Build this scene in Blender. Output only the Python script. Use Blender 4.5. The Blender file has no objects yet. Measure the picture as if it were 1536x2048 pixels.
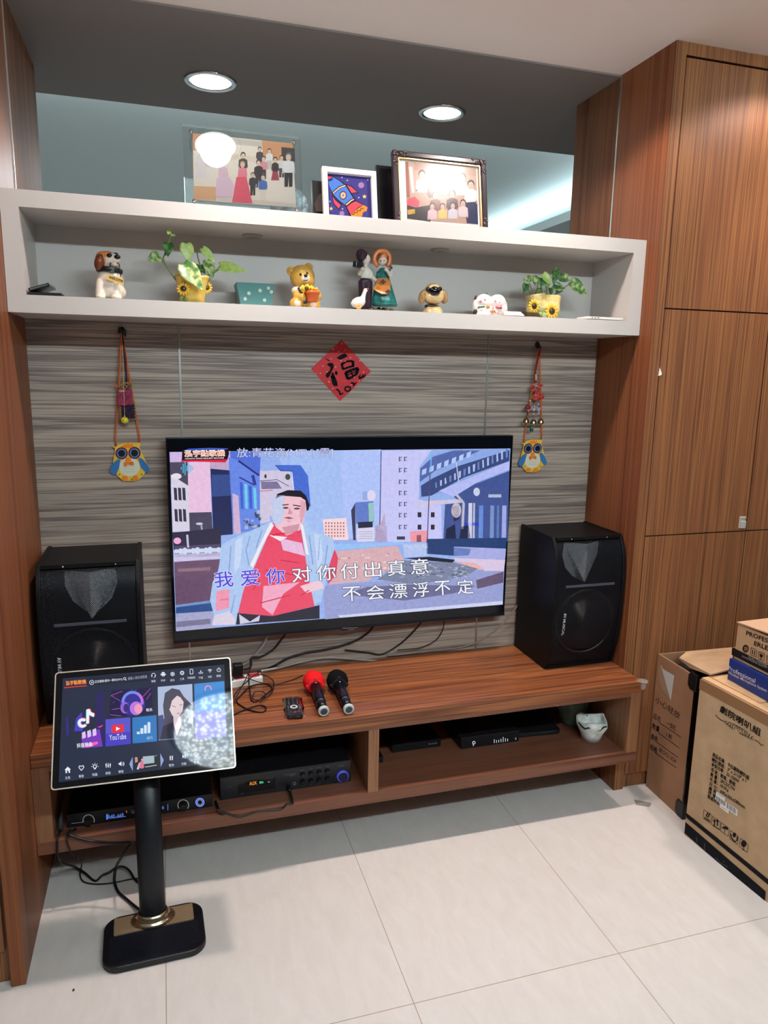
import bpy, bmesh, math, random
from mathutils import Vector, Matrix, Euler
random.seed(7)
S = bpy.context.scene
COL = S.collection
# ------------------------------------------------------------------ camera, world, view
F_PX = 1449.107                      # focal length in pixels of the 1536x2048 frame
CAM = Vector((0.39411, -2.49981, 1.56138))
CR, CU, CF = Vector(((0.9574928, -0.2879249, 0.0175135))), Vector(((0.0375201, 0.1845117, 0.9821139))), Vector(((0.2860065, 0.9397099, -0.1874716)))
cd = bpy.data.cameras.new('camera'); cam = bpy.data.objects.new('camera', cd); COL.objects.link(cam)
cd.sensor_fit = 'VERTICAL'; cd.sensor_height = 36.0; cd.lens = 36.0*F_PX/2048.0; cd.clip_start = 0.02
cam.matrix_world = Matrix(((CR.x, CU.x, -CF.x, CAM.x), (CR.y, CU.y, -CF.y, CAM.y), (CR.z, CU.z, -CF.z, CAM.z), (0, 0, 0, 1)))
S.camera = cam
S.view_settings.view_transform = 'Standard'; S.view_settings.look = 'None'
S.view_settings.exposure = 0.0; S.view_settings.gamma = 1.0; S.view_settings.use_curve_mapping = False
w = bpy.data.worlds.new('world'); S.world = w; w.use_nodes = True
w.node_tree.nodes['Background'].inputs[0].default_value = (0.42, 0.80, 0.84, 1)
w.node_tree.nodes['Background'].inputs[1].default_value = 0.05
SPOT_FRONT, SPOT_BACK, LAMP_ROOM, COVE = (42.0, 38.0), (4.5, 14.0), 36.0, 16.0      # lamp powers (W)
WARM = (1.0, 0.84, 0.77); ADDED_TUBE = 205.0

def at(u, v, ax, val):               # the point on the plane  axis=val  that shows at pixel (u, v)
    d = CF + CR*((u-768)/F_PX) - CU*((v-1024)/F_PX)
    return CAM + d*((val-CAM[ax])/d[ax])
def on(u, v, o, n):                  # the same for any plane through o with normal n
    d = CF + CR*((u-768)/F_PX) - CU*((v-1024)/F_PX)
    return CAM + d*((o-CAM).dot(n)/d.dot(n))
def Y(u, v, y): return at(u, v, 1, y)

# ------------------------------------------------------------------ colours and materials
def lin(c): return c/12.92 if c <= 0.04045 else ((c+0.055)/1.055)**2.4
def C(r, g, b): return (lin(r/255), lin(g/255), lin(b/255), 1.0)
MATS = {}
def mat(name, col=(128, 128, 128), rough=0.5, metal=0.0, spec=0.5, coat=0.0, emit=None, estr=1.0, alpha=1.0, trans=0.0, ior=1.45, bump=None, bscale=200, var=0.0, vscale=20):
    if name in MATS: return MATS[name]
    m = bpy.data.materials.new(name); m.use_nodes = True; nt = m.node_tree; b = nt.nodes['Principled BSDF']
    b.inputs['Base Color'].default_value = C(*col); b.inputs['Roughness'].default_value = rough
    b.inputs['Metallic'].default_value = metal; b.inputs['Specular IOR Level'].default_value = spec
    b.inputs['Coat Weight'].default_value = coat; b.inputs['IOR'].default_value = ior
    b.inputs['Transmission Weight'].default_value = trans; b.inputs['Alpha'].default_value = alpha
    if emit: b.inputs['Emission Color'].default_value = C(*emit); b.inputs['Emission Strength'].default_value = estr
    if bump or var:
        tc = nt.nodes.new('ShaderNodeTexCoord'); n = nt.nodes.new('ShaderNodeTexNoise'); nt.links.new(tc.outputs['Object'], n.inputs['Vector'])
        n.inputs['Scale'].default_value = bscale if bump else vscale; n.inputs['Detail'].default_value = 4
        if bump:
            bp_ = nt.nodes.new('ShaderNodeBump'); bp_.inputs['Strength'].default_value = bump; bp_.inputs['Distance'].default_value = 0.002
            nt.links.new(n.outputs['Fac'], bp_.inputs['Height']); nt.links.new(bp_.outputs['Normal'], b.inputs['Normal'])
        if var:
            n2 = nt.nodes.new('ShaderNodeTexNoise'); nt.links.new(tc.outputs['Object'], n2.inputs['Vector']); n2.inputs['Scale'].default_value = vscale; n2.inputs['Detail'].default_value = 5
            rp = nt.nodes.new('ShaderNodeValToRGB'); a = C(*[max(0, c*(1-var)) for c in col]); z = C(*[min(255, c*(1+var)) for c in col])
            rp.color_ramp.elements[0].position = 0.3; rp.color_ramp.elements[1].position = 0.7
            rp.color_ramp.elements[0].color = a; rp.color_ramp.elements[1].color = z
            nt.links.new(n2.outputs['Fac'], rp.inputs['Fac']); nt.links.new(rp.outputs['Color'], b.inputs['Base Color'])
    MATS[name] = m; return m
def paint(name, rough=0.5, spec=0.5, emission=0.0, coat=0.0, gain=1.0, mottle=0.0):   # printed / displayed picture: colour kept per face
    if name in MATS: return MATS[name]
    m = bpy.data.materials.new(name); m.use_nodes = True; nt = m.node_tree; b = nt.nodes['Principled BSDF']
    a = nt.nodes.new('ShaderNodeVertexColor'); a.layer_name = 'Col'
    b.inputs['Roughness'].default_value = rough; b.inputs['Specular IOR Level'].default_value = spec; b.inputs['Coat Weight'].default_value = coat
    if emission:
        b.inputs['Base Color'].default_value = (0.004, 0.004, 0.006, 1)
        src = a.outputs['Color']
        if mottle:                   # the blotchy texture of compressed video
            tc = nt.nodes.new('ShaderNodeTexCoord'); hs = nt.nodes.new('ShaderNodeMix'); hs.data_type = 'RGBA'; hs.blend_type = 'OVERLAY'; hs.inputs[0].default_value = mottle
            n1 = nt.nodes.new('ShaderNodeTexNoise'); n1.inputs['Scale'].default_value = 70; n1.inputs['Detail'].default_value = 6; n1.inputs['Roughness'].default_value = 0.7; nt.links.new(tc.outputs['Object'], n1.inputs['Vector'])
            rp = nt.nodes.new('ShaderNodeValToRGB'); rp.color_ramp.elements[0].position = 0.32; rp.color_ramp.elements[1].position = 0.68; nt.links.new(n1.outputs['Fac'], rp.inputs[0])
            nt.links.new(src, hs.inputs[6]); nt.links.new(rp.outputs[0], hs.inputs[7]); src = hs.outputs[2]
        nt.links.new(src, b.inputs['Emission Color']); b.inputs['Emission Strength'].default_value = emission
    elif gain != 1.0:
        g = nt.nodes.new('ShaderNodeVectorMath'); g.operation = 'SCALE'; g.inputs['Scale'].default_value = gain
        nt.links.new(a.outputs['Color'], g.inputs[0]); nt.links.new(g.outputs[0], b.inputs['Base Color'])
    else: nt.links.new(a.outputs['Color'], b.inputs['Base Color'])
    MATS[name] = m; return m
def wood(name, ramp, grain='z', fine=150, coarse=9, rough=0.38, stretch=0.02, mixf=0.5, detail=3.0, distort=0.0, spec=0.4):
    if name in MATS: return MATS[name]
    m = bpy.data.materials.new(name); m.use_nodes = True; nt = m.node_tree; b = nt.nodes['Principled BSDF']; L = nt.links
    tc = nt.nodes.new('ShaderNodeTexCoord')
    def noise(sc, dist=0.0, det=detail):
        mp = nt.nodes.new('ShaderNodeMapping'); k = [sc, sc, sc]; k['xyz'.index(grain)] = sc*stretch
        mp.inputs['Scale'].default_value = k; L.new(tc.outputs['Object'], mp.inputs['Vector'])
        n = nt.nodes.new('ShaderNodeTexNoise'); n.inputs['Scale'].default_value = 1.0; n.inputs['Detail'].default_value = det; n.inputs['Distortion'].default_value = dist
        L.new(mp.outputs['Vector'], n.inputs['Vector']); return n
    a, c = noise(coarse, distort, 2.0), noise(fine)
    mx = nt.nodes.new('ShaderNodeMix'); mx.data_type = 'FLOAT'; mx.inputs[0].default_value = mixf
    L.new(a.outputs['Fac'], mx.inputs[2]); L.new(c.outputs['Fac'], mx.inputs[3])
    rp = nt.nodes.new('ShaderNodeValToRGB'); e = rp.color_ramp.elements
    while len(e) < len(ramp): e.new(0.5)
    for k, (p, c_) in enumerate(ramp): e[k].position = p; e[k].color = C(*c_)
    L.new(mx.outputs[0], rp.inputs['Fac']); L.new(rp.outputs['Color'], b.inputs['Base Color'])
    b.inputs['Roughness'].default_value = rough; b.inputs['Specular IOR Level'].default_value = spec
    bu = nt.nodes.new('ShaderNodeBump'); bu.inputs['Strength'].default_value = 0.08; bu.inputs['Distance'].default_value = 0.002
    L.new(c.outputs['Fac'], bu.inputs['Height']); L.new(bu.outputs['Normal'], b.inputs['Normal'])
    MATS[name] = m; return m

# ------------------------------------------------------------------ mesh builder
def rotm(rx=0, ry=0, rz=0): return Euler((rx, ry, rz)).to_matrix()
class MB:
    def __init__(s): s.v = []; s.f = []; s.c = []; s.m = []; s.col = (1, 1, 1, 1); s.mi = 0; s.xf = None; s.sm = []; s.smooth = False
    def add(s, vs, fs, smooth=None):
        o = len(s.v)
        for p in vs:
            p = Vector(p); s.v.append(s.xf @ p if s.xf else p)
        for f in fs:
            s.f.append([i+o for i in f]); s.c.append(s.col); s.m.append(s.mi); s.sm.append(s.smooth if smooth is None else smooth)
        return s
    def box(s, x0, x1, y0, y1, z0, z1):
        vs = [(x, y, z) for z in (z0, z1) for y in (y0, y1) for x in (x0, x1)]
        return s.add(vs, [(0, 2, 3, 1), (4, 5, 7, 6), (0, 1, 5, 4), (2, 6, 7, 3), (0, 4, 6, 2), (1, 3, 7, 5)], False)
    def obox(s, c, half, R=None):
        R = R or Matrix.Identity(3); c = Vector(c)
        vs = [c + R @ Vector((x*half[0], y*half[1], z*half[2])) for z in (-1, 1) for y in (-1, 1) for x in (-1, 1)]
        return s.add(vs, [(0, 2, 3, 1), (4, 5, 7, 6), (0, 1, 5, 4), (2, 6, 7, 3), (0, 4, 6, 2), (1, 3, 7, 5)], False)
    def ball(s, c, r, R=None, nu=20, nv=12):
        if not hasattr(r, '__len__'): r = (r, r, r)
        c = Vector(c); R = R or Matrix.Identity(3); vs = []
        for j in range(1, nv):
            t = math.pi*j/nv
            for i in range(nu):
                a = 2*math.pi*i/nu; vs.append(c + R @ Vector((r[0]*math.sin(t)*math.cos(a), r[1]*math.sin(t)*math.sin(a), r[2]*math.cos(t))))
        top, bot = len(vs), len(vs)+1
        vs += [c + R @ Vector((0, 0, r[2])), c + R @ Vector((0, 0, -r[2]))]; fs = []
        for j in range(nv-2):
            for i in range(nu): k = (i+1) % nu; fs.append((j*nu+i, (j+1)*nu+i, (j+1)*nu+k, j*nu+k))
        for i in range(nu): k = (i+1) % nu; fs.append((top, i, k)); fs.append((bot, (nv-2)*nu+k, (nv-2)*nu+i))
        return s.add(vs, fs, True)
    def tube(s, pts, r, n=8, closed=False, cap=True, flat=1.0):
        pts = [Vector(p) for p in pts]; N = len(pts)
        rs = r if hasattr(r, '__len__') else [r]*N
        vs = []; up = None
        for i, p in enumerate(pts):
            a = pts[(i-1) % N] if (closed or i > 0) else p; b = pts[(i+1) % N] if (closed or i < N-1) else p
            t = (b-a).normalized() if (b-a).length > 1e-9 else Vector((0, 0, 1))
            if up is None: up = Vector((0, 0, 1)) if abs(t.z) < 0.9 else Vector((0, 1, 0))
            e1 = up - t*up.dot(t)
            if e1.length < 1e-6: e1 = t.orthogonal()
            e1.normalize(); up = e1; e2 = t.cross(e1)
            for k in range(n):
                q = 2*math.pi*k/n; vs.append(p + e1*(rs[i]*math.cos(q)) + e2*(rs[i]*flat*math.sin(q)))
        fs = []
        for i in range(N if closed else N-1):
            j = (i+1) % N
            for k in range(n): l = (k+1) % n; fs.append((i*n+k, i*n+l, j*n+l, j*n+k))
        if cap and not closed: fs.append(tuple(range(n))[::-1]); fs.append(tuple((N-1)*n+k for k in range(n)))
        return s.add(vs, fs, True)
    def lathe(s, prof, o=(0, 0, 0), axis=(0, 0, 1), n=32, sx=1.0):
        o = Vector(o); a = Vector(axis).normalized(); e1 = (Vector((1, 0, 0)) - a*a.x)
        if e1.length < 1e-3: e1 = a.orthogonal()
        e1.normalize(); e2 = a.cross(e1); vs = []; fs = []
        for (r, h) in prof:
            for k in range(n): q = 2*math.pi*k/n; vs.append(o + a*h + e1*(r*sx*math.cos(q)) + e2*(r*math.sin(q)))
        for i in range(len(prof)-1):
            for k in range(n): l = (k+1) % n; fs.append((i*n+k, i*n+l, (i+1)*n+l, (i+1)*n+k))
        ring = prof[0][0] > 1e-6 and prof[-1][0] > 1e-6
        if ring:
            b = (len(prof)-1)*n
            for k in range(n): l = (k+1) % n; fs.append((b+k, b+l, l, k))
        if prof[0][0] > 1e-6 and not ring: fs.append(tuple(range(n))[::-1])
        if not ring and prof[-1][0] > 1e-6: fs.append(tuple((len(prof)-1)*n+k for k in range(n)))
        return s.add(vs, fs, None)
    def prism(s, poly, d):           # 3-D outline pushed along d
        n = len(poly); poly = [Vector(p) for p in poly]; d = Vector(d)
        vs = poly + [p+d for p in poly]; fs = [tuple(range(n)), tuple(range(n, 2*n))[::-1]]
        for i in range(n): j = (i+1) % n; fs.append((i, i+n, j+n, j))
        return s.add(vs, fs, False)
    def poly(s, pts): return s.add(pts, [tuple(range(len(pts)))], False)
    def build(s, name, mats, parent=None, bevel=0.0, seg=2, remesh=0.0, subsurf=0, solid=0.0, smooth=None, autosmooth=None):
        me = bpy.data.meshes.new(name); me.from_pydata([tuple(v) for v in s.v], [], s.f)
        if not isinstance(mats, (list, tuple)): mats = [mats]
        for m in mats: me.materials.append(m)
        me.polygons.foreach_set('material_index', s.m)
        me.polygons.foreach_set('use_smooth', [bool(x) if smooth is None else smooth for x in s.sm])
        ca = me.color_attributes.new('Col', 'FLOAT_COLOR', 'CORNER'); buf = []
        for f, c in zip(s.f, s.c): buf += list(c)*len(f)
        ca.data.foreach_set('color', buf)
        bm = bmesh.new(); bm.from_mesh(me)
        if not getattr(s, 'keepn', False): bmesh.ops.recalc_face_normals(bm, faces=bm.faces)
        bm.to_mesh(me); bm.free(); me.update()
        o = bpy.data.objects.new(name, me); COL.objects.link(o)
        if parent: attach(o, parent)
        if remesh:
            r = o.modifiers.new('r', 'REMESH'); r.mode = 'VOXEL'; r.voxel_size = remesh; r.use_smooth_shade = True
            q = o.modifiers.new('s', 'SMOOTH'); q.iterations = 3; q.factor = 0.5
        if bevel:
            b = o.modifiers.new('b', 'BEVEL'); b.width = bevel; b.segments = seg; b.limit_method = 'ANGLE'; b.angle_limit = 0.6
        if subsurf: q = o.modifiers.new('s', 'SUBSURF'); q.levels = subsurf; q.render_levels = subsurf
        if solid: q = o.modifiers.new('t', 'SOLIDIFY'); q.thickness = solid
        return o
WM = {}
def attach(o, parent):
    o.parent = parent; o.matrix_parent_inverse = wmat(parent).inverted()
def wmat(o):
    m = Matrix.Translation(o.location) @ o.rotation_euler.to_matrix().to_4x4()
    return (wmat(o.parent) @ o.matrix_parent_inverse @ m) if o.parent else m
def tag(o, label, cat, group=None, kind=None):
    o['label'] = label; o['category'] = cat
    if group: o['group'] = group
    if kind: o['kind'] = kind
    return o
def thing(name, label, cat, loc, group=None):
    o = bpy.data.objects.new(name, None); COL.objects.link(o); o.location = loc; o.empty_display_size = 0.05
    return tag(o, label, cat, group)
def struct(name, mb, m, label, cat, **k):
    o = mb.build(name, m, **k); return tag(o, label, cat, None, 'structure')
def spline(pts, n=6):                # Catmull-Rom through points
    pts = [Vector(p) for p in pts]; out = []
    for i in range(len(pts)-1):
        p0, p1, p2, p3 = pts[max(i-1, 0)], pts[i], pts[i+1], pts[min(i+2, len(pts)-1)]
        for k in range(n):
            t = k/n; out.append(0.5*((2*p1) + (p2-p0)*t + (2*p0-5*p1+4*p2-p3)*t*t + (3*p1-p0-3*p2+p3)*t**3))
    return out + [pts[-1]]

# ------------------------------------------------------------------ lettering and flat pictures
GL = {}
def glyphs(body, bold=0.0):
    k = (body, bold)
    if k not in GL:
        c = bpy.data.curves.new('t', 'FONT'); c.body = body; c.offset = bold; c.resolution_u = 3
        o = bpy.data.objects.new('t', c); COL.objects.link(o); bpy.context.view_layer.update()
        me = o.evaluated_get(bpy.context.evaluated_depsgraph_get()).to_mesh()
        vs = [(v.co.x, v.co.y) for v in me.vertices]; fs = [tuple(p.vertices) for p in me.polygons]
        o.to_mesh_clear(); bpy.data.objects.remove(o); bpy.data.curves.remove(c)
        xs = [p[0] for p in vs]; ys = [p[1] for p in vs]; GL[k] = (vs, fs, min(xs), max(xs), min(ys), max(ys))
    return GL[k]
class Pic(MB):                       # flat artwork lying on a plane; view() lets coordinates be read from an enlargement
    def __init__(s, o, n, step=0.00008):
        super().__init__(); s.o = Vector(o); s.n = Vector(n).normalized(); s.lv = 0; s.step = step; s.keepn = True; s.view(0, 0, 1)
    def view(s, x0, y0, k): s.x0, s.y0, s.k = x0, y0, k; return s
    def up(s, n=1): s.lv += n; return s
    def pt(s, q): return on(s.x0+q[0]*s.k, s.y0+q[1]*s.k, s.o, s.n) + s.n*(s.lv*s.step)
    def P(s, col, *pts):
        s.col = C(*col); vs = [s.pt(q) for q in pts]
        nn = Vector((0, 0, 0))
        for i in range(len(vs)): nn += (vs[i]-vs[0]).cross(vs[(i+1) % len(vs)]-vs[0])
        if nn.dot(s.n) < 0: vs = vs[::-1]
        return s.poly(vs)
    def B(s, col, x0, y0, x1, y1, sl=0.0):            # box, its right end raised by sl
        return s.P(col, (x0, y0), (x1, y0-sl), (x1, y1-sl), (x0, y1))
    def E(s, col, x, y, rx, ry=None, n=22, a0=0, a1=360):
        ry = ry or rx; full = a1-a0 >= 360
        pts = [(x+rx*math.cos(math.radians(a0+(a1-a0)*i/n)), y+ry*math.sin(math.radians(a0+(a1-a0)*i/n))) for i in range(n if full else n+1)]
        return s.P(col, *pts)
    def L(s, col, wd, *pts):
        for a, b in zip(pts, pts[1:]):
            dx, dy = b[0]-a[0], b[1]-a[1]; l = math.hypot(dx, dy) or 1; nx, ny = -dy/l*wd/2, dx/l*wd/2
            s.P(col, (a[0]+nx, a[1]+ny), (b[0]+nx, b[1]+ny), (b[0]-nx, b[1]-ny), (a[0]-nx, a[1]-ny))
        return s
    def ring(s, col, x, y, r, wd, n=24, a0=0, a1=360, ky=1.0):
        q = [(x+r*math.cos(math.radians(a0+(a1-a0)*i/n)), y+ky*r*math.sin(math.radians(a0+(a1-a0)*i/n))) for i in range(n+1)]
        return s.L(col, wd, *q)
    def T(s, col, body, bl, br, h, bold=0.0, tl=None):  # lettering from bl to br, h high (or up to tl)
        cjk = bold != 0 and any(ord(c) > 0x2e80 for c in body); g = glyphs(body, 0.0 if cjk else bold); g0 = glyphs(body, 0.0); vs, fs = g[0], g[1]; x0, x1, y0, y1 = g0[2:]
        if tl is None:
            dx, dy = br[0]-bl[0], br[1]-bl[1]; l = math.hypot(dx, dy); tl = (bl[0]+dy/l*h, bl[1]-dx/l*h)
        a = s.pt(bl); ex = s.pt(br)-a; ey = s.pt(tl)-a; s.col = C(*col)
        shifts = [(0.0, 0.0)] if not cjk or bold < 0.004 else [(bold*math.cos(k*math.pi/4), bold*math.sin(k*math.pi/4)) for k in range(8)]
        for dx, dy in shifts: s.add([a + ex*((x+dx-x0)/(x1-x0)) + ey*((y+dy-y0)/(y1-y0)) for x, y in vs], fs, False)
        return s
# ================================================================== materials of the place
W = 1.998
walnut = wood('walnut_laminate', [(0.30, (62, 35, 25)), (0.40, (118, 73, 46)), (0.46, (152, 101, 62)), (0.51, (94, 55, 38)), (0.56, (148, 97, 60)), (0.62, (110, 65, 44)), (0.68, (154, 104, 66)), (0.76, (174, 126, 84))], 'z', fine=170, coarse=26, rough=0.5, mixf=0.44, spec=0.3, stretch=0.005)
walnut_matte = wood('walnut_matte_lining', [(0.30, (74, 46, 36)), (0.45, (112, 74, 54)), (0.55, (128, 88, 62)), (0.70, (92, 58, 42))], 'z', fine=120, coarse=14, rough=0.6, mixf=0.45, spec=0.08)
walnut_red = wood('walnut_laminate_red', [(0.30, (74, 40, 27)), (0.45, (122, 71, 45)), (0.55, (140, 86, 54)), (0.70, (94, 53, 36))], 'z', fine=140, coarse=20, rough=0.45, mixf=0.45, spec=0.15, stretch=0.006)
bench_wood = wood('bench_laminate', [(0.30, (76, 40, 26)), (0.40, (134, 76, 44)), (0.46, (160, 98, 58)), (0.51, (96, 52, 34)), (0.57, (150, 90, 54)), (0.63, (112, 62, 38)), (0.70, (160, 98, 60)), (0.78, (176, 114, 74))], 'x', fine=70, coarse=22, rough=0.30, mixf=0.36)
bench_edge = wood('bench_edge_laminate', [(0.32, (86, 50, 38)), (0.48, (124, 78, 58)), (0.60, (108, 66, 48)), (0.72, (134, 88, 64))], 'x', fine=110, coarse=20, rough=0.4, mixf=0.5)
bench_edge_v = wood('bench_edge_laminate_upright', [(0.32, (96, 60, 42)), (0.48, (150, 104, 72)), (0.60, (122, 80, 54)), (0.72, (158, 112, 80))], 'z', fine=150, coarse=30, rough=0.4, mixf=0.5)
zebra = wood('grey_zebra_laminate', [(0.30, (98, 86, 84)), (0.38, (150, 134, 125)), (0.44, (186, 171, 157)), (0.48, (150, 134, 126)), (0.52, (114, 100, 96)), (0.56, (176, 161, 149)), (0.62, (140, 124, 117)), (0.67, (190, 176, 162)), (0.73, (232, 222, 208))], 'x', fine=95, coarse=12, rough=0.45, mixf=0.46, stretch=0.016, distort=0.7, detail=6.0)
white_paint = mat('white_lacquer', (198, 192, 188), 0.42, bump=0.02, bscale=60)
ceil_paint = mat('ceiling_paint', (242, 230, 224), 0.6, bump=0.02, bscale=30)
grey_paint = mat('dark_grey_paint', (128, 118, 115), 0.5, spec=0.12)
rear_paint = mat('rear_ceiling_paint', (196, 208, 208), 0.7)
steel = mat('brushed_metal', (190, 188, 184), 0.35, 1.0)
chrome = mat('chrome', (220, 220, 222), 0.12, 1.0)
black = mat('black_plastic', (16, 16, 19), 0.38)
black_matte = mat('black_vinyl', (8, 8, 11), 0.5, spec=0.25)
black_gloss = mat('black_gloss', (8, 8, 11), 0.12)
rubber = mat('black_rubber', (14, 14, 16), 0.6)
dark_gap = mat('dark_recess', (20, 13, 12), 0.8)
white_plastic = mat('white_plastic', (226, 224, 220), 0.35)
grey_cable = mat('grey_cable', (168, 164, 158), 0.45)
clear = mat('clear_plastic', (215, 215, 212), 0.1, alpha=0.16)
acrylic = mat('clear_acrylic', (236, 244, 244), 0.02, trans=1.0, ior=1.45)
PRINT = paint('printed_picture', 0.4, 0.4)
INK = paint('carton_print', 0.75, 0.1)
SHOW = paint('lit_display', 0.22, 0.5, emission=1.0, mottle=0.13)
def floor_mat():
    m = bpy.data.materials.new('floor_tile'); m.use_nodes = True; nt = m.node_tree; b = nt.nodes['Principled BSDF']; L = nt.links
    tc = nt.nodes.new('ShaderNodeTexCoord'); sp = nt.nodes.new('ShaderNodeSeparateXYZ'); L.new(tc.outputs['Object'], sp.inputs[0])
    def M(op, a, b_=None, c=None):
        n = nt.nodes.new('ShaderNodeMath'); n.operation = op
        for i, q in enumerate((a, b_, c)):
            if q is None: continue
            if isinstance(q, (int, float)): n.inputs[i].default_value = q
            else: L.new(q, n.inputs[i])
        return n.outputs[0]
    def joint(s, off, size=0.5988):
        f = M('FRACT', M('DIVIDE', M('SUBTRACT', s, off-size*10), size))
        return M('LESS_THAN', M('MINIMUM', f, M('SUBTRACT', 1.0, f)), 0.0011/size)
    j = M('MAXIMUM', joint(sp.outputs[0], 0.9435), joint(sp.outputs[1], -1.0305, 1.1976))
    n1 = nt.nodes.new('ShaderNodeTexNoise'); n1.inputs['Scale'].default_value = 26; n1.inputs['Detail'].default_value = 8; n1.inputs['Distortion'].default_value = 0.5; n1.inputs['Roughness'].default_value = 0.65
    mp = nt.nodes.new('ShaderNodeMapping'); mp.inputs['Scale'].default_value = (1.0, 0.35, 1); mp.inputs['Rotation'].default_value = (0, 0, 0.5); L.new(tc.outputs['Object'], mp.inputs[0]); L.new(mp.outputs[0], n1.inputs['Vector'])
    rp = nt.nodes.new('ShaderNodeValToRGB'); e = rp.color_ramp.elements; e[0].position = 0.3; e[0].color = C(214, 207, 202); e[1].position = 0.7; e[1].color = C(223, 217, 213)
    L.new(n1.outputs['Fac'], rp.inputs[0])
    mx = nt.nodes.new('ShaderNodeMix'); mx.data_type = 'RGBA'; L.new(j, mx.inputs[0]); L.new(rp.outputs[0], mx.inputs[6]); mx.inputs[7].default_value = C(168, 146, 128)
    L.new(mx.outputs[2], b.inputs['Base Color']); b.inputs['Roughness'].default_value = 0.32; b.inputs['Specular IOR Level'].default_value = 0.35
    return m

# ================================================================== the setting
struct('floor', MB().box(-3.2, 4.4, -5.0, 6.0, -0.1, 0.0), floor_mat(), 'floor of large pale beige tiles with thin brown joints', 'floor')
struct('ceiling', MB().box(-3.2, 4.4, -5.0, -0.037, 2.6185, 2.76), ceil_paint, 'pale painted main ceiling in front of the dark soffit', 'ceiling')
sf = MB()
HOLES = [(0.606, 0.50), (1.530, 0.515)]
FRONT = [(0.62, -0.57), (1.54, -0.57), (2.46, -0.57)]
sf.box(-3.2, 4.4, -0.037, 0.84, 2.6125, 2.72)
struct('ceiling_soffit', sf, grey_paint, 'dark grey soffit strip above the display shelf holding two downlights', 'soffit')
struct('wall_back', MB().box(-0.02, W+0.01, 0.0, 0.045, 0.0, 2.0245), zebra, 'wall panel of grey brown horizontally grained laminate behind the television', 'wall')
struct('trim_1', MB().box(0.4475, 0.4535, -0.0022, 0.001, 0.497, 1.708), steel, 'slim metal joint strip in the wall panel left of the red paper', 'trim')
struct('trim_2', MB().box(1.5405, 1.5465, -0.0022, 0.001, 0.497, 1.708), steel, 'slim metal joint strip in the wall panel right of the red paper', 'trim')
struct('wall_left', MB().box(-0.04, -0.001, 0.0, 0.57, 2.0245, 2.6125), walnut_matte, 'walnut wall lining above the left end of the display shelf', 'wall')
struct('wall_right', MB().box(W+0.001, W+0.04, -0.037, 0.258, 2.0245, 2.6125), walnut_matte, 'walnut wall lining above the right end of the display shelf', 'wall')
struct('trim_3', MB().box(W-0.0025, W+0.001, -0.041, -0.034, 2.0245, 2.612), steel, 'bright metal strip between two walnut panels above the shelf right end', 'trim')
struct('trim_4', MB().box(-0.001, 0.0025, -0.004, 0.003, 2.0245, 2.612), steel, 'bright metal strip between two walnut panels above the shelf left end', 'trim')
# the room behind: tray ceiling with a cove lamp along its right side and along the soffit
struct('ceiling_rear', MB().box(-3.2, 4.4, 0.84, 6.0, 2.86, 2.92), rear_paint, 'pale teal tray ceiling of the room behind the shelf', 'ceiling')
struct('trim_5', MB().box(3.06, 4.4, 0.84, 6.0, 2.60, 2.66), rear_paint, 'cove ledge of the tray ceiling behind the shelf right end', 'trim')
struct('wall_rear', MB().box(-3.2, 4.4, 5.9, 6.0, 0, 2.86), rear_paint, 'far wall of the room behind the shelf', 'wall')
def area(name, loc, rot, sx, sy, power, col, spread=180):
    d = bpy.data.lights.new(name, 'AREA'); d.shape = 'RECTANGLE'; d.size = sx; d.size_y = sy; d.energy = power; d.color = col; d.spread = math.radians(spread)
    o = bpy.data.objects.new(name, d); COL.objects.link(o); o.location = loc; o.rotation_euler = rot; return o
area('cove_lamp_right', (3.3, 2.9, 2.68), (math.pi, 0, 0), 0.06, 4.0, COVE*1.1, (0.80, 0.94, 1.0))
area('cove_lamp_soffit', (1.2, 0.80, 2.74), (math.pi-0.9, 0, 0), 4.0, 0.05, COVE*2.6, (0.84, 0.95, 1.0))

area('rear_room_lamp', (0.8, 3.4, 2.84), (0, 0, 0), 1.0, 1.0, 62.0, (0.86, 0.96, 1.0))  # added fill light, hidden by the wall; its floor bounce brightens the rear ceiling
# ------------------------------------------------------------------ downlights
def downlight(x, y, z, label, power, grp):
    t = thing('downlight', label, 'downlight', (x, y, z), grp)
    r = 0.097
    MB().lathe([(0.074, -0.002), (0.078, -0.006), (0.090, -0.007), (r, -0.003), (r, 0.0), (0.074, 0.0)], (x, y, z), n=40).build('trim_ring', chrome, t, smooth=True)
    MB().lathe([(0.0, -0.0022), (0.073, -0.0022), (0.073, -0.0004), (0.0, -0.0004)], (x, y, z), n=40).build('diffuser', mat('lamp_diffuser', (255, 250, 240), 0.5, emit=(255, 250, 242), estr=9.0), t)
    for pw, ang, bl in ((power[0], 142, 0.22), (power[1], 78, 1.0)):      # wide glow and the reflector's narrow beam
        d = bpy.data.lights.new('downlight_lamp', 'SPOT'); d.energy = pw; d.color = WARM; d.spot_size = math.radians(ang); d.spot_blend = bl; d.shadow_soft_size = 0.06
        o = bpy.data.objects.new('downlight_lamp', d); COL.objects.link(o); o.location = (x, y, z-0.014)
    return t
downlight(*HOLES[0], 2.6125, 'lit round downlight in the dark soffit, the one above the acrylic frame', SPOT_BACK, 'soffit downlights')
downlight(*HOLES[1], 2.6125, 'lit round downlight in the dark soffit, the one nearer the right wardrobe', SPOT_BACK, 'soffit downlights')
for k, (x, y) in enumerate(FRONT):
    downlight(x, y, 2.6185, 'lit round downlight in the pale ceiling, %s' % (('towards the left cabinet', 'between the shelf and the lamp middle', 'in front of the wardrobe doors')[k]), SPOT_FRONT if k < 2 else (18.0, 44.0), 'front ceiling downlights')
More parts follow.
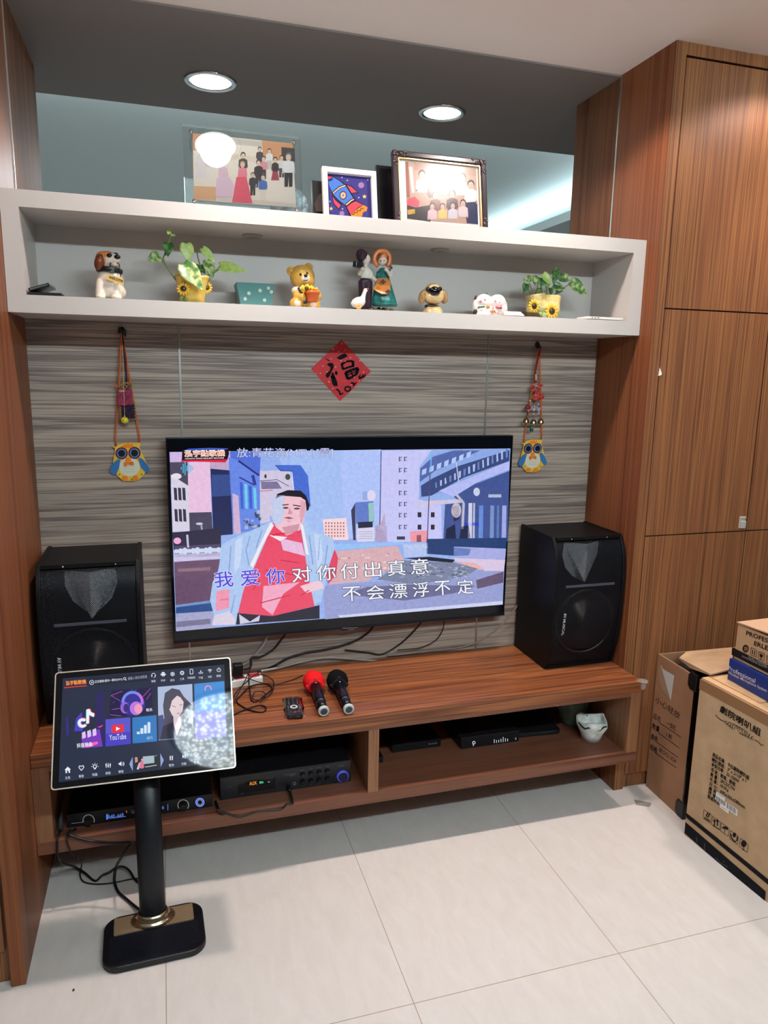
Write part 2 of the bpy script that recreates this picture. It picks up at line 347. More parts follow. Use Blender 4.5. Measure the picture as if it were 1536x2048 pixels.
# the round crystal lamp of the living room (seen mirrored in the kiosk glass)
cl = thing('crystal_ceiling_lamp', 'round crystal ceiling lamp in the middle of the living room', 'ceiling lamp', (0.40, -3.0, 2.6185))
def crystal():
    m = bpy.data.materials.new('lit_crystal'); m.use_nodes = True; nt = m.node_tree; b = nt.nodes['Principled BSDF']; L = nt.links
    tc = nt.nodes.new('ShaderNodeTexCoord'); v = nt.nodes.new('ShaderNodeTexVoronoi'); v.inputs['Scale'].default_value = 38; L.new(tc.outputs['Object'], v.inputs['Vector'])
    n = nt.nodes.new('ShaderNodeTexNoise'); n.inputs['Scale'].default_value = 5; L.new(tc.outputs['Object'], n.inputs['Vector'])
    rp = nt.nodes.new('ShaderNodeValToRGB'); e = rp.color_ramp.elements; e[0].position = 0.05; e[0].color = (1, 1, 1, 1); e[1].position = 0.6; e[1].color = (0.22, 0.22, 0.24, 1)
    L.new(v.outputs['Distance'], rp.inputs[0]); mx = nt.nodes.new('ShaderNodeMix'); mx.data_type = 'RGBA'; mx.blend_type = 'MULTIPLY'; mx.inputs[0].default_value = 0.7
    L.new(rp.outputs[0], mx.inputs[6]); r2 = nt.nodes.new('ShaderNodeValToRGB'); r2.color_ramp.elements[0].position = 0.35; r2.color_ramp.elements[0].color = (0.66, 0.90, 0.96, 1); r2.color_ramp.elements[1].position = 0.65; r2.color_ramp.elements[1].color = (0.86, 1.0, 0.92, 1)
    L.new(n.outputs['Fac'], r2.inputs[0]); L.new(r2.outputs[0], mx.inputs[7]); L.new(mx.outputs[2], b.inputs['Emission Color']); b.inputs['Emission Strength'].default_value = LAMP_ROOM
    b.inputs['Roughness'].default_value = 0.1; return m
q = MB(); q.smooth = True
q.lathe([(0.0, -0.15), (0.12, -0.145), (0.24, -0.12), (0.31, -0.08), (0.335, -0.03), (0.30, -0.012), (0.0, -0.012)], cl.location, n=40).build('shade', crystal(), cl)
gl = thing('tube_lamp', 'long white ceiling tube lamp right of the crystal lamp in the living room', 'ceiling lamp', (1.5, -3.0, 2.6185))  # added tube, out of view: lights the wall and softens figurine shadows
MB().box(0.66, 2.34, -3.035, -2.965, 2.585, 2.6183).build('batten', white_plastic, gl, bevel=0.004)
MB().tube([(0.70, -3.0, 2.555), (2.30, -3.0, 2.555)], 0.02, 16).build('tube', mat('lit_tube', (240, 250, 248), 0.4, emit=(226, 246, 250), estr=ADDED_TUBE), gl)
for x in (0.685, 2.315): MB().box(x-0.012, x+0.012, -3.02, -2.98, 2.53, 2.585).build('holder', white_plastic, gl)
MB().lathe([(0.36, -0.02), (0.37, -0.012), (0.37, 0.0), (0.0, 0.0), (0.0, -0.012), (0.34, -0.02)], cl.location, n=40).build('mount', chrome, cl)
# ================================================================== tall cabinets
t = thing('tall_cabinet', 'tall walnut cabinet side at the left edge, beside the kiosk', 'cabinet', (-0.3, -0.35, 0))
MB().box(-0.035, -0.0005, -0.705, -0.001, 0.0, 2.6185).build('side_panel', walnut_red, t, bevel=0.001)
MB().box(-0.62, -0.036, -0.68, -0.001, 0.0, 2.6185).build('carcass', walnut, t)
MB().box(-0.60, -0.045, -0.696, -0.681, 0.10, 1.30).build('door', walnut, t, bevel=0.001)
MB().box(-0.60, -0.045, -0.696, -0.681, 1.305, 2.60).build('door', walnut, t, bevel=0.001)
t = thing('wardrobe', 'tall walnut wardrobe with flush doors right of the television wall', 'wardrobe', (W+0.6, -0.17, 0))
FY = -0.3296
MB().box(W+0.0005, W+0.041, FY+0.002, -0.0415, 0.0, 2.6185).build('side_panel', walnut_red, t)
MB().box(W+0.0005, W+0.041, FY-0.0005, FY+0.0018, 0.0, 2.6185).build('front_edge', walnut, t, bevel=0.0005)
MB().box(W+0.0005, W+0.041, -0.0412, -0.0005, 0.0, 2.0242).build('filler_panel', walnut_red, t)
MB().box(W+0.042, W+1.24, FY, FY+0.02, 2.581, 2.6185).build('top_rail', walnut, t, bevel=0.001)
MB().box(W+0.042, W+1.24, FY+0.021, -0.043, 0.0, 2.58).build('carcass', dark_gap, t)
for c, (xa, xb) in enumerate(((W+0.0445, W+0.4865), (W+0.4915, W+0.934), (W+0.937, W+1.24))):
    for za, zb, nm in ((1.7985, 2.574, 'upper_door'), (1.003, 1.794, 'middle_door'), (0.06, 0.9985, 'lower_door')):
        d = MB().box(xa, xb, FY, FY+0.02, za, zb).build(nm, walnut, t, bevel=0.0008)
        if c == 0 and nm == 'middle_door':
            hx, hz = Y(1483, 1044, FY).x, Y(1483, 1044, FY).z
            q = MB(); q.box(hx-0.013, hx+0.013, FY-0.004, FY-0.0005, hz-0.024, hz+0.022); q.box(hx-0.010, hx+0.010, FY-0.014, FY-0.004, hz-0.022, hz+0.006)
            q.box(hx-0.012, hx+0.012, FY-0.009, FY-0.004, hz+0.014, hz+0.022)
            q.build('latch', mat('latch_steel', (206, 206, 204), 0.3, 0.35), d, bevel=0.002)
            p0 = Y(1318, 745, FY-0.001); q = MB(); q.prism([p0+Vector((-.002, 0, -.012)), p0+Vector((.008, -.003, -.008)), p0+Vector((.009, -.002, -.002)), p0+Vector((.001, 0, .016))], (0, -0.0012, 0)).build('paper_tab', white_plastic, d)
MB().box(W+0.042, W+1.24, FY+0.012, FY+0.03, 0.0, 0.057).build('plinth', walnut, t)

# ------------------------------------------------------------------ white display shelf
t = thing('display_shelf', 'long white open box shelf across the wall holding figurines and plants', 'shelf', (1.0, -0.13, 1.708))
q = MB(); y0, y1 = -0.2603, -0.0005
for b in ((0.0005, W-0.0005, y0, y1, 1.708, 1.7555), (0.0005, W-0.0005, y0, y1, 1.981, 2.0248), (0.0005, 0.045, y0, y1, 1.7555, 1.981), (1.9505, W-0.0005, y0, y1, 1.7555, 1.981)): q.box(*b)
q.box(0.045, 1.9505, -0.012, y1, 1.7555, 1.981)
q.build('frame', white_paint, t)
for (u, v) in ((505, 471), (880, 499)):
    p = at(u, v, 2, 1.981); MB().lathe([(0.0, -0.003), (0.012, -0.003), (0.014, -0.006), (0.030, -0.005), (0.032, 0.0), (0.0, 0.0)], p, n=32).build('puck_light', mat('puck_metal', (170, 166, 160), 0.4, 0.6), t, smooth=True)

# ------------------------------------------------------------------ television bench
t = thing('tv_bench', 'low wall hung walnut television bench with two open compartments', 'tv bench', (1.0, -0.22, 0.183))
BY = -0.4408; XR = 1.9982
MB().box(0.0005, XR, BY, -0.001, 0.455, 0.497).build('top', [bench_wood], t, bevel=0.0012)
MB().box(0.0005, XR, BY+0.001, BY+0.02, 0.441, 0.4548).build('top_rail', bench_edge, t)
MB().box(0.0005, XR, BY, -0.001, 0.183, 0.223).build('bottom_panel', bench_edge, t, bevel=0.001)
MB().box(0.0005, 0.045, BY+0.0005, -0.001, 0.2232, 0.4548).build('end_panel', bench_edge_v, t)
MB().box(1.957, XR, BY+0.0005, -0.001, 0.2232, 0.4548).build('end_panel', bench_edge_v, t)
MB().box(0.983, 1.018, BY+0.0005, -0.012, 0.2232, 0.4408).build('divider', bench_edge_v, t)
MB().box(0.0455, 1.9565, -0.011, -0.001, 0.2232, 0.4408).build('back_panel', bench_edge, t)
q = MB(); q.ball((XR+0.001, BY+0.001, 0.4965), (0.022, 0.022, 0.006)); q.ball((XR+0.002, BY-0.002, 0.482), (0.012, 0.012, 0.018))
q.build('corner_guard', clear, t, remesh=0.0025)
# ================================================================== television
t = thing('television', 'wall mounted flat television showing a karaoke video of a man in a pink sweater', 'television', (1.0126, -0.04, 0.65))
TX0, TX1, TZ0, TZ1, TY = 0.3966, 1.6286, 0.6504, 1.3463, -0.07
MB().box(TX0, TX1, TY+0.001, -0.038, TZ0, TZ1).build('housing', black, t, bevel=0.002)
MB().box(TX0+0.25, TX1-0.25, -0.0378, -0.001, TZ0+0.15, TZ1-0.2).build('wall_bracket', black, t)
MB().box(TX0+0.003, TX1-0.003, TY-0.0005, TY+0.0008, TZ0+0.012, TZ1-0.003).build('screen', mat('screen_black', (7, 8, 16), 0.16), t)
MB().box(TX0, TX1, TY-0.001, TY+0.0009, TZ0, TZ0+0.0115).build('lower_trim', mat('tv_trim', (20, 22, 34), 0.3, 0.3), t, bevel=0.0005)
q = MB(); c = Y(700, 1256, TY); q.box(c.x-0.03, c.x+0.03, TY+0.002, TY+0.02, TZ0-0.006, TZ0); q.build('sensor', black, t)
q = Pic((0, TY-0.0012, 0), (0, -1, 0)); q.view(660, 1060, 0.2474)
q.B((150, 150, 160), 100, 792, 225, 796, 4); q.B((150, 150, 160), 145, 803, 195, 806, 2); q.build('logo', PRINT, t)
q = Pic((0, TY-0.0008, 0), (0, -1, 0))
F = lambda: q.view(0, 0, 1); C3 = lambda: q.view(320, 860, 0.2344); C4 = lambda: q.view(660, 860, 0.2474); C5 = lambda: q.view(320, 1060, 0.2344); C6 = lambda: q.view(660, 1060, 0.2474)
rnd = random.Random(3)
q.P((150, 176, 236), (339, 904), (1021, 897), (1005, 1208), (352, 1262)); q.up()
q.P((164, 190, 242), (560, 903), (762, 899), (757, 1075), (565, 1080)); q.P((176, 192, 244), (680, 901), (762, 899), (757, 1075), (690, 1078))
C3()
q.P((206, 182, 228), (84, 190), (600, 180), (600, 270), (84, 275)); q.P((80, 72, 94), (84, 275), (240, 262), (245, 480), (88, 460)); q.up()
q.P((84, 112, 214), (595, 185), (860, 183), (850, 400), (610, 300)); q.up()
q.P((104, 136, 228), (585, 230), (670, 260), (850, 395), (855, 850), (625, 885), (600, 500)); q.P((38, 44, 88), (430, 330), (600, 345), (622, 890), (455, 905))
q.P((230, 192, 222), (236, 275), (425, 262), (440, 700), (245, 705)); q.P((74, 70, 92), (248, 705), (440, 700), (455, 936), (255, 938)); q.P((214, 208, 226), (92, 380), (240, 475), (255, 865), (110, 870)); q.up()
q.P((196, 164, 196), (426, 275), (578, 275), (585, 337), (432, 330)); q.P((58, 78, 140), (440, 380), (595, 380), (600, 560), (445, 570))
for r in (490, 672):
    for k in range(3): q.P((58, 54, 76), (102+k*36+r*.03, r), (128+k*36+r*.03, r+6), (134+k*36+r*.03, r+112), (108+k*36+r*.03, r+106))
q.E((226, 222, 234), 140, 395, 44, 26); q.E((204, 198, 216), 336, 800, 30, 11); q.L((170, 166, 190), 14, (352, 812), (372, 938))
q.P((206, 176, 210), (618, 540), (668, 560), (690, 880), (630, 885))
for k in range(4): q.P((112, 204, 242) if k % 2 else (62, 96, 206), (680+k*38, 440+k*16), (706+k*38, 450+k*16), (712+k*38, 676), (690+k*38, 668))
q.L((40, 48, 122), 16, (668, 262), (845, 388)); q.L((48, 60, 150), 12, (676, 402), (800, 468)); q.L((48, 60, 150), 26, (790, 385), (812, 470))
for k in range(16): a, b = 690+rnd.random()*150, 680+rnd.random()*140; q.B(rnd.choice([(120, 124, 150), (176, 178, 200), (70, 74, 96)]), a, b, a+16+rnd.random()*18, b+10+rnd.random()*24)
q.P((206, 198, 224), (852, 348), (1110, 345), (1150, 520), (1010, 560), (930, 690), (940, 780), (855, 800)); q.P((72, 108, 208), (985, 298), (1200, 300), (1262, 390), (1285, 650), (1240, 660), (1150, 540), (1118, 352), (1030, 350)); q.up()
q.P((128, 116, 154), (860, 440), (1000, 440), (1040, 500), (866, 505)); q.L((206, 116, 130), 7, (850, 522), (960, 514)); q.L((50, 40, 60), 5, (852, 434), (1000, 424), (1100, 480)); q.E((60, 50, 64), 900, 395, 10, 18); q.E((70, 80, 70), 1090, 400, 22, 26); q.L((40, 56, 130), 6, (985, 300), (1030, 348), (1120, 350)); q.L((240, 236, 244), 6, (1125, 360), (1140, 500))
C4()
q.P((242, 216, 220), (-60, 722), (130, 710), (150, 889), (-40, 889)); q.P((100, 124, 200), (205, 585), (350, 575), (355, 742), (210, 760)); q.P((216, 212, 238), (218, 792), (355, 785), (360, 900), (220, 905)); q.P((176, 158, 194), (365, 770), (460, 775), (462, 900), (368, 905))
q.P((198, 198, 245), (412, 168), (822, 160), (722, 300), (720, 560), (900, 610), (905, 900), (470, 905), (402, 770)); q.up()
for a in range(7):
    for b in range(5): q.B((196, 112, 122), -40+a*24, 745+b*26, -28+a*24, 760+b*26)
q.P((150, 196, 190), (310, 590), (350, 586), (352, 738), (315, 742)); q.P((40, 42, 66), (225, 745), (345, 738), (345, 786), (228, 794)); q.P((60, 60, 90), (170, 650), (204, 590), (208, 890), (188, 890)); q.E((222, 214, 238), 335, 530, 34, 44); q.P((150, 170, 226), (262, 500), (300, 490), (302, 566), (264, 568))
for k in range(4): q.B((150, 152, 180), 236, 820+k*18, 345, 824+k*18)
q.P((190, 164, 186), (405, 780), (440, 665), (448, 770)); q.L((66, 66, 128), 7, (413, 168), (403, 768))
for y in (235, 325, 420, 510, 600, 690, 785):
    for x in (556, 598): q.B((78, 78, 112), x, y-20, x+9, y+18); q.B((78, 78, 112), x+12, y-18, x+24, y-10); q.B((120, 120, 160), x+12, y+6, x+22, y+14)
for x in (708, 815):
    for y in (665, 765): q.B((52, 40, 50), x, y, x+30, y+40)
q.P((238, 152, 168), (645, 820), (790, 812), (790, 905), (650, 905)); q.P((60, 36, 44), (700, 850), (735, 846), (738, 905), (700, 905)); q.B((60, 60, 70), 540, 860, 606, 886)
q.P((140, 168, 228), (722, 330), (830, 200), (1000, 160), (1458, 152), (1450, 330), (1200, 430), (1000, 480), (720, 555)); q.P((208, 198, 222), (670, 605), (800, 572), (1060, 558), (1062, 584), (690, 622)); q.P((66, 84, 146), (1000, 540), (1180, 430), (1450, 330), (1436, 900), (915, 905), (930, 600), (1062, 590)); q.up()
q.P((84, 104, 170), (725, 420), (850, 330), (1215, 165), (1000, 165), (835, 215), (730, 310)); q.P((58, 74, 126), (738, 540), (735, 450), (830, 390), (1040, 290), (1450, 162), (1450, 250), (1080, 385), (820, 530)); q.P((180, 186, 242), (880, 490), (1450, 252), (1450, 318), (1190, 420), (1000, 540)); q.up()
for k in range(16):
    x = 850+k*38; y = 480-(x-820)*0.43; q.P((176, 190, 236) if k % 3 else (112, 132, 190), (x, y-40-k*2), (x+10+rnd.random()*10, y-46-k*2), (x+16, y-4), (x+2, y+4))
for k in range(7):
    x = 745+k*60; y = 330-(x-725)*0.38; q.P((180, 200, 244), (x, y), (x+36, y-16), (x+30, y+30), (x-4, y+44))
q.L((210, 200, 230), 8, (1020, 260), (1040, 420)); q.L((90, 70, 120), 8, (808, 360), (786, 889)); q.L((120, 180, 240), 10, (820, 170), (812, 340))
for x, w_, c in ((1120, 30, (206, 208, 230)), (1158, 14, (190, 190, 220)), (1205, 34, (104, 140, 216)), (1296, 30, (120, 146, 200)), (1350, 18, (96, 120, 180)), (1392, 34, (160, 168, 228))): q.P(c, (x, 610 if x > 1180 else 590), (x+w_, 610 if x > 1180 else 590), (x+w_-4, 895), (x-6, 895))
q.P((44, 62, 196), (1080, 752), (1200, 748), (1206, 772), (1090, 774)); q.P((30, 36, 70), (1060, 780), (1120, 770), (1140, 905), (1040, 905)); q.P((28, 34, 66), (940, 800), (1010, 760), (1020, 905), (930, 905)); q.E((200, 206, 232), 1185, 500, 26, 34); q.E((196, 186, 200), 1020, 650, 40, 60); q.P((40, 44, 78), (985, 620), (1040, 610), (1045, 720), (1000, 740)); q.L((190, 186, 206), 20, (1020, 520), (1080, 590), (1070, 800)); q.B((176, 188, 216), 1280, 520, 1384, 545)
F(); q.P((96, 90, 120), (349, 1092), (440, 1088), (440, 1112), (350, 1115))
C5()
q.P((48, 44, 68), (104, 20), (240, 10), (520, -20), (520, 170), (118, 180)); q.P((202, 196, 230), (118, 205), (518, 190), (516, 246), (120, 272)); q.P((106, 78, 106), (120, 270), (515, 248), (440, 600), (133, 642)); q.P((48, 80, 140), (135, 640), (470, 600), (470, 690), (135, 714)); q.P((166, 166, 204), (135, 712), (470, 690), (470, 835), (140, 864)); q.up()
for k in range(11): q.E((206, 214, 240), 140+k*36, 182-k*1.2, 24, 18+6*(k % 3))
q.E((240, 170, 210), 148, 92, 32, 28); q.L((196, 196, 222), 18, (232, 40), (240, 150)); q.P((140, 110, 124), (150, 330), (430, 316), (430, 345), (152, 356)); q.P((120, 150, 200), (135, 640), (430, 600), (430, 622), (135, 660)); q.P((120, 118, 150), (140, 782), (430, 756), (430, 800), (140, 830))
C6()
q.P((152, 192, 242), (0, 116), (590, 96), (600, 114), (0, 168)); q.P((214, 172, 180), (0, 176), (540, 126), (600, 250), (300, 410), (0, 440)); q.P((178, 194, 238), (590, 110), (790, 105), (790, 205), (600, 225)); q.P((36, 62, 114), (780, 72), (1432, 62), (1422, 152), (1000, 134), (1000, 208), (780, 192)); q.P((166, 172, 226), (1000, 134), (1422, 150), (1414, 245), (1000, 220))
q.P((150, 158, 208), (0, 440), (640, 400), (1408, 300), (1396, 602), (100, 708), (-40, 722), (-60, 460)); q.up()
q.P((104, 126, 190), (1000, 140), (1140, 152), (1120, 205), (1000, 210)); q.P((122, 130, 160), (380, 400), (600, 245), (1000, 262), (1200, 312), (1100, 372), (700, 440)); q.P((216, 198, 226), (1000, 226), (1416, 242), (1404, 332), (1250, 330), (1180, 268), (1010, 252)); q.P((24, 24, 44), (590, 228), (800, 216), (1010, 240), (990, 264), (800, 248)); q.P((104, 106, 146), (110, 520), (600, 570), (1000, 512), (1180, 452), (640, 440), (300, 460)); q.P((100, 84, 114), (1180, 405), (1402, 336), (1400, 424), (1190, 475)); q.P((202, 208, 238), (60, 690), (1396, 572), (1396, 602), (85, 709)); q.up()
q.P((236, 176, 170), (1010, 254), (1180, 270), (1250, 320), (1220, 320), (1100, 285))
for k in range(70): a, b = 560+rnd.random()*560, 275+rnd.random()*110; q.B(rnd.choice([(176, 184, 204), (80, 86, 110), (150, 158, 190)]), a, b, a+12+rnd.random()*22, b+5+rnd.random()*6)
for k in range(26): a, b = 60+rnd.random()*430, 180+rnd.random()*150; q.B(rnd.choice([(226, 190, 190), (196, 150, 160), (232, 206, 204)]), a, b, a+16+rnd.random()*22, b+8+rnd.random()*12)
for k in range(8): q.E((190, 204, 240), 620+k*22, 130+8*(k % 3), 12, 10)
F(); q.up()
q.P((172, 198, 238), (541, 1044), (500, 1062), (462, 1078), (442, 1091), (438, 1137), (425, 1165), (420, 1200), (428, 1230), (423, 1251), (470, 1249), (478, 1215), (487, 1180), (500, 1140), (610, 1120), (622, 1180), (628, 1210), (642, 1203), (655, 1150), (669, 1100), (666, 1076), (625, 1060), (608, 1040)); q.up()
q.P((232, 74, 104), (545, 1046), (530, 1085), (508, 1135), (487, 1180), (476, 1226), (545, 1232), (629, 1212), (618, 1160), (610, 1110), (602, 1060), (594, 1046)); q.P((226, 66, 96), (669, 1098), (676, 1116), (672, 1150), (656, 1168), (652, 1150)); q.P((238, 150, 178), (433, 1182), (459, 1178), (458, 1216), (431, 1222)); q.P((40, 36, 54), (475, 1226), (545, 1232), (639, 1210), (639, 1237), (472, 1249)); q.up()
q.P((230, 186, 222), (560, 1076), (604, 1086), (610, 1112), (566, 1100)); q.P((240, 168, 196), (527, 1172), (600, 1164), (566, 1188), (545, 1230), (524, 1214)); q.P((216, 206, 226), (424, 1250), (430, 1230), (459, 1222), (472, 1240), (470, 1249)); q.P((206, 204, 224), (478, 1228), (500, 1243), (520, 1230), (518, 1242), (480, 1248)); q.P((240, 200, 214), (600, 1172), (640, 1160), (648, 1176), (612, 1186)); q.L((232, 120, 140), 3, (440, 1200), (457, 1198)); q.L((220, 40, 74), 4, (545, 1070), (600, 1062)); q.P((246, 232, 240), (538, 1070), (575, 1074), (560, 1082))
C3(); q.P((238, 192, 206), (930, 690), (958, 600), (1000, 556), (1235, 556), (1252, 640), (1228, 770), (1190, 860), (1080, 900), (990, 830), (950, 740)); q.up()
q.P((194, 204, 234), (930, 690), (958, 600), (1000, 556), (1060, 556), (1055, 640), (1060, 720), (1030, 800), (985, 815), (950, 740)); q.P((30, 24, 36), (985, 585), (1000, 545), (1090, 512), (1200, 518), (1245, 560), (1276, 640), (1268, 680), (1250, 690), (1240, 600), (1200, 572), (1040, 560)); q.E((214, 196, 216), 940, 690, 20, 44); q.up()
for a, b in (((1044, 640), (1098, 634)), ((1134, 640), (1200, 650))): q.L((78, 46, 60), 9, a, b)
q.E((92, 56, 70), 1072, 664, 24, 8); q.E((92, 56, 70), 1168, 670, 26, 8); q.P((206, 146, 164), (1104, 660), (1128, 708), (1118, 720), (1086, 716), (1092, 706)); q.P((150, 72, 92), (1054, 748), (1096, 740), (1142, 752), (1100, 760)); q.P((214, 150, 168), (1070, 772), (1128, 774), (1100, 784)); q.P((222, 164, 180), (1200, 600), (1240, 610), (1236, 720), (1205, 800), (1190, 740)); q.P((208, 150, 168), (1040, 830), (1190, 800), (1180, 850), (1080, 895)); q.up()
F()
for a in (((500, 1072), (492, 1100), (498, 1130)), ((462, 1092), (458, 1140), (462, 1168)), ((524, 1060), (512, 1096)), ((640, 1074), (636, 1120)), ((618, 1070), (626, 1130)), ((655, 1090), (648, 1140)), ((470, 1190), (462, 1226))): q.L((136, 160, 212), 2.2, *a)
q.P((196, 214, 244), (470, 1082), (486, 1072), (480, 1130), (468, 1150)); q.P((196, 214, 244), (628, 1066), (640, 1070), (646, 1110), (636, 1150)); q.P((238, 232, 240), (541, 1044), (548, 1050), (524, 1092), (506, 1136), (500, 1130)); q.P((238, 232, 240), (600, 1046), (606, 1050), (618, 1110), (612, 1108))
for a in (((560, 1120), (600, 1126)), ((530, 1140), (590, 1150)), ((520, 1206), (580, 1190)), ((600, 1192), (618, 1180)), ((505, 1180), (520, 1160))): q.L((204, 44, 78), 2, *a)
q.up()
C3(); q.P((36, 8, 22), (190, 170), (580, 156), (590, 200), (572, 262), (185, 264)); q.P((60, 96, 200), (195, 180), (240, 160), (420, 152), (585, 156), (560, 168), (260, 176)); q.up()
q.P((222, 32, 66), (180, 258), (575, 250), (560, 276), (300, 270), (185, 272)); q.T((255, 246, 230), '泓宇點歌機', (210, 228), (552, 222), 54, 0.05)
for k, h_ in enumerate((12, 40, 60, 24, 48, 30, 14)): q.L((70, 190, 230), 8, (182+k*16, 328-h_), (182+k*16, 326+h_))
q.up(); q.T((232, 90, 70), '泓宇點歌機', (212, 226), (550, 220), 46); q.T((250, 236, 236), 'HONGYU SONG REQUEST MACHINE', (215, 252), (545, 245), 13, 0.02)
q.T((60, 66, 130), '放:青花瓷(MTV)[雲]', (655, 245), (1475, 240), 92, 0.022); q.up(); q.T((214, 216, 248), '放:青花瓷(MTV)[雲]', (655, 245), (1475, 240), 92, 0.0)
F()
for ch, x0, x1 in (('我', 430, 467), ('爱', 482, 520), ('你', 533, 570), ('对', 585, 623), ('你', 634, 672), ('付', 682, 718), ('出', 730, 763), ('真', 776, 811), ('意', 822, 858)):
    y0 = 1175-(x0-430)*0.066; y1 = 1175-(x1-430)*0.066; sung = x0 < 580
    q.T((226, 222, 250) if sung else (16, 16, 30), ch, (x0, y0), (x1, y1), 31, 0.035); q.lv += 1
    q.T((88, 78, 214) if sung else (236, 238, 250), ch, (x0, y0), (x1, y1), 31, 0.008); q.lv -= 1
for ch, x0, x1 in (('不', 686, 722), ('会', 734, 769), ('漂', 779, 815), ('浮', 826, 858), ('不', 870, 901), ('定', 915, 947)):
    y0 = 1203-(x0-686)*0.063; y1 = 1203-(x1-686)*0.063
    q.T((16, 16, 30), ch, (x0, y0), (x1, y1), 29, 0.035); q.lv += 1; q.T((236, 238, 250), ch, (x0, y0), (x1, y1), 29, 0.008); q.lv -= 1
q.build('picture', SHOW, t)

# ================================================================== touch-screen kiosk
t = thing('karaoke_kiosk', 'touch screen karaoke kiosk on a black pole standing before the bench', 'kiosk', (0.311, -0.64, 0.0))
KT, KY = 0.588, -0.062
n0 = Vector((math.sin(KY), -math.cos(KY), 0)); KN = n0*math.cos(KT)+Vector((0, 0, math.sin(KT))); ex = Vector((math.cos(KY), math.sin(KY), 0)); ku = Vector((0, 0, math.cos(KT)))-n0*math.sin(KT)
ro = 0.019; K1 = ex*math.cos(ro)+ku*math.sin(ro); K2 = ku*math.cos(ro)-ex*math.sin(ro); KC = Vector((0.3175, -0.61, 0.646)); KW, KH = 0.4567/2, 0.2957/2
def rrect(c, e1, e2, a, b, r, n=6):
    out = []
    for sx, sy, a0 in ((1, 1, 0), (-1, 1, 90), (-1, -1, 180), (1, -1, 270)):
        for k in range(n+1):
            q_ = math.radians(a0+90*k/n); out.append(c + e1*(sx*(a-r)+r*math.cos(q_)) + e2*(sy*(b-r)+r*math.sin(q_)))
    return out
q = MB(); q.prism(rrect(KC-KN*0.022, K1, K2, KW-0.002, KH-0.002, 0.008), KN*0.0218)
q.build('monitor_housing', black, t)
q = MB(); a = rrect(KC-KN*0.006, K1, K2, KW, KH, 0.009); b = rrect(KC+KN*0.0012, K1, K2, KW, KH, 0.009); c = rrect(KC+KN*0.0012, K1, K2, KW-0.003, KH-0.003, 0.007); d = rrect(KC-KN*0.006, K1, K2, KW-0.003, KH-0.003, 0.007); n = len(a)
fs = []
for i in range(n):
    j = (i+1) % n
    for k in range(4): l = (k+1) % 4; fs.append((k*n+i, k*n+j, l*n+j, l*n+i))
q.add(a+b+c+d, fs).build('bezel', mat('champagne_metal', (226, 214, 200), 0.3, 0.6), t)
MB().prism(rrect(KC, K1, K2, KW-0.003, KH-0.003, 0.006), KN*0.0004).build('glass', mat('kiosk_glass', (6, 8, 14), 0.03), t)
q = Pic(KC+KN*0.0006, KN, 0.00005); q.view(90, 1310, 0.2539)
def lab(s, x, y, wd, h=20, col=(225, 230, 240)): q.T(col, s, (x-wd/2, y+h/2+wd*.04), (x+wd/2, y+h/2-wd*.04), h)
WHT = (236, 240, 248)
q.P((37, 46, 68), (140, 185), (1412, 75), (1443, 838), (108, 1003)); q.up()
q.P((30, 36, 56), (330, 172), (820, 135), (818, 205), (330, 240)); q.P((60, 40, 130), (165, 500), (180, 480), (190, 620), (168, 650)); q.P((86, 60, 190), (230, 600), (245, 500), (290, 450), (300, 600)); q.P((44, 38, 96), (400, 300), (465, 280), (470, 720), (405, 720))
q.P((34, 26, 70), (520, 280), (840, 255), (850, 465), (505, 490)); q.up()
q.T((255, 150, 62), '泓宇點歌機', (165, 240), (325, 226), 34, 0.025); q.L((235, 60, 40), 7, (150, 258), (330, 242)); q.ring(WHT, 368, 216, 17, 4); q.P(WHT, (364, 208), (378, 215), (364, 224))
q.T(WHT, '正在播放:愛你一萬年(MTV)', (394, 224), (612, 204), 24, 0.004); q.ring(WHT, 628, 186, 9, 4); q.L(WHT, 4, (634, 192), (642, 201)); q.T((170, 176, 190), '請輸入歌名或歌星', (655, 198), (806, 181), 24)
tops = [(855, 158, '客服', 34), (931, 152, '安卓', 34), (1005, 150, '語言', 34), (1080, 141, '工具', 34), (1153, 131, '手機點歌', 62), (1227, 131, '下載', 36), (1299, 124, 'WiFi', 30), (1369, 116, '關機', 34)]
for x, y, s, wd in tops: lab(s, x, y+48, wd, 18)
x, y = 855, 158; q.ring(WHT, x, y, 14, 4, a0=150, a1=390); q.L(WHT, 7, (x-14, y), (x-13, y+14)); q.L(WHT, 7, (x+14, y), (x+13, y+14)); q.L(WHT, 3, (x+12, y+16), (x, y+22))
x, y = 931, 150; q.E(WHT, x, y-6, 13, 11, a0=180, a1=360); q.B(WHT, x-13, y-4, x+13, y+12); q.L(WHT, 5, (x-18, y-3), (x-18, y+9)); q.L(WHT, 5, (x+18, y-3), (x+18, y+9)); q.L(WHT, 5, (x-6, y+12), (x-6, y+20)); q.L(WHT, 5, (x+6, y+12), (x+6, y+20))
x, y = 1005, 150; q.ring(WHT, x, y, 15, 3); q.L(WHT, 3, (x-15, y), (x+15, y)); q.L(WHT, 3, (x, y-15), (x, y+15)); q.ring(WHT, x, y, 8, 2.5)
x, y = 1080, 141; q.ring(WHT, x, y, 10, 6)
for k in range(8): c_, s_ = math.cos(k*math.pi/4), math.sin(k*math.pi/4); q.L(WHT, 6, (x+c_*12, y+s_*12), (x+c_*18, y+s_*18))
x, y = 1153, 131; q.L(WHT, 4, (x-11, y-18), (x+11, y-19), (x+12, y+18), (x-10, y+19), (x-11, y-18))
x, y = 1227, 131; q.L(WHT, 4, (x, y-12), (x, y+6)); q.P(WHT, (x-8, y), (x+8, y), (x, y+9)); q.L(WHT, 4, (x-14, y+4), (x-14, y+14), (x+14, y+13), (x+14, y+3))
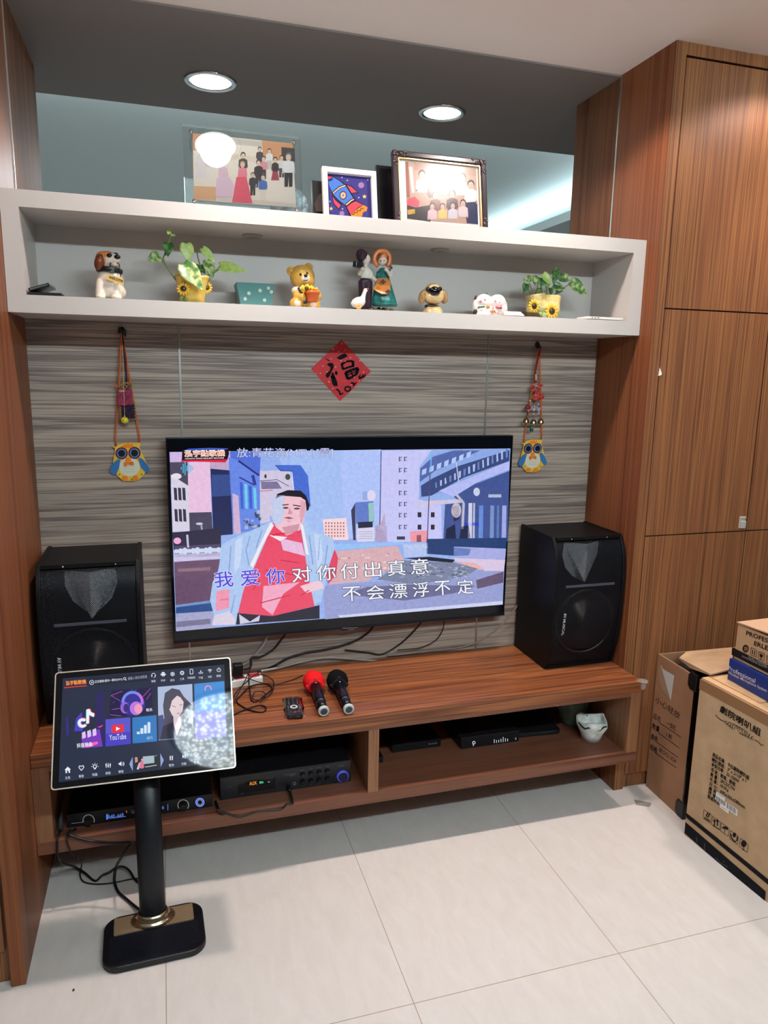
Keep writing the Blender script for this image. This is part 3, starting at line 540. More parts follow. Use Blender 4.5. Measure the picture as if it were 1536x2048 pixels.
x, y = 1299, 124; q.ring(WHT, x, y+10, 20, 5, a0=220, a1=320); q.ring(WHT, x, y+10, 11, 5, a0=220, a1=320); q.E(WHT, x, y+10, 4)
x, y = 1369, 116; q.ring(WHT, x, y+2, 14, 4, a0=-60, a1=240); q.L(WHT, 5, (x, y-18), (x, y+2))
# short-video tile
q.P((120, 60, 190), (285, 640), (430, 580), (455, 720), (300, 735)); q.up()
for dx, dy, cc in ((-5, 3, (70, 220, 235)), (5, -3, (255, 90, 130)), (0, 0, (244, 248, 255))):
    q.ring(cc, 296+dx, 535+dy, 27, 22, a0=30, a1=320); q.L(cc, 20, (338+dx, 428+dy), (336+dx, 540+dy)); q.P(cc, (338+dx, 426+dy), (352+dx, 426+dy), (362+dx, 450+dy), (388+dx, 462+dy), (386+dx, 488+dy), (346+dx, 470+dy)); q.up()
for k in range(3): q.P((226, 200, 250), (290+k*42, 612-k*12), (318+k*42, 600-k*12), (322+k*42, 650-k*10), (294+k*42, 662-k*10))
q.P((250, 100, 180), (300, 725), (372, 690), (412, 680), (420, 700), (340, 728)); q.P((255, 80, 120), (410, 570), (460, 550), (440, 570)); q.up(); q.T(WHT, '抖音神曲', (253, 733), (373, 719), 36, 0.02)
# headphone tile
for a in (((520, 320), (610, 285)), ((520, 320), (590, 360)), ((525, 430), (590, 420)), ((770, 330), (832, 262)), ((800, 350), (834, 300)), ((510, 470), (600, 480))): q.L((196, 110, 200), 3, *a)
for k in range(9): xx, yy = 510+rnd.random()*320, 270+rnd.random()*200; q.L((110, 120, 220), 3, (xx, yy), (xx+12, yy-10))
q.E((52, 48, 150), 690, 390, 100, 90); q.up(); q.ring((120, 140, 240), 690, 370, 76, 22, a0=175, a1=300); q.ring((190, 120, 230), 690, 370, 76, 22, a0=300, a1=375); q.up()
q.E((150, 100, 220), 628, 415, 34, 46); q.E((190, 120, 230), 718, 420, 50, 54); q.up(); q.E((60, 44, 120), 640, 418, 22, 34); q.E((244, 160, 190), 736, 424, 32, 38); q.up(); q.T(WHT, '歌名', (798, 446), (845, 441), 24, 0.01)
def card(col, *p): q.P(col, *p)
card((92, 88, 206), (477, 508), (672, 491), (676, 700), (477, 722)); card((52, 124, 194), (688, 493), (878, 474), (882, 680), (690, 697)); card((178, 192, 222), (888, 252), (1160, 228), (1170, 650), (895, 672)); card((66, 140, 214), (1175, 228), (1412, 205), (1420, 430), (1180, 450)); card((120, 110, 216), (1180, 450), (1420, 430), (1430, 640), (1186, 664)); q.up()
card((74, 66, 196), (477, 620), (674, 604), (676, 700), (477, 722)); q.P((236, 50, 66), (524, 562), (532, 552), (612, 545), (621, 552), (621, 600), (612, 610), (532, 616), (524, 608)); q.up(); q.P((255, 255, 255), (560, 566), (592, 580), (560, 598)); q.T(WHT, 'YouTube', (509, 673), (641, 661), 44, 0.0)
for k, h_ in enumerate((20, 44, 66, 86)): q.B((214, 232, 248), 724+k*28, 624-k*3-h_, 746+k*28, 624-k*3)
q.T((200, 220, 240), '排行', (803, 669), (850, 662), 24)
q.P((78, 74, 92), (930, 400), (945, 300), (1000, 262), (1060, 275), (1095, 330), (1165, 400), (1165, 440), (1110, 420), (1135, 520), (1165, 560), (1168, 650), (900, 668), (900, 560), (940, 500)); q.up()
q.P((232, 212, 216), (970, 330), (1050, 310), (1092, 370), (1085, 440), (1050, 490), (1005, 480), (975, 420)); q.P((224, 206, 212), (1010, 480), (1060, 480), (1075, 540), (1040, 640), (1015, 560)); q.P((46, 46, 66), (905, 668), (930, 560), (1010, 530), (1040, 640), (1080, 530), (1150, 560), (1168, 648)); q.P((70, 80, 130), (890, 480), (930, 470), (940, 540), (910, 660), (895, 668)); q.up()
q.P((78, 74, 92), (960, 350), (1000, 275), (1060, 285), (1080, 340), (1040, 320), (1000, 360), (985, 420), (965, 440)); q.L((70, 50, 60), 4, (1000, 400), (1030, 410)); q.L((70, 50, 60), 4, (1060, 395), (1080, 390)); q.L((190, 90, 110), 6, (1040, 462), (1062, 458)); q.T(WHT, '歌星', (1098, 633), (1146, 627), 26, 0.01); q.ring((240, 150, 200), 1285, 268, 24, 9, a0=150, a1=380)
# bottom row
for x, y, s in ((180, 967, '主頁'), (287, 954, '最愛'), (393, 942, '氛圍'), (498, 930, '調音'), (600, 918, '靜音'), (997, 868, '暫停'), (1095, 857, '切歌'), (1193, 845, '重唱')): lab(s, x, y, 40, 22)
x, y = 180, 905; q.P(WHT, (x-25, y), (x-1, y-25), (x+24, y-4), (x+17, y-3), (x+18, y+23), (x+6, y+24), (x+6, y+6), (x-7, y+7), (x-6, y+25), (x-18, y+26), (x-18, y+2))
x, y = 287, 888; q.L(WHT, 6, (x, y+22), (x-20, y-2), (x-14, y-16), (x, y-10), (x+14, y-18), (x+20, y-4), (x, y+22))
x, y = 393, 878; q.ring(WHT, x, y, 13, 6); q.B(WHT, x-7, y+14, x+7, y+22)
for k in range(5): c_, s_ = math.cos(math.radians(180+45*k)), math.sin(math.radians(180+45*k)); q.L(WHT, 4, (x+c_*21, y+s_*21), (x+c_*29, y+s_*29))
for k in range(3): q.L(WHT, 5, (482+k*16, 852), (482+k*16, 888)); q.L(WHT, 12, (482+k*16, 862+8*(k % 2)), (482+k*16, 870+8*(k % 2)))
x, y = 596, 858; q.P(WHT, (x-16, y-7), (x-7, y-8), (x+6, y-20), (x+7, y+18), (x-6, y+7), (x-15, y+8)); q.ring(WHT, x+6, y, 12, 4, a0=-50, a1=50); q.ring(WHT, x+6, y, 21, 4, a0=-50, a1=50)
q.P((150, 166, 216), (691, 802), (664, 860), (692, 915)); q.P((150, 166, 216), (908, 774), (936, 828), (911, 884)); q.P((38, 46, 52), (705, 801), (894, 784), (905, 885), (708, 906)); q.up()
q.P((170, 190, 200), (770, 800), (860, 792), (862, 850), (775, 860)); q.P((226, 120, 150), (735, 890), (755, 835), (775, 830), (782, 885), (770, 895)); q.P((200, 206, 214), (722, 900), (740, 850), (752, 845), (740, 902)); q.E((226, 180, 180), 765, 825, 7, 9); q.P((206, 150, 140), (708, 806), (728, 804), (732, 840), (710, 850)); q.L((200, 206, 200), 6, (790, 882), (880, 868)); q.L((150, 160, 160), 4, (850, 800), (885, 790))
x, y = 995, 812; q.L(WHT, 8, (x-8, y-17), (x-8, y+17)); q.L(WHT, 8, (x+8, y-18), (x+8, y+16)); x, y = 1093, 800; q.P(WHT, (x-10, y-16), (x+6, y), (x-10, y+16)); q.L(WHT, 6, (x+11, y-18), (x+11, y+15)); x, y = 1190, 785; q.ring(WHT, x, y, 16, 4, a0=-20, a1=290); q.P(WHT, (x-4, y-7), (x+8, y), (x-4, y+7))
q.build('display_picture', paint('kiosk_display', 0.03, 0.5, emission=0.95), t)
q = MB(); q.smooth = True
q.lathe([(0.0, 0.026), (0.041, 0.026), (0.037, 0.034), (0.0355, 0.05), (0.0355, 0.612), (0.0, 0.612)], (0.311, -0.578, 0.0), n=36, sx=1.0)
for v_ in q.v: v_.y = -0.578+(v_.y+0.578)*0.72
q.build('pole', mat('pole_black', (20, 21, 27), 0.35), t, smooth=True)
q = MB(); q.obox(KC-KN*0.036-K2*0.02, (0.05, 0.045, 0.013), Matrix((K1, K2, KN)).transposed()); q.build('mounting_bracket', black, t, bevel=0.003)
bc = Vector((0.3155, -0.635, 0)); bx = Vector((0.9995, 0.03, 0)); by = Vector((-0.03, 0.9995, 0))
q = MB(); q.prism(rrect(bc, bx, by, 0.1345, 0.0965, 0.045, 10), (0, 0, 0.020)); q.build('base', mat('base_black', (17, 17, 23), 0.42), t, bevel=0.004, seg=3)
q = MB()
for k in range(26):
    y_ = -0.092+k*0.0042; q.obox(bc+by*(y_*0.99)+Vector((0, 0, 0.0206)), (0.118-(0.03 if y_ < -0.07 else 0), 0.0012, 0.0008), Matrix((bx, by, Vector((0, 0, 1)))).transposed())
q.build('ribbed_cover', mat('rib_black', (30, 30, 40), 0.32), t)
q = MB(); q.prism(rrect(bc+by*0.052+Vector((0, 0, 0.0203)), bx, by, 0.108, 0.033, 0.004), (0, 0, 0.003)); q.smooth = False
for k in range(14): q.obox(bc+by*(0.023+k*0.0045)+Vector((0, 0, 0.0236)), (0.106, 0.0011, 0.0006), Matrix((bx, by, Vector((0, 0, 1)))).transposed())
q.build('gold_plate', mat('champagne_gold', (176, 148, 120), 0.35, 0.45), t)
q = MB(); q.lathe([(0.062, 0.0235), (0.050, 0.027), (0.043, 0.036), (0.040, 0.048), (0.0372, 0.048), (0.0372, 0.0235)], (0.311, -0.578, 0), n=40)
for v_ in q.v: v_.y = -0.578+(v_.y+0.578)*0.72
q.build('collar', mat('champagne_gold_bright', (206, 180, 150), 0.2, 0.95), t, smooth=True)

# ================================================================== loudspeakers
def grille_mat():
    m = bpy.data.materials.new('speaker_grille'); m.use_nodes = True; nt = m.node_tree; b = nt.nodes['Principled BSDF']; L = nt.links
    tc = nt.nodes.new('ShaderNodeTexCoord'); sp = nt.nodes.new('ShaderNodeSeparateXYZ'); L.new(tc.outputs['Object'], sp.inputs[0])
    def M(op, a, c): 
        n = nt.nodes.new('ShaderNodeMath'); n.operation = op
        for i, v in enumerate((a, c)):
            if v is None: continue
            if isinstance(v, (int, float)): n.inputs[i].default_value = v
            else: L.new(v, n.inputs[i])
        return n.outputs[0]
    sx = M('SINE', M('MULTIPLY', sp.outputs[0], 1050.0), None); sz = M('SINE', M('MULTIPLY', sp.outputs[2], 1050.0), None)
    hole = M('GREATER_THAN', M('MULTIPLY', sx, sz), 0.04)
    L.new(M('SUBTRACT', 1.0, hole), b.inputs['Alpha'])
    b.inputs['Base Color'].default_value = C(26, 28, 36); b.inputs['Roughness'].default_value = 0.4; b.inputs['Metallic'].default_value = 0.3
    return m
GR = grille_mat()
PROF = [(-0.257, 0.0), (-0.281, 0.07), (-0.296, 0.16), (-0.302, 0.25), (-0.303, 0.33), (-0.298, 0.41), (-0.284, 0.46), (-0.259, 0.5005)]
def fy(z):
    for (a, za), (b, zb) in zip(PROF, PROF[1:]):
        if za <= z <= zb: return a+(b-a)*(z-za)/(zb-za)
    return PROF[-1][0]
def speaker(x0, label):
    zb = 0.4975; wd = 0.287; x1 = x0+wd
    t = thing('loudspeaker', label, 'loudspeaker', (x0+wd/2, -0.15, zb), 'karaoke loudspeakers')
    prof = [(y, zb+z) for y, z in [(a[0], a[1]) for a in spline([(p[0], p[1], 0) for p in PROF], 4)]]
    side = [(y, z) for y, z in prof] + [(-0.019, zb+0.5005), (-0.019, zb)]
    for k, xs in enumerate((x0, x1-0.013)):
        MB().prism([(xs, y, z) for y, z in side], (0.013, 0, 0)).build('side_panel', black_matte, t, bevel=0.002)
    q = MB()
    q.box(x0+0.0132, x1-0.0132, -0.25, -0.02, zb+0.486, zb+0.497); q.box(x0+0.0132, x1-0.0132, -0.25, -0.02, zb+0.002, zb+0.014); q.box(x0+0.0132, x1-0.0132, -0.032, -0.02, zb+0.014, zb+0.486)
    q.build('cabinet', black_matte, t)
    q = MB()
    ins = [(y+0.006, z) for y, z in prof if z > zb+0.012 and z < zb+0.492]
    vs = [(x, y, z) for y, z in ins for x in (x0+0.0135, x1-0.0135)]
    q.add(vs, [(2*i, 2*i+1, 2*i+3, 2*i+2) for i in range(len(ins)-1)], True).build('grille', GR, t)
    for z in (zb+0.0, zb+0.487): MB().box(x0+0.0135, x1-0.0135, fy(z-zb)-0.002, fy(z-zb)+0.02, z+0.001, z+0.0125).build('grille_rail', black_matte, t)
    cx = x0+wd/2
    q = MB(); zt = zb+0.47                                         # V-shaped horn mouth seen through the mesh
    out = [(-0.072, 0), (0.072, 0), (0.074, -0.05), (0.055, -0.10), (0.02, -0.135), (0.0, -0.145), (-0.02, -0.135), (-0.055, -0.10), (-0.074, -0.05)]
    ctr = [(cx, -0.262, zt), (cx, -0.262, zt-0.145)]
    R_ = [(cx+a, -0.222-0.012*(b/0.145), zt+b) for a, b in out]
    q.add([ctr[0], ctr[1]]+[Vector(p) for p in R_], [(0, 3, 4, 5, 6, 7, 1), (0, 1, 7, 8, 9, 10, 2)], False)
    q.build('horn', mat('horn_grey', (214, 220, 230), 0.3, 0.3), t)
    zz = zb+0.325; q = MB(); q.box(cx-0.10, cx+0.10, fy(0.325)+0.002, fy(0.325)+0.006, zz-0.004, zz+0.004); q.build('vent_strip', mat('strip_grey', (84, 90, 102), 0.35, 0.4), t)
    q = MB(); q.smooth = True; q.lathe([(0.112, 0.0), (0.118, 0.006), (0.124, 0.0)], (cx, -0.276, zb+0.18), (0, -1, 0), n=48); q.lathe([(0.0, -0.035), (0.03, -0.032), (0.10, -0.004), (0.112, 0.0)], (cx, -0.276, zb+0.18), (0, -1, 0), n=48)
    q.build('woofer', mat('woofer_black', (20, 20, 25), 0.35), t)
    for dx in (-0.07, 0.075): MB().ball((cx+dx, fy(0.492)-0.003, zb+0.4925), 0.0035, nu=10, nv=6).build('screw', chrome, t)
    lx = x0+0.045; za, zc = zb+0.225, zb+0.145
    q = Pic((0, fy(0.19)-0.0005, 0), (0, -1, 0))
    def put(s, ztop, zbot, x_l, x_r, col):
        g = glyphs(s, 0.012); vs, fs, a0, a1, b0, b1 = g; q.col = C(*col)
        pts = []
        for u_, v_ in vs:
            z = ztop+(zbot-ztop)*(u_-a0)/(a1-a0); x = x_l+(x_r-x_l)*(v_-b0)/(b1-b0); pts.append((x, fy(z-zb)+0.0048, z))
        q.add(pts, fs, False)
    put('AV', za, za-0.018, lx, lx+0.011, (235, 236, 240)); put('MUSICAL', za-0.022, zc-0.008, lx, lx+0.010, (206, 208, 214))
    q.build('logo', PRINT, t)
    return t
speaker(0.021, 'black loudspeaker with mesh front standing behind the kiosk screen')
speaker(1.706, 'black loudspeaker with mesh front standing at the bench end beside the wardrobe')
# ================================================================== cartons
kraft = mat('kraft_cardboard', (190, 160, 126), 0.8, spec=0.15, var=0.05, vscale=14)
kraft2 = mat('kraft_cardboard_brown', (160, 120, 92), 0.7, spec=0.2, var=0.06, vscale=9)
kraft_in = mat('kraft_inside', (150, 118, 86), 0.85, spec=0.1)
ink = (34, 28, 30)
def boxframe(a, b):                  # floor corners of the face seen; returns along-face, outward and depth directions
    a = Vector(a); b = Vector(b); e = (b-a); l = e.length; e.normalize(); n = Vector((e.y, -e.x, 0))
    if n.x > 0: n = -n
    return a, e, n, l
def hexa(mb, a, e, n, l, dep, z0, z1, o=0.0):
    p = [a-n*o, a+e*l-n*o, a+e*l-n*(dep+o), a-n*(dep+o)]
    return mb.prism([Vector((v.x, v.y, z0)) for v in p], (0, 0, z1-z0))
# carton of the all-in-one machine (open top)
a, e, n, l = boxframe((2.141, -0.3335, 0), (2.131, -0.556, 0))
t = thing('cardboard_carton', 'tall narrow open carton beside the bench end with black corner guards', 'carton', a+e*l/2-n*0.3)
H = 0.545; q = MB(); T_ = 0.006; D_ = 0.66
hexa(q, a, e, n, l, T_, 0, H); hexa(q, a, e, n, T_, D_, 0, H, T_); hexa(q, a+e*(l-T_), e, n, T_, D_, 0, H, T_); hexa(q, a, e, n, l, T_, 0, H, D_); hexa(q, a, e, n, l, D_, 0.0005, T_, 0.001)
q.build('carton_body', kraft2, t)
q = MB(); hexa(q, a+e*T_, e, n, l-2*T_, D_-0.03, 0.01, H-0.045, 0.012); q.build('foam_insert', mat('black_foam', (20, 20, 24), 0.8), t)  # near-black block filling the carton below its rim
q = MB(); z = H
p1_, p2_ = a+e*l*0.35-n*0.02, a+e*l-n*0.015
q.prism([at(u, v, 2, H+hh) for u, v, hh in ((1358, 1318, .010), (1372, 1306, .022), (1464, 1297, .045), (1466, 1340, .050), (1420, 1351, .046), (1380, 1336, .012))], (0, 0, 0.005)); q.build('top_flap', kraft, t)
q = MB(); q.prism([a+e*0.0-n*(D_*0.98)+Vector((0, 0, H)), a+e*l-n*(D_*0.98)+Vector((0, 0, H)), a+e*l-n*(D_*0.98)+Vector((0.02, 0, H+0.07)), a-n*(D_*0.98)+Vector((0.02, 0, H+0.07))], (0.005, 0, 0)); q.build('rear_flap', kraft2, t)
for zz, nm in ((H-0.055, 'corner_guard'), (0.0, 'corner_guard')):
    q = MB(); c = a+e*l
    q.prism([c-e*0.042+n*0.003+Vector((0, 0, zz+0.012)), c-e*0.028+n*0.003+Vector((0, 0, zz)), c+e*0.004+n*0.003+Vector((0, 0, zz)), c+e*0.004+n*0.003+Vector((0, 0, zz+0.062)), c-e*0.03+n*0.003+Vector((0, 0, zz+0.066)), c-e*0.042+n*0.003+Vector((0, 0, zz+0.05))], -n*0.05); q.build(nm, black, t, bevel=0.003)
q = MB(); c = a+e*(l+0.0005); q.prism([c+n*0.001+Vector((0, 0, 0.06)), c-e*0.008+n*0.001+Vector((0, 0, 0.06)), c-e*0.008+n*0.001+Vector((0, 0, H-0.05)), c+n*0.001+Vector((0, 0, H-0.05))], -n*0.03); q.build('edge_tape', black_gloss, t)  # black strip stands for edge tape and also for the shade beside it
q = Pic(a+n*0.0006, n); q.view(1256, 1210, 0.18229)
q.T(ink, '小心轻放', (296, 1062), (562, 1258), 88, -0.004, tl=(310, 995)); 
q.T(ink, '品名', (272, 1240), (352, 1290), 50, 0, tl=(282, 1178)); q.T(ink, '一体机', (425, 1325), (522, 1392), 60, 0, tl=(432, 1262)); q.L(ink, 6, (345, 1290), (578, 1450))
q.T(ink, '数量', (262, 1352), (340, 1398), 50, 0.01, tl=(270, 1292)); q.T(ink, '1套', (418, 1440), (480, 1478), 44, 0.0, tl=(426, 1396)); q.L(ink, 6, (335, 1402), (562, 1568))
q.T(ink, '颜色', (250, 1466), (322, 1512), 50, 0.01, tl=(258, 1406)); q.L(ink, 6, (322, 1510), (548, 1672))
q.T(ink, '规格', (238, 1582), (316, 1630), 50, 0.01, tl=(246, 1520)); q.T(ink, '68.5X21X54', (338, 1600), (522, 1742), 48, 0, tl=(346, 1556)); q.L(ink, 6, (300, 1622), (532, 1788))
q.build('lettering', INK, t)
q = MB(); pl = lambda u, v: on(1256+u*0.18229, 1210+v*0.18229, a+n*0.0012, n)
q.prism([pl(362, 655), (pl(380, 700)), pl(508, 775), pl(470, 1055)], n*0.0006); q.build('packing_slip', mat('white_paper', (200, 200, 198), 0.4), t)
q = MB(); q.prism([pl(330, 690), pl(362, 655), pl(470, 1055), pl(380, 940), pl(335, 830)], n*0.0003); q.build('packing_tape', mat('clear_tape', (190, 158, 128), 0.15, alpha=0.7), t)
# big loudspeaker-set carton
a, e, n, l = boxframe((2.079, -0.630, 0), (2.098, -0.985, 0))
t = thing('cardboard_carton', 'large kraft carton with black stripes along its base in front of the narrow carton', 'carton', a+e*l/2-n*0.34)
H = 0.578
q = MB(); hexa(q, a, e, n, l, 0.69, 0, H); q.build('carton_body', kraft, t, bevel=0.003)
q = MB(); hexa(q, a+e*0.003, e, n, l-0.006, 0.68, H+0.0003, H+0.005, 0.004); q.build('top_flap', mat('kraft_top', (206, 168, 128), 0.8, spec=0.15, var=0.04), t)
q = MB(); hexa(q, a+e*0.02, e, n, l*0.55, 0.6, H+0.0053, H+0.009, 0.03); q.build('top_flap', mat('kraft_top', (206, 168, 128), 0.8), t)
q = MB(); q.prism([a+n*0.0008+Vector((0, 0, H-0.035)), a+e*l+n*0.0008+Vector((0, 0, H-0.035)), a+e*l+n*0.0008+Vector((0, 0, H+0.0008)), a+n*0.0008+Vector((0, 0, H+0.0008))], -n*0.0006); q.build('packing_tape', mat('brown_tape', (150, 112, 80), 0.2), t)
q = Pic(a+n*0.001, n); q.view(1256, 1210, 0.18229)
q.T(ink, '劇院喇叭組', (1005, 1170), (1448, 1445), 90, 0.018, tl=(1016, 1092)); q.L(ink, 7, (960, 1205), (985, 1235), (1020, 1262), (1070, 1282))
for k in range(11): q.ring(ink, 1085+k*28, 1290+k*17, 16+14*math.sin(math.pi*k/10), 6, n=12, a0=k*40, a1=k*40+270)
q.L(ink, 7, (1390, 1478), (1430, 1500), (1462, 1540), (1490, 1532))
q.build('title_lettering', INK, t); q = Pic(a+n*0.001, n); q.view(1256, 1480, 0.18229)
rows = [('商品名稱：卡拉劇院喇叭組', (925, 176), (1325, 442)), ('喇叭規格：3" x 2+10" x 1', (918, 232), (1290, 470)), ('承受功率：20~320W', (913, 284), (1215, 478)), ('用 途：歌唱、歌唱', (908, 340), (1170, 512)), ('數 量：2PCS/CTN', (902, 395), (1165, 562)), ('毛 重：18.5Kg', (896, 450), (1098, 575)), ('尺 寸：690x365x580mm', (888, 500), (1278, 760))]
for s, p, r in rows: q.T(ink, s, p, r, 38, 0.02, tl=(p[0]+7, p[1]-44))
for s, p in (('產 地', (882, 545)), ('序 號', (876, 590)), ('製造年份', (870, 636))): w_ = 88 if s != '製造年份' else 130; q.T(ink, s, p, (p[0]+w_, p[1]+w_*0.64), 36, 0.02, tl=(p[0]+6, p[1]-42))
q.build('lettering', INK, t); q = Pic(a+n*0.001, n); q.view(1256, 1480, 0.18229)
ic = [(822, 858), (918, 930), (1014, 998), (1114, 1082), (1222, 1168)]
for k, (x, y) in enumerate(ic):
    sl = 0.62+k*0.03; q.L(ink, 4, (x, y), (x+10, y-92), (x+96, y-92+96*sl), (x+86, y+88*sl), (x, y))
    cx, cy = x+48, y-18
    if k == 0: q.T(ink, '8', (cx-22, cy-4), (cx+16, cy+14), 52, 0.01); q.L(ink, 7, (cx-34, cy+4), (cx+30, cy+42)); q.L(ink, 7, (cx-34, cy+18), (cx+30, cy+56))
    if k == 1:
        for d_ in (-18, 14): q.L(ink, 13, (cx+d_, cy-26), (cx+d_, cy+30)); q.P(ink, (cx+d_-17, cy-22), (cx+d_, cy-50), (cx+d_+17, cy-12))
        q.L(ink, 6, (cx-38, cy+22), (cx+34, cy+66))
    if k == 2: q.E(ink, cx, cy-4, 36, 28, a0=200, a1=385); q.L(ink, 5, (cx, cy-6), (cx-4, cy+48))
    if k == 3: q.E(ink, cx+4, cy-22, 20, 26); q.L(ink, 12, (cx-34, cy-34), (cx-30, cy+4), (cx+8, cy+56)); q.L(ink, 12, (cx+38, cy-6), (cx+34, cy+34), (cx+8, cy+56))
    if k == 4: q.E(ink, cx, cy-12, 30, 38); q.L(ink, 7, (cx, cy+24), (cx-3, cy+58)); q.L(ink, 7, (cx-20, cy+46), (cx+18, cy+70))
q.build('handling_marks', INK, t); q = Pic(a+n*0.001, n); q.view(1256, 1480, 0.18229)
q.P((24, 24, 30), (637, 797), (1540, 1530), (1540, 1590), (640, 852)); q.build('black_stripe', INK, t); q = Pic(a+n*0.001, n); q.view(1256, 1480, 0.18229); q.P((24, 24, 30), (630, 900), (1510, 1662), (1500, 1795), (618, 1018)); q.up()
for p in (((750, 1070), (756, 1120)), ((840, 1130), (838, 1190), (850, 1215)), ((960, 1290), (1010, 1345), (1100, 1395)), ((1040, 1330), (1064, 1338))): q.L((120, 120, 124), 4, *p)
q.build('black_stripe', INK, t); q = Pic(a+n*0.0012, n); q.view(1256, 1480, 0.18229)
q.P((232, 230, 226), (970, 562), (1064, 628), (1062, 672), (1203, 762), (1198, 838), (1105, 770), (1104, 810), (1008, 740), (1012, 700), (955, 650)); q.up()
for k in range(11): q.L((50, 60, 70), 4 if k % 3 else 7, (972+k*9.5, 612+k*6.6), (970+k*9.5, 662+k*6.6)); q.L((50, 60, 70), 4 if k % 4 else 7, (1090+k*9.5, 692+k*6.6), (1088+k*9.5, 748+k*6.6))
q.L((140, 60, 60), 4, (1030, 735), (1090, 775)); q.L((90, 90, 90), 4, (980, 585), (1050, 632));
q.build('barcode_label', INK, t)
# blue microphone-system box and the amplifier carton on top
a = Vector((2.150, -0.672, 0)); b_ = Vector((2.138, -1.10, 0)); a, e, n, l = boxframe(a, b_)
ZB = 0.5875
t = thing('product_box', 'flat navy blue microphone box lying on the large carton', 'box', a+e*l/2-n*0.12+Vector((0, 0, ZB)))
q = MB(); hexa(q, a, e, n, l, 0.27, ZB, ZB+0.073); q.build('box_body', mat('navy_card', (24, 52, 128), 0.35), t, bevel=0.0015)
q = MB(); hexa(q, a+e*0.008, e, n, 0.07, 0.05, ZB+0.0732, ZB+0.0742, 0.012); q.build('paper_label', mat('white_paper', (224, 222, 218), 0.4), t)
q = Pic(a+n*0.0008, n); q.view(1256, 1210, 0.18229)
q.T((226, 228, 236), 'Professional', (1098, 712), (1392, 858), 50, 0.0, tl=(1104, 664)); q.T((220, 224, 232), 'Wireless Microphone System', (1098, 762), (1520, 968), 40, 0.004, tl=(1102, 722)); q.build('lettering', INK, t)
a, e, n, l = boxframe((2.160, -0.680, 0), (2.150, -1.10, 0)); ZC = ZB+0.0745
t = thing('cardboard_carton', 'small kraft carton with raised lid on top of the blue box', 'carton', a+e*l/2-n*0.15+Vector((0, 0, ZC)))
q = MB(); hexa(q, a, e, n, l, 0.30, ZC, ZC+0.122); q.build('carton_body', mat('kraft_light', (190, 154, 118), 0.8, spec=0.15), t, bevel=0.002)
q = MB(); z = ZC+0.1225
q.prism([a+n*0.004+Vector((0, 0, z)), a+e*l+n*0.004+Vector((0, 0, z+0.03)), a+e*l-n*0.3+Vector((0, 0, z+0.05)), a-n*0.3+Vector((0, 0, z+0.008))], (0, 0, 0.004)); q.build('lid', mat('kraft_lid', (206, 168, 138), 0.8, spec=0.15), t)
q = Pic(a+n*0.0009, n); q.view(1256, 1210, 0.18229)
q.P((30, 28, 32), (1142, 462), (1700, 740), (1700, 830), (1136, 545)); q.T(ink, 'PROFESS', (1296, 328), (1566, 428), 42, 0.02, tl=(1300, 282)); q.T(ink, 'ERLES', (1382, 440), (1566, 512), 46, 0.02, tl=(1388, 394)); q.up()
q.T((170, 160, 150), 'DUAL CHANNEL', (1322, 580), (1530, 678), 18, 0, tl=(1324, 558)); q.T((170, 160, 150), 'OUTSTANDING QUALITY', (1248, 574), (1530, 706), 20, 0, tl=(1250, 550))
q.E(ink, 1290, 478, 34, 42); q.up(); q.L((186, 150, 112), 5, (1276, 460), (1284, 480), (1276, 500)); q.L((186, 150, 112), 5, (1290, 455), (1298, 478), (1290, 504)); q.L((186, 150, 112), 5, (1304, 462), (1310, 482), (1304, 498))
for k, x in enumerate((1346, 1430, 1518)):
    y = 545+k*44; q.L(ink, 5, (x, y), (x+4, y-78), (x+66, y-54), (x+62, y+26), (x, y))
    if k == 0: q.L(ink, 9, (x+20, y-5), (x+22, y-54)); q.L(ink, 9, (x+42, y+5), (x+44, y-44))
    else: q.P(ink, (x+14, y-58), (x+52, y-42), (x+46, y-14), (x+34, y-8), (x+34, y+8), (x+46, y+14), (x+16, y+2), (x+28, y-2), (x+28, y-14), (x+16, y-24))
q.build('lettering', INK, t)

# ================================================================== things under the television bench
Z0 = 0.2235
def gear(name, label, cat, x0, x1, yf, dep, h, m, z=Z0, group=None):
    t = thing(name, label, cat, ((x0+x1)/2, yf+dep/2, z), group)
    MB().box(x0, x1, yf, yf+dep, z, z+h).build('case', m, t, bevel=0.002); return t
gearm = mat('gear_black', (19, 20, 24), 0.4)
t = gear('amplifier', 'black amplifier with orange AUX display in the left compartment', 'amplifier', 0.520, 0.946, -0.360, 0.30, 0.077, gearm)
YF = -0.3605
MB().box(0.522, 0.944, -0.3608, -0.3598, Z0+0.002, Z0+0.075).build('front_panel', mat('gear_front', (26, 27, 34), 0.35), t)
MB().box(0.575, 0.695, -0.3613, -0.3606, Z0+0.014, Z0+0.066).build('display_window', black_gloss, t)
q = Pic((0, -0.3616, 0), (0, -1, 0)); q.view(420, 1480, 0.22135)
q.T((255, 170, 60), 'AUX', (358, 412), (425, 402), 32, 0.0); q.T((90, 230, 170), '80:', (448, 395), (486, 390), 20, 0.01); q.L((200, 220, 210), 5, (524, 380), (540, 378)); q.build('display', paint('small_display', 0.3, 0.4, emission=1.0), t)
q = Pic((0, -0.3612, 0), (0, -1, 0)); q.view(420, 1480, 0.22135); g_ = (120, 122, 132)
q.L(g_, 4, (312, 358), (565, 324)); q.T(g_, 'INPUT', (680, 322), (716, 316), 9); q.L(g_, 3, (720, 312), (780, 302)); q.L(g_, 3, (720, 324), (765, 318)); q.ring((170, 170, 180), 764, 394, 12, 4)
for k in range(4): q.L(g_, 3, (820+k*76, 276-k*11), (850+k*76, 272-k*11)); q.L(g_, 3, (815+k*76, 420-k*11), (850+k*76, 415-k*11))
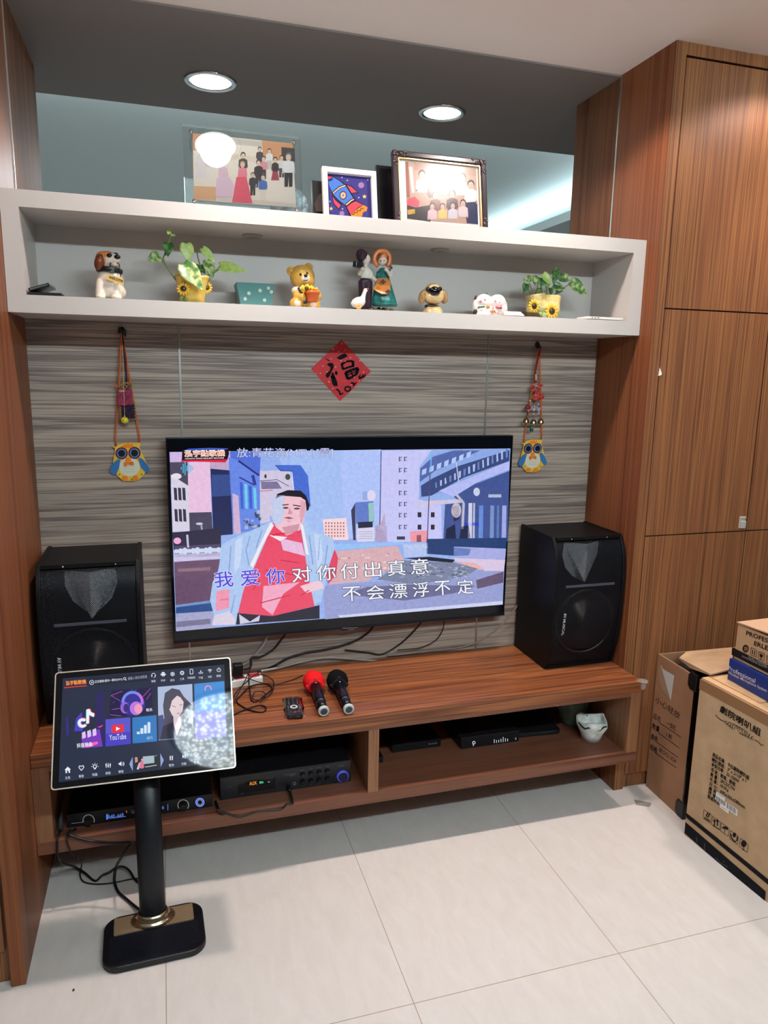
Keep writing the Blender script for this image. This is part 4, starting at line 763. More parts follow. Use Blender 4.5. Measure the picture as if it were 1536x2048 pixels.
q.L(g_, 3, (275, 486), (310, 480)); q.L(g_, 3, (372, 468), (408, 462)); q.L(g_, 3, (160, 426), (190, 422)); q.E((220, 220, 230), 987, 290, 8, 11); q.T(g_, 'VOLUME', (1160, 243), (1208, 236), 10); q.build('lettering', PRINT, t)
for k in range(4):
    for r in range(2):
        p = on(420+(838+k*74)*0.22135, 1480+(312-k*10+r*66)*0.22135, Vector((0, -0.361, 0)), Vector((0, -1, 0))); MB().lathe([(0.0, 0.011), (0.0075, 0.011), (0.0085, 0.0), (0.0, 0.0)], p, (0, -1, 0), n=18).build('knob', black, t, smooth=False)
p = on(420+1197*0.22135, 1480+322*0.22135, Vector((0, -0.361, 0)), Vector((0, -1, 0)))
MB().lathe([(0.0, 0.014), (0.015, 0.014), (0.017, 0.0), (0.0, 0.0)], p, (0, -1, 0), n=28).build('volume_knob', mat('blue_black', (24, 26, 60), 0.3), t)
q = MB(); q.lathe([(0.0165, 0.010), (0.0195, 0.008), (0.0195, 0.0), (0.0165, 0.0)], p, (0, -1, 0), n=28); q.build('light_ring', mat('blue_glow', (40, 50, 160), 0.4, emit=(90, 110, 235), estr=0.35), t)
t = gear('microphone_receiver', 'slim black wireless receiver with blue lit button behind the kiosk pole', 'receiver', 0.075, 0.495, -0.388, 0.2, 0.044, gearm)
q = Pic((0, -0.3884, 0), (0, -1, 0)); q.view(90, 1480, 0.234375)
q.P((8, 8, 14), (505, 625), (705, 600), (705, 660), (505, 688)); q.P((8, 8, 14), (960, 556), (1055, 545), (1055, 600), (960, 612)); q.up(); q.T((200, 200, 210), 'UHF', (742, 627), (806, 620), 28); q.L((200, 200, 210), 4, (225, 712), (322, 702)); q.L((140, 140, 150), 3, (1160, 600), (1200, 596))
q.ring((226, 222, 214), 372, 686, 48, 7, a0=160, a1=380); q.ring((226, 222, 214), 1180, 556, 46, 7, a0=140, a1=400); q.build('lettering', PRINT, t)
q = Pic((0, -0.3887, 0), (0, -1, 0)); q.view(90, 1480, 0.234375); q.T((96, 140, 230), '640.-669', (545, 672), (672, 656), 32, 0.0); q.P((80, 120, 226), (522, 634), (540, 632), (540, 676), (522, 680)); q.L((220, 90, 110), 6, (694, 602), (697, 620)); q.L((96, 120, 230), 4, (560, 668), (690, 652)); q.T((96, 130, 226), '8', (1000, 592), (1016, 590), 26); q.L((96, 120, 230), 5, (1048, 548), (1048, 598))
q.ring((120, 150, 255), 1322, 532, 34, 9); q.ring((170, 190, 255), 1322, 532, 22, 4); q.build('display', paint('small_display', 0.3, 0.4, emission=1.0), t)
for u, v in ((372, 690), (1180, 558)):
    p = on(90+u*0.234375, 1480+v*0.234375, Vector((0, -0.388, 0)), Vector((0, -1, 0))); MB().lathe([(0.0, 0.014), (0.010, 0.014), (0.0115, 0.0), (0.0, 0.0)], p, (0, -1, 0), n=24).build('knob', black, t)
t = gear('set_top_box', 'small low black set top box left in the right compartment', 'set-top box', 1.134, 1.321, -0.222, 0.13, 0.030, mat('gear_gloss', (14, 14, 18), 0.25))
q = Pic((0, -0.2226, 0), (0, -1, 0)); q.view(740, 1380, 0.371); q.T((150, 150, 158), 'O-HOME', (315, 296), (362, 291), 9); q.build('lettering', PRINT, t)
t = gear('network_modem', 'wider black modem with small white status lights beside the set top box', 'modem', 1.383, 1.617, -0.262, 0.17, 0.044, mat('gear_black_matte', (16, 16, 21), 0.5))
q = Pic((0, -0.2626, 0), (0, -1, 0)); q.view(740, 1380, 0.371)
for k, h_ in enumerate((20, 14, 14, 18, 26, 18, 14)): q.L((210, 214, 226), 3, (670+k*12, 286-k*1.6), (670+k*12, 286-k*1.6-h_))
q.ring((200, 204, 216), 560, 284, 7, 4); q.L((200, 204, 216), 4, (556, 290), (558, 302)); q.L((150, 154, 170), 4, (786, 268), (786, 256)); q.build('status_lights', paint('small_display', 0.3, 0.4, emission=1.0), t)
p = Vector((1.722, -0.15, Z0)); t = thing('laptop', 'closed flat black tablet or laptop lying behind the white bowl', 'laptop', p)
q = MB(); q.prism(rrect(p+Vector((-0.01, 0.01, 0)), Vector((0.997, -0.08, 0)), Vector((0.08, 0.997, 0)), 0.098, 0.105, 0.02), (0, 0, 0.016)); q.build('shell', mat('dark_grey_shell', (24, 25, 30), 0.4), t, bevel=0.003)
t = thing('media_box', 'little black box half hidden behind the bench divider', 'device', (1.055, -0.25, Z0)); MB().box(1.02, 1.085, -0.275, -0.16, Z0, Z0+0.022).build('case', black, t, bevel=0.002)
def pot(name, label, x, y, rb, rt, h, m, m2, wob):
    t = thing(name, label, 'bowl', (x, y, Z0)); q = MB(); q.smooth = True
    q.lathe([(0.0, 0.0), (rb, 0.0), (rb*1.12, h*0.3), (rt*1.04, h*0.75), (rt, h), (rt*0.9, h), (rt*0.88, h*0.7), (rb*0.9, h*0.15), (0.0, h*0.12)], (x, y, Z0), n=36)
    for v_ in q.v:
        a_ = math.atan2(v_.y-y, v_.x-x); k_ = max(0, (v_.z-Z0)/h-0.4); v_.z += wob*math.sin(3*a_+1)*k_; v_.x += wob*0.6*math.sin(4*a_)*k_; v_.y += wob*0.6*math.cos(5*a_)*k_
    q.build('bowl', m, t, smooth=True)
    if m2: 
        q = MB(); q.smooth = True; r_ = rt*1.01
        q.tube([(x+(r_*0.985)*math.cos(k*math.pi/12), y+(r_*0.985)*math.sin(k*math.pi/12), Z0+h*0.80+0.006*math.sin(k*1.7)) for k in range(24)], 0.0035, 6, closed=True); q.build('glaze_drip', m2, t)
    return t
pot('glazed_bowl', 'white glazed bowl with dark crackle lines at the compartment right end', 1.890, -0.315, 0.036, 0.054, 0.082, mat('cream_glaze', (236, 240, 226), 0.25, var=0.14, vscale=38), mat('dark_glaze', (58, 60, 56), 0.25), 0.012)
pot('glazed_pot', 'green glazed pot standing behind the white bowl', 1.893, -0.17, 0.045, 0.06, 0.105, mat('celadon_glaze', (110, 132, 112), 0.3, var=0.12, vscale=30), None, 0.004)
# ================================================================== picture frames on top of the shelf
def clear_mat(name, tint=(1, 1, 1, 1), rough=0.02, base=0.03, ior=1.45):
    m = bpy.data.materials.new(name); m.use_nodes = True; nt = m.node_tree; L = nt.links; nt.nodes.remove(nt.nodes['Principled BSDF']); out = nt.nodes['Material Output']
    tr = nt.nodes.new('ShaderNodeBsdfTransparent'); tr.inputs[0].default_value = tint; gl = nt.nodes.new('ShaderNodeBsdfGlossy'); gl.inputs['Roughness'].default_value = rough
    fr = nt.nodes.new('ShaderNodeFresnel'); fr.inputs[0].default_value = ior; ad = nt.nodes.new('ShaderNodeMath'); ad.operation = 'ADD'; ad.inputs[1].default_value = base; L.new(fr.outputs[0], ad.inputs[0])
    mx = nt.nodes.new('ShaderNodeMixShader'); L.new(ad.outputs[0], mx.inputs[0]); L.new(tr.outputs[0], mx.inputs[1]); L.new(gl.outputs[0], mx.inputs[2]); L.new(mx.outputs[0], out.inputs[0]); return m
sheet = clear_mat('acrylic_sheet', (0.93, 0.97, 0.97, 1), 0.015, 0.05); film = clear_mat('clear_film', (0.97, 0.97, 0.97, 1), 0.12, 0.0, 1.12); frame_glass = clear_mat('frame_glass', (0.98, 0.98, 0.98, 1), 0.22, 0.0, 1.25)
LEAN = 0.2; FN = Vector((0, -math.cos(LEAN), math.sin(LEAN))); FU = Vector((0, math.sin(LEAN), math.cos(LEAN))); X1 = Vector((1, 0, 0)); ZT = 2.0300
def fbox(mb, o, x0, x1, h0, h1, d0, d1):   # box in a leaning frame: along x, up the lean, out along the normal
    o = Vector(o); p = [o+X1*x0+FU*h0+FN*d0, o+X1*x1+FU*h0+FN*d0, o+X1*x1+FU*h1+FN*d0, o+X1*x0+FU*h1+FN*d0]
    return mb.prism(p, FN*(d1-d0))
PHOTO = paint('photo_paper', 0.5, 0.08, gain=0.6); SK = (232, 196, 176); HR = (44, 34, 34)
def folk(q, x, y, s, top, low, hair=HR, skin=SK, wide=1.0, dress=False, legs=True):   # one small figure in a printed photograph; (x, y) is the chin
    w_ = s*1.05*wide
    if legs:
        if dress: q.P(low, (x-w_*0.6, y+s*1.9), (x+w_*0.6, y+s*1.9), (x+w_*1.25, y+s*5.0), (x-w_*1.25, y+s*5.0))
        else: q.P(low, (x-w_*0.75, y+s*2.3), (x+w_*0.75, y+s*2.3), (x+w_*0.7, y+s*5.4), (x+w_*0.1, y+s*5.4), (x, y+s*3.2), (x-w_*0.1, y+s*5.4), (x-w_*0.7, y+s*5.4))
    q.up(); q.P(top, (x-s*0.3, y), (x+s*0.3, y), (x+w_, y+s*0.4), (x+w_*1.15, y+s*2.2), (x+w_*0.7, y+s*2.5), (x-w_*0.7, y+s*2.5), (x-w_*1.15, y+s*2.2), (x-w_, y+s*0.4))
    q.P(skin, (x-w_*1.15, y+s*2.0), (x-w_*0.85, y+s*2.0), (x-w_*0.9, y+s*2.7), (x-w_*1.1, y+s*2.7)); q.P(skin, (x+w_*1.15, y+s*2.0), (x+w_*0.85, y+s*2.0), (x+w_*0.9, y+s*2.7), (x+w_*1.1, y+s*2.7))
    q.up(); q.E(hair, x, y-s*0.85, s*0.66, s*0.78, 14); q.up(); q.E(skin, x, y-s*0.6, s*0.52, s*0.66, 14); q.up(); q.E((90, 60, 56), x-s*0.2, y-s*0.7, s*0.08, s*0.06, 8); q.E((90, 60, 56), x+s*0.2, y-s*0.7, s*0.08, s*0.06, 8); q.P((180, 90, 90), (x-s*0.18, y-s*0.32), (x+s*0.18, y-s*0.32), (x, y-s*0.2)); q.lv -= 3
# clear acrylic block frame
o = Vector((0, -0.125, ZT)); t = thing('acrylic_photo_frame', 'clear acrylic photo frame with a large family group picture', 'photo frame', (0.66, -0.11, ZT))
def fx(u, v, oo): p = on(u, v, oo, FN) - oo; return p.x, p.dot(FU)
xl = fx(367, 249, o)[0]*.5+fx(368, 402, o)[0]*.5; xr_ = fx(602, 272, o)[0]*.5+fx(604, 420, o)[0]*.5; ht = fx(480, 260, o)[1]
fbox(MB(), o, xl, xr_, 0.001, ht, -0.014, -0.008).build('back_sheet', sheet, t); fbox(MB(), o, xl, xr_, 0.001, ht, -0.0055, 0.0).build('front_sheet', sheet, t)
a0 = fx(386, 267, o); b0 = fx(592, 413, o); mz = fx(592, 288, o)
q = Pic(o-FN*0.0068, FN, 0.00003); q.view(340, 230, 0.2214)
q.P((236, 220, 210), (205, 165), (1105, 258), (1140, 835), (215, 765)); q.up()
q.P((214, 150, 120), (205, 165), (330, 178), (330, 330), (208, 320)); q.P((210, 150, 110), (830, 230), (1110, 260), (1115, 420), (840, 400)); q.P((200, 190, 180), (330, 178), (840, 240), (830, 290), (340, 240)); q.P((226, 206, 190), (330, 320), (800, 380), (800, 430), (330, 380)); q.P((226, 170, 130), (215, 640), (420, 650), (420, 775), (216, 765)); q.P((60, 58, 66), (1005, 290), (1125, 300), (1130, 420), (1010, 410)); q.P((220, 200, 190), (430, 740), (1140, 800), (1140, 835), (430, 785)); q.up()
for a in ((810, 330, 28, (60, 60, 72), (50, 50, 60)), (897, 345, 27, (228, 224, 226), (200, 190, 190)), (1008, 408, 29, (226, 214, 212), (60, 60, 80)), (660, 392, 36, (64, 72, 84), (50, 50, 60)), (845, 418, 30, (224, 150, 160), (60, 50, 56)), (290, 340, 26, (222, 160, 150), (200, 150, 140)), (365, 320, 26, (220, 190, 190), (200, 150, 140))): folk(q, *a)
q.up(5)
for a in ((285, 362, 40, (228, 216, 220), (226, 214, 218), HR, SK, 1.0, True), (950, 430, 32, (44, 40, 48), (170, 60, 80), HR, SK, 0.9, True), (1070, 412, 44, (232, 226, 230), (40, 40, 56), (120, 116, 116), SK, 1.1), (800, 460, 36, (46, 42, 50), (50, 46, 54), HR, SK, 1.0), (480, 470, 34, (226, 186, 206), (222, 180, 204), HR, SK, 1.1, True)): folk(q, *a)
q.up(5)
for a in ((655, 475, 36, (236, 130, 150), (230, 80, 106), (200, 150, 110), SK, 1.0, True), (748, 565, 30, (50, 46, 56), (46, 42, 52)), (840, 590, 34, (60, 110, 190), (226, 214, 196))): folk(q, *a)
q.P((230, 84, 110), (600, 560), (690, 560), (745, 800), (560, 790)); q.P((226, 190, 210), (420, 570), (540, 560), (580, 640), (560, 745), (410, 740))
q.build('photograph', PHOTO, t)
for u, v in ((382, 263), (588, 285), (388, 402), (593, 420)):
    p = on(u, v, o, FN); MB().lathe([(0.0, 0.005), (0.005, 0.004), (0.006, 0.0), (0.0, 0.0)], p, FN, n=16).build('bolt', chrome, t, smooth=True)
# white frame with the space rocket
o = Vector((0, -0.120, ZT)); t = thing('picture_frame', 'white frame with a bright picture of a blue and red rocket', 'picture frame', (1.0, -0.11, ZT))
xl = fx(645, 345, o)[0]*.5+fx(648, 425, o)[0]*.5; xr_ = fx(752, 350, o)[0]*.5+fx(756, 435, o)[0]*.5; ht = fx(697, 337, o)[1]; fwd = 0.016
q = MB()
for b in ((xl, xl+fwd, 0, ht), (xr_-fwd, xr_, 0, ht), (xl+fwd, xr_-fwd, ht-fwd, ht), (xl+fwd, xr_-fwd, 0, fwd)): fbox(q, o, *b, -0.018, 0.0)
q.build('frame', mat('white_frame', (228, 224, 222), 0.4), t); fbox(MB(), o, xl+0.002, xr_-0.002, 0.002, ht-0.002, -0.020, -0.0145).build('backing', mat('backing_card', (70, 66, 64), 0.8), t)
q = Pic(o-FN*0.0140, FN, 0.00003); q.view(620, 280, 0.24089); nv, bl_, rd, cr, ok = (70, 66, 140), (84, 132, 222), (236, 84, 100), (250, 206, 150), (34, 30, 56)
q.P(nv, (130, 240), (520, 285), (545, 690), (150, 680)); q.up()
for x, y, r in ((425, 375, 30), (265, 610, 26)): q.E((90, 70, 130), x, y, r); q.up(); q.E((170, 130, 190), x, y, r-6); q.lv -= 1
for x, y in ((310, 335), (405, 478), (270, 572), (265, 310), (165, 510), (480, 330)): q.E((200, 200, 230), x, y, 6)
for x, y, r in ((452, 470, 20), (175, 570, 18)): q.P((250, 210, 110), *[(x+(r if k % 2 == 0 else r*0.45)*math.sin(k*math.pi/5), y-(r if k % 2 == 0 else r*0.45)*math.cos(k*math.pi/5)) for k in range(10)])
q.P(ok, (296, 366), (345, 380), (405, 440), (340, 448)); q.P(ok, (180, 455), (215, 490), (266, 535), (240, 582), (195, 530)); q.up(); q.P(rd, (306, 374), (345, 390), (392, 434), (345, 440)); q.P(rd, (188, 470), (215, 505), (256, 540), (238, 570), (200, 525)); q.up()
q.P(ok, (140, 285), (190, 300), (250, 335), (305, 375), (375, 490), (300, 555), (230, 500), (185, 455), (155, 370)); q.up(); q.P(bl_, (146, 330), (190, 308), (248, 342), (298, 384), (362, 488), (300, 546), (236, 496), (192, 450), (160, 380)); q.P(rd, (145, 300), (190, 306), (194, 330), (160, 345), (148, 335)); q.up()
q.P(ok, (184, 455), (186, 430), (240, 385), (300, 366), (303, 386), (250, 402), (200, 445)); q.P(ok, (294, 552), (292, 530), (340, 490), (378, 482), (378, 500), (345, 512), (305, 545)); q.up(); q.P(cr, (189, 446), (192, 434), (243, 392), (292, 373), (296, 383), (248, 400), (200, 440)); q.P(cr, (299, 544), (298, 534), (342, 497), (366, 490), (368, 496), (345, 508), (308, 540)); q.E(ok, 275, 460, 30, 36); q.up(); q.E((206, 150, 130), 275, 460, 25, 30); q.up(); q.E((250, 214, 150), 275, 460, 17, 20); q.up(); q.E(bl_, 275, 460, 9, 11)
q.P(ok, (298, 556), (345, 515), (380, 500), (450, 540), (470, 560), (345, 680), (318, 610)); q.up(); q.P(rd, (306, 556), (348, 522), (380, 508), (440, 540), (400, 560), (350, 605), (340, 625)); q.P((250, 150, 60), (345, 612), (400, 568), (445, 540), (478, 560), (470, 590), (440, 600), (430, 640), (380, 650), (340, 635)); q.up(); q.L(ok, 6, (345, 610), (362, 620), (368, 600), (390, 606), (394, 584), (418, 590), (424, 566), (444, 572)); q.build('picture', PHOTO, t)
fbox(MB(), o, xl+0.06, xl+0.10, 0.0, 0.11, -0.04, -0.0205).build('easel_leg', mat('backing_card', (70, 66, 64), 0.8), t)
# ornate frame with the group photo
o = Vector((0, -0.130, ZT)); t = thing('photo_frame', 'large ornate dark wooden photo frame with a group picture', 'photo frame', (1.31, -0.11, ZT))
xl = fx(784, 320, o)[0]*.5+fx(790, 430, o)[0]*.5; xr_ = fx(972, 325, o)[0]*.5+fx(975, 440, o)[0]*.5; ht = fx(880, 310, o)[1]; fwd = 0.020
q = MB()
for b in ((xl, xl+fwd, 0, ht), (xr_-fwd, xr_, 0, ht), (xl+fwd, xr_-fwd, ht-fwd, ht), (xl+fwd, xr_-fwd, 0, fwd)): fbox(q, o, *b, -0.020, 0.004)
q.build('frame', mat('ebony_frame', (42, 32, 38), 0.25), t, bevel=0.004)
q = MB(); i_ = fwd
for b in ((xl+i_, xl+i_+.004, i_, ht-i_), (xr_-i_-.004, xr_-i_, i_, ht-i_), (xl+i_, xr_-i_, ht-i_-.004, ht-i_), (xl+i_, xr_-i_, i_, i_+.004)): fbox(q, o, *b, -0.010, -0.001)
q.build('gold_slip', mat('old_gold', (200, 172, 128), 0.3, 0.8), t)
rr = random.Random(5)
for sx_, sz_ in ((1, -1), (-1, -1), (1, 1), (-1, 1)):
    q = MB(); q.smooth = True; c_ = o+X1*(xl if sx_ > 0 else xr_)+FU*(0 if sz_ > 0 else ht)
    for k in range(16): a_, b_ = rr.uniform(0.004, 0.05), rr.uniform(0.004, 0.016); a_, b_ = (a_, b_) if k % 2 else (b_, a_); q.ball(c_+X1*(sx_*a_)+FU*(sz_*b_)+FN*0.004, (0.005, 0.004, 0.005), nu=8, nv=6)
    q.build('corner_ornament', mat('pewter_ornament', (92, 78, 80), 0.25, 0.6), t)
fbox(MB(), o, xl+0.012, xr_-0.012, 0.012, ht-0.012, -0.018, -0.012).build('mat_board', mat('mat_board', (236, 226, 218), 0.6), t)
q = Pic(o-FN*0.0116, FN, 0.00003); q.view(620, 280, 0.24089)
q.P((206, 172, 156), (790, 178), (1380, 240), (1396, 705), (806, 660)); q.up(); q.P((170, 110, 90), (790, 178), (815, 182), (830, 480), (800, 480)); q.P((232, 226, 230), (820, 220), (850, 224), (868, 440), (845, 440)); q.P((190, 150, 134), (860, 186), (1380, 240), (1382, 300), (870, 250)); q.P((236, 90, 110), (806, 490), (870, 470), (910, 510), (900, 560), (806, 540)); q.P((60, 56, 64), (806, 540), (880, 560), (1000, 540), (1000, 680), (806, 650)); q.P((236, 190, 80), (808, 580), (870, 574), (872, 612), (812, 620)); q.up()
for a in ((930, 320, 46, (226, 220, 220), (90, 80, 90)), (1015, 385, 38, (110, 92, 100), (90, 80, 90)), (1105, 375, 38, (196, 120, 120), (90, 80, 90)), (1155, 380, 34, (200, 130, 130), (90, 80, 90)), (1265, 345, 46, (230, 226, 226), (70, 80, 110)), (1335, 405, 46, (240, 238, 240), (60, 70, 110))): folk(q, *a, legs=False)
q.P((50, 60, 100), (1290, 520), (1390, 510), (1396, 700), (1300, 690)); q.up(5)
for a in ((1040, 490, 40, (150, 104, 104), (90, 80, 90)), (1180, 480, 42, (96, 82, 100), (90, 80, 90))): folk(q, *a, legs=False)
q.up(5)
for a in ((1015, 575, 34, (236, 206, 214), (236, 206, 214)), (1100, 575, 32, (240, 214, 130), (226, 190, 120)), (1185, 570, 34, (226, 220, 232), (226, 220, 230)), (1270, 550, 36, (236, 216, 222), (240, 230, 234))): folk(q, *a, legs=False)
q.build('photograph', PHOTO, t); fbox(MB(), o, xl+0.012, xr_-0.012, 0.012, ht-0.012, -0.0085, -0.0075).build('glass', frame_glass, t); fbox(MB(), o, (xl+xr_)/2-0.03, (xl+xr_)/2+0.03, 0.0, 0.15, -0.04, -0.0205).build('easel_leg', mat('ebony_frame', (42, 32, 38), 0.25), t)
# dark items behind the frames
o = Vector((0, -0.060, ZT)); t = thing('photo_frame', 'plain black frame standing between the rocket picture and the ornate frame', 'photo frame', (1.13, -0.04, ZT)); xl = fx(753, 380, o)[0]; ht = fx(770, 331, o)[1]
fbox(MB(), o, xl, xl+0.16, 0, ht, -0.016, 0.0).build('frame', black, t, bevel=0.002); fbox(MB(), o, xl+0.012, xl+0.148, 0.012, ht-0.012, 0.0001, 0.0012).build('picture', mat('dark_picture', (18, 15, 20), 0.2), t)
o = Vector((0, -0.065, ZT)); t = thing('photo_frame', 'small black frame back with brown easel leg at the rocket picture left side', 'photo frame', (0.93, -0.05, ZT)); xl = fx(624, 390, o)[0]; ht = fx(632, 361, o)[1]
fbox(MB(), o, xl, xl+0.13, 0, ht, -0.012, 0.0).build('frame', black, t, bevel=0.002); q = MB(); q.prism([on(u, v, o+FN*0.0005, FN) for u, v in ((628, 410), (636, 392), (652, 380), (662, 400), (654, 424), (632, 424))], FN*0.004); q.build('easel_leg', mat('brown_card', (58, 46, 44), 0.7), t)
t = thing('ornamental_plate', 'round silvery blue patterned plate standing behind the acrylic frame', 'plate', (0.80, 0.0, ZT)); c = Y(578, 398, 0.01); rad = 0.062
PF = Vector((0, -math.cos(0.12), math.sin(0.12))); c = Vector((c.x, 0.012, ZT+rad+0.001))
q = MB(); q.smooth = True; q.lathe([(0.0, 0.0), (rad*0.6, 0.0), (rad, 0.010), (rad, 0.013), (rad*0.6, 0.004), (0.0, 0.004)], c, PF, n=40); q.build('plate', mat('silver_blue_glaze', (176, 190, 206), 0.2, var=0.3, vscale=60), t, smooth=True)

# ================================================================== figurines and plants on the shelf
SZ = 1.7580
class Fig:
    def __init__(s, x0, y0, k, y): s.x0, s.y0, s.k, s.y = x0, y0, k, y; s.m = (Y(x0+400, y0+150, y)-Y(x0+401, y0+150, y)).length*k
    def p(s, u, v, d=0.0): return Y(s.x0+u*s.k, s.y0+v*s.k, s.y-d)
    def r(s, *a): return [x*s.m for x in a] if len(a) > 1 else a[0]*s.m
def glaze(name, c, **k): return mat('glaze_'+name, c, 0.28, **k)
f = Fig(0, 430, 0.27344, -0.165); R_ = f.r; b = f.p(810, 600); t = thing('dog_figurine', 'white and brown puppy figurine with black collar and welcome sign', 'figurine', (b.x, -0.165, SZ))
q = MB(); q.ball(f.p(805, 475), R_(92, 80, 90)); q.ball(f.p(812, 548), R_(98, 85, 68)); q.ball(f.p(880, 565, -.01), R_(44, 66, 46)); q.ball(f.p(745, 565, -.01), R_(40, 66, 46)); q.tube([f.p(740, 480, .012), f.p(736, 560, .02), f.p(736, 598, .022)], R_(36, 0)[0:1]*3, 12); q.tube([f.p(850, 480, .012), f.p(852, 560, .02), f.p(852, 600, .022)], R_(36, 0)[0:1]*3, 12); q.ball(f.p(736, 600, .028), R_(34, 42, 17)); q.ball(f.p(852, 603, .028), R_(38, 44, 17)); q.ball(f.p(800, 420), R_(68, 64, 44))
for v_ in q.v: v_.z = max(v_.z, SZ+0.0012)
q.build('body', glaze('white', (224, 214, 200), var=0.05), t, remesh=0.0022)
q = MB(); q.ball(f.p(775, 332), R_(64, 66, 58)); q.tube([f.p(800, 325, .012), f.p(845, 318, .022)], R_(44, 34), 14); q.ball(f.p(846, 322, .024), R_(34, 30, 28)); q.ball(f.p(838, 360, .012), R_(34, 40, 22)); q.build('head', glaze('white', (224, 214, 200)), t, remesh=0.002)
q = MB(); q.ball(f.p(752, 325, .004), R_(52, 64, 56)); q.ball(f.p(785, 292, .002), R_(48, 52, 26)); q.build('face_patch', glaze('ginger', (188, 112, 54), var=0.15), t, remesh=0.002)
for a in ((726, 345, 34, 34, 58, .024), (772, 300, 20, 30, 20, -.02)): MB().ball(f.p(a[0], a[1], a[5]), R_(*a[2:5]), rotm(0, 0.25, 0)).build('ear', glaze('brown', (104, 50, 26)), t)
MB().ball(f.p(858, 307, .036), R_(22, 16, 16)).build('nose', black_gloss, t)
for a in ((800, 295, .030), (846, 290, .010)): MB().ball(f.p(*a), R_(19, 12, 15)).build('eye', black_gloss, t)
q = MB(); q.smooth = True; c = f.p(800, 405); q.tube([(c.x+R_(82)*math.cos(k*math.pi/12), c.y+R_(76)*math.sin(k*math.pi/12), c.z-R_(6)*math.cos(k*math.pi/12)) for k in range(24)], R_(19), 8, closed=True, flat=0.5); q.build('collar', black, t)
q = MB(); a = f.p(818, 405, R_(78)); q.obox(a, R_(16, 4, 18)); q.build('buckle', chrome, t)
q = MB(); q.tube([f.p(812, 405, R_(84)), f.p(806, 355, R_(62)), f.p(840, 338, R_(66)), f.p(872, 360, R_(70)), f.p(884, 452, R_(98))], R_(4), 6); q.build('leash', black, t)
yq = f.y-R_(104); q = MB(); S4 = [Y(f.x0+u*f.k, f.y0+v*f.k, yq) for u, v in ((780, 430), (905, 465), (904, 512), (776, 470))]; q.prism(S4, (0, 0.004, 0)); q.build('sign', glaze('sign', (216, 178, 96)), t)
q = Pic((0, yq-0.0004, 0), (0, -1, 0)); q.view(f.x0, f.y0, f.k); q.T((44, 34, 20), 'welcome', (794, 462), (896, 494), 26, 0.02); q.build('lettering', PRINT, t)

f = Fig(400, 460, 0.27344, -0.165); R_ = f.r; b = f.p(770, 575); t = thing('bear_figurine', 'honey yellow bear figurine holding an orange pot of yellow flowers', 'figurine', (b.x, -0.165, SZ)); hon = glaze('honey', (206, 162, 74), var=0.08)
q = MB(); q.ball(f.p(748, 342), R_(84, 78, 76)); q.ball(f.p(760, 375, .004), R_(74, 70, 58)); q.build('head', hon, t, remesh=0.0022)
q = MB(); q.ball(f.p(770, 490), R_(90, 74, 78)); q.tube([f.p(715, 455, .012), f.p(715, 500, .03), f.p(765, 488, .045)], [R_(36), R_(34), R_(26)], 12); q.tube([f.p(835, 455, .010), f.p(862, 490, .028), f.p(850, 500, .04)], [R_(34), R_(30), R_(24)], 12); q.ball(f.p(705, 538, .03), R_(46, 44, 40)); q.ball(f.p(830, 548, .03), R_(48, 44, 38)); q.tube([f.p(735, 540), f.p(705, 540, .03)], R_(38), 12); q.tube([f.p(800, 545), f.p(830, 548, .03)], R_(38), 12); q.ball(f.p(770, 545), R_(88, 70, 40))
for v_ in q.v: v_.z = max(v_.z, SZ+0.0012)
q.build('body', hon, t, remesh=0.0022)
for u, v in ((666, 300), (792, 276)): d = MB().ball(f.p(u, v, .004), R_(30, 18, 30)).build('ear', hon, t); MB().ball(f.p(u, v, .004+R_(13)), R_(18, 8, 18)).build('inner_ear', glaze('tan', (190, 140, 66)), d)
MB().ball(f.p(772, 356, R_(66)), R_(30, 24, 29)).build('muzzle', glaze('cream', (226, 214, 198)), t)
q = MB(); q.smooth = True; q.ball(f.p(774, 334, R_(90)), R_(13, 8, 10)); q.build('nose', black_gloss, t)
q = MB(); q.tube([f.p(758, 366, R_(92)), f.p(774, 371, R_(94)), f.p(790, 364, R_(92))], R_(2.5), 5); q.build('mouth', black, t)
for u, v in ((736, 326), (784, 314)): MB().ball(f.p(u, v, R_(72)), R_(8, 5, 9), nu=10, nv=8).build('eye', black_gloss, t)
MB().ball(f.p(765, 510, .006), R_(84, 72, 52)).build('overalls', glaze('navy', (40, 52, 84)), t)
q = MB(); q.tube([f.p(720, 424, R_(60)), f.p(742, 450, R_(80)), f.p(752, 480, R_(82))], R_(9), 6); q.build('strap', glaze('navy', (40, 52, 84)), t)
q = MB(); q.ball(f.p(712, 446, R_(20)), R_(40, 44, 30)); q.build('sleeve', glaze('cream', (226, 214, 198)), t)
for u, v in ((712, 536), (830, 544)): MB().ball(f.p(u, v, .03+R_(38)), R_(24, 8, 19)).build('foot_pad', glaze('pad', (226, 196, 176)), t)
q = MB(); q.smooth = False; c = f.p(822, 525, R_(90)); q.lathe([(0.0, 0.0), (R_(34), 0.0), (R_(44), R_(52)), (R_(50), R_(52)), (R_(50), R_(66)), (R_(40), R_(66)), (0.0, R_(56))], c, n=24); q.build('flower_pot', glaze('orange', (220, 104, 46)), t, smooth=True)
q = MB(); q.smooth = True; rr = random.Random(9)
for k in range(46): a_ = rr.random()*6.28; d_ = rr.random()**0.5; q.ball(f.p(804+math.cos(a_)*68*d_, 428+math.sin(a_)*28*d_, R_(92+16*math.cos(a_*2))), R_(10, 8, 8), nu=8, nv=6)
q.build('flowers', glaze('yellow', (236, 196, 60)), t)
q = MB(); q.ball(f.p(780, 426, R_(116)), R_(15, 8, 13)); q.build('flower_centre', glaze('dark_brown', (84, 62, 24)), t)

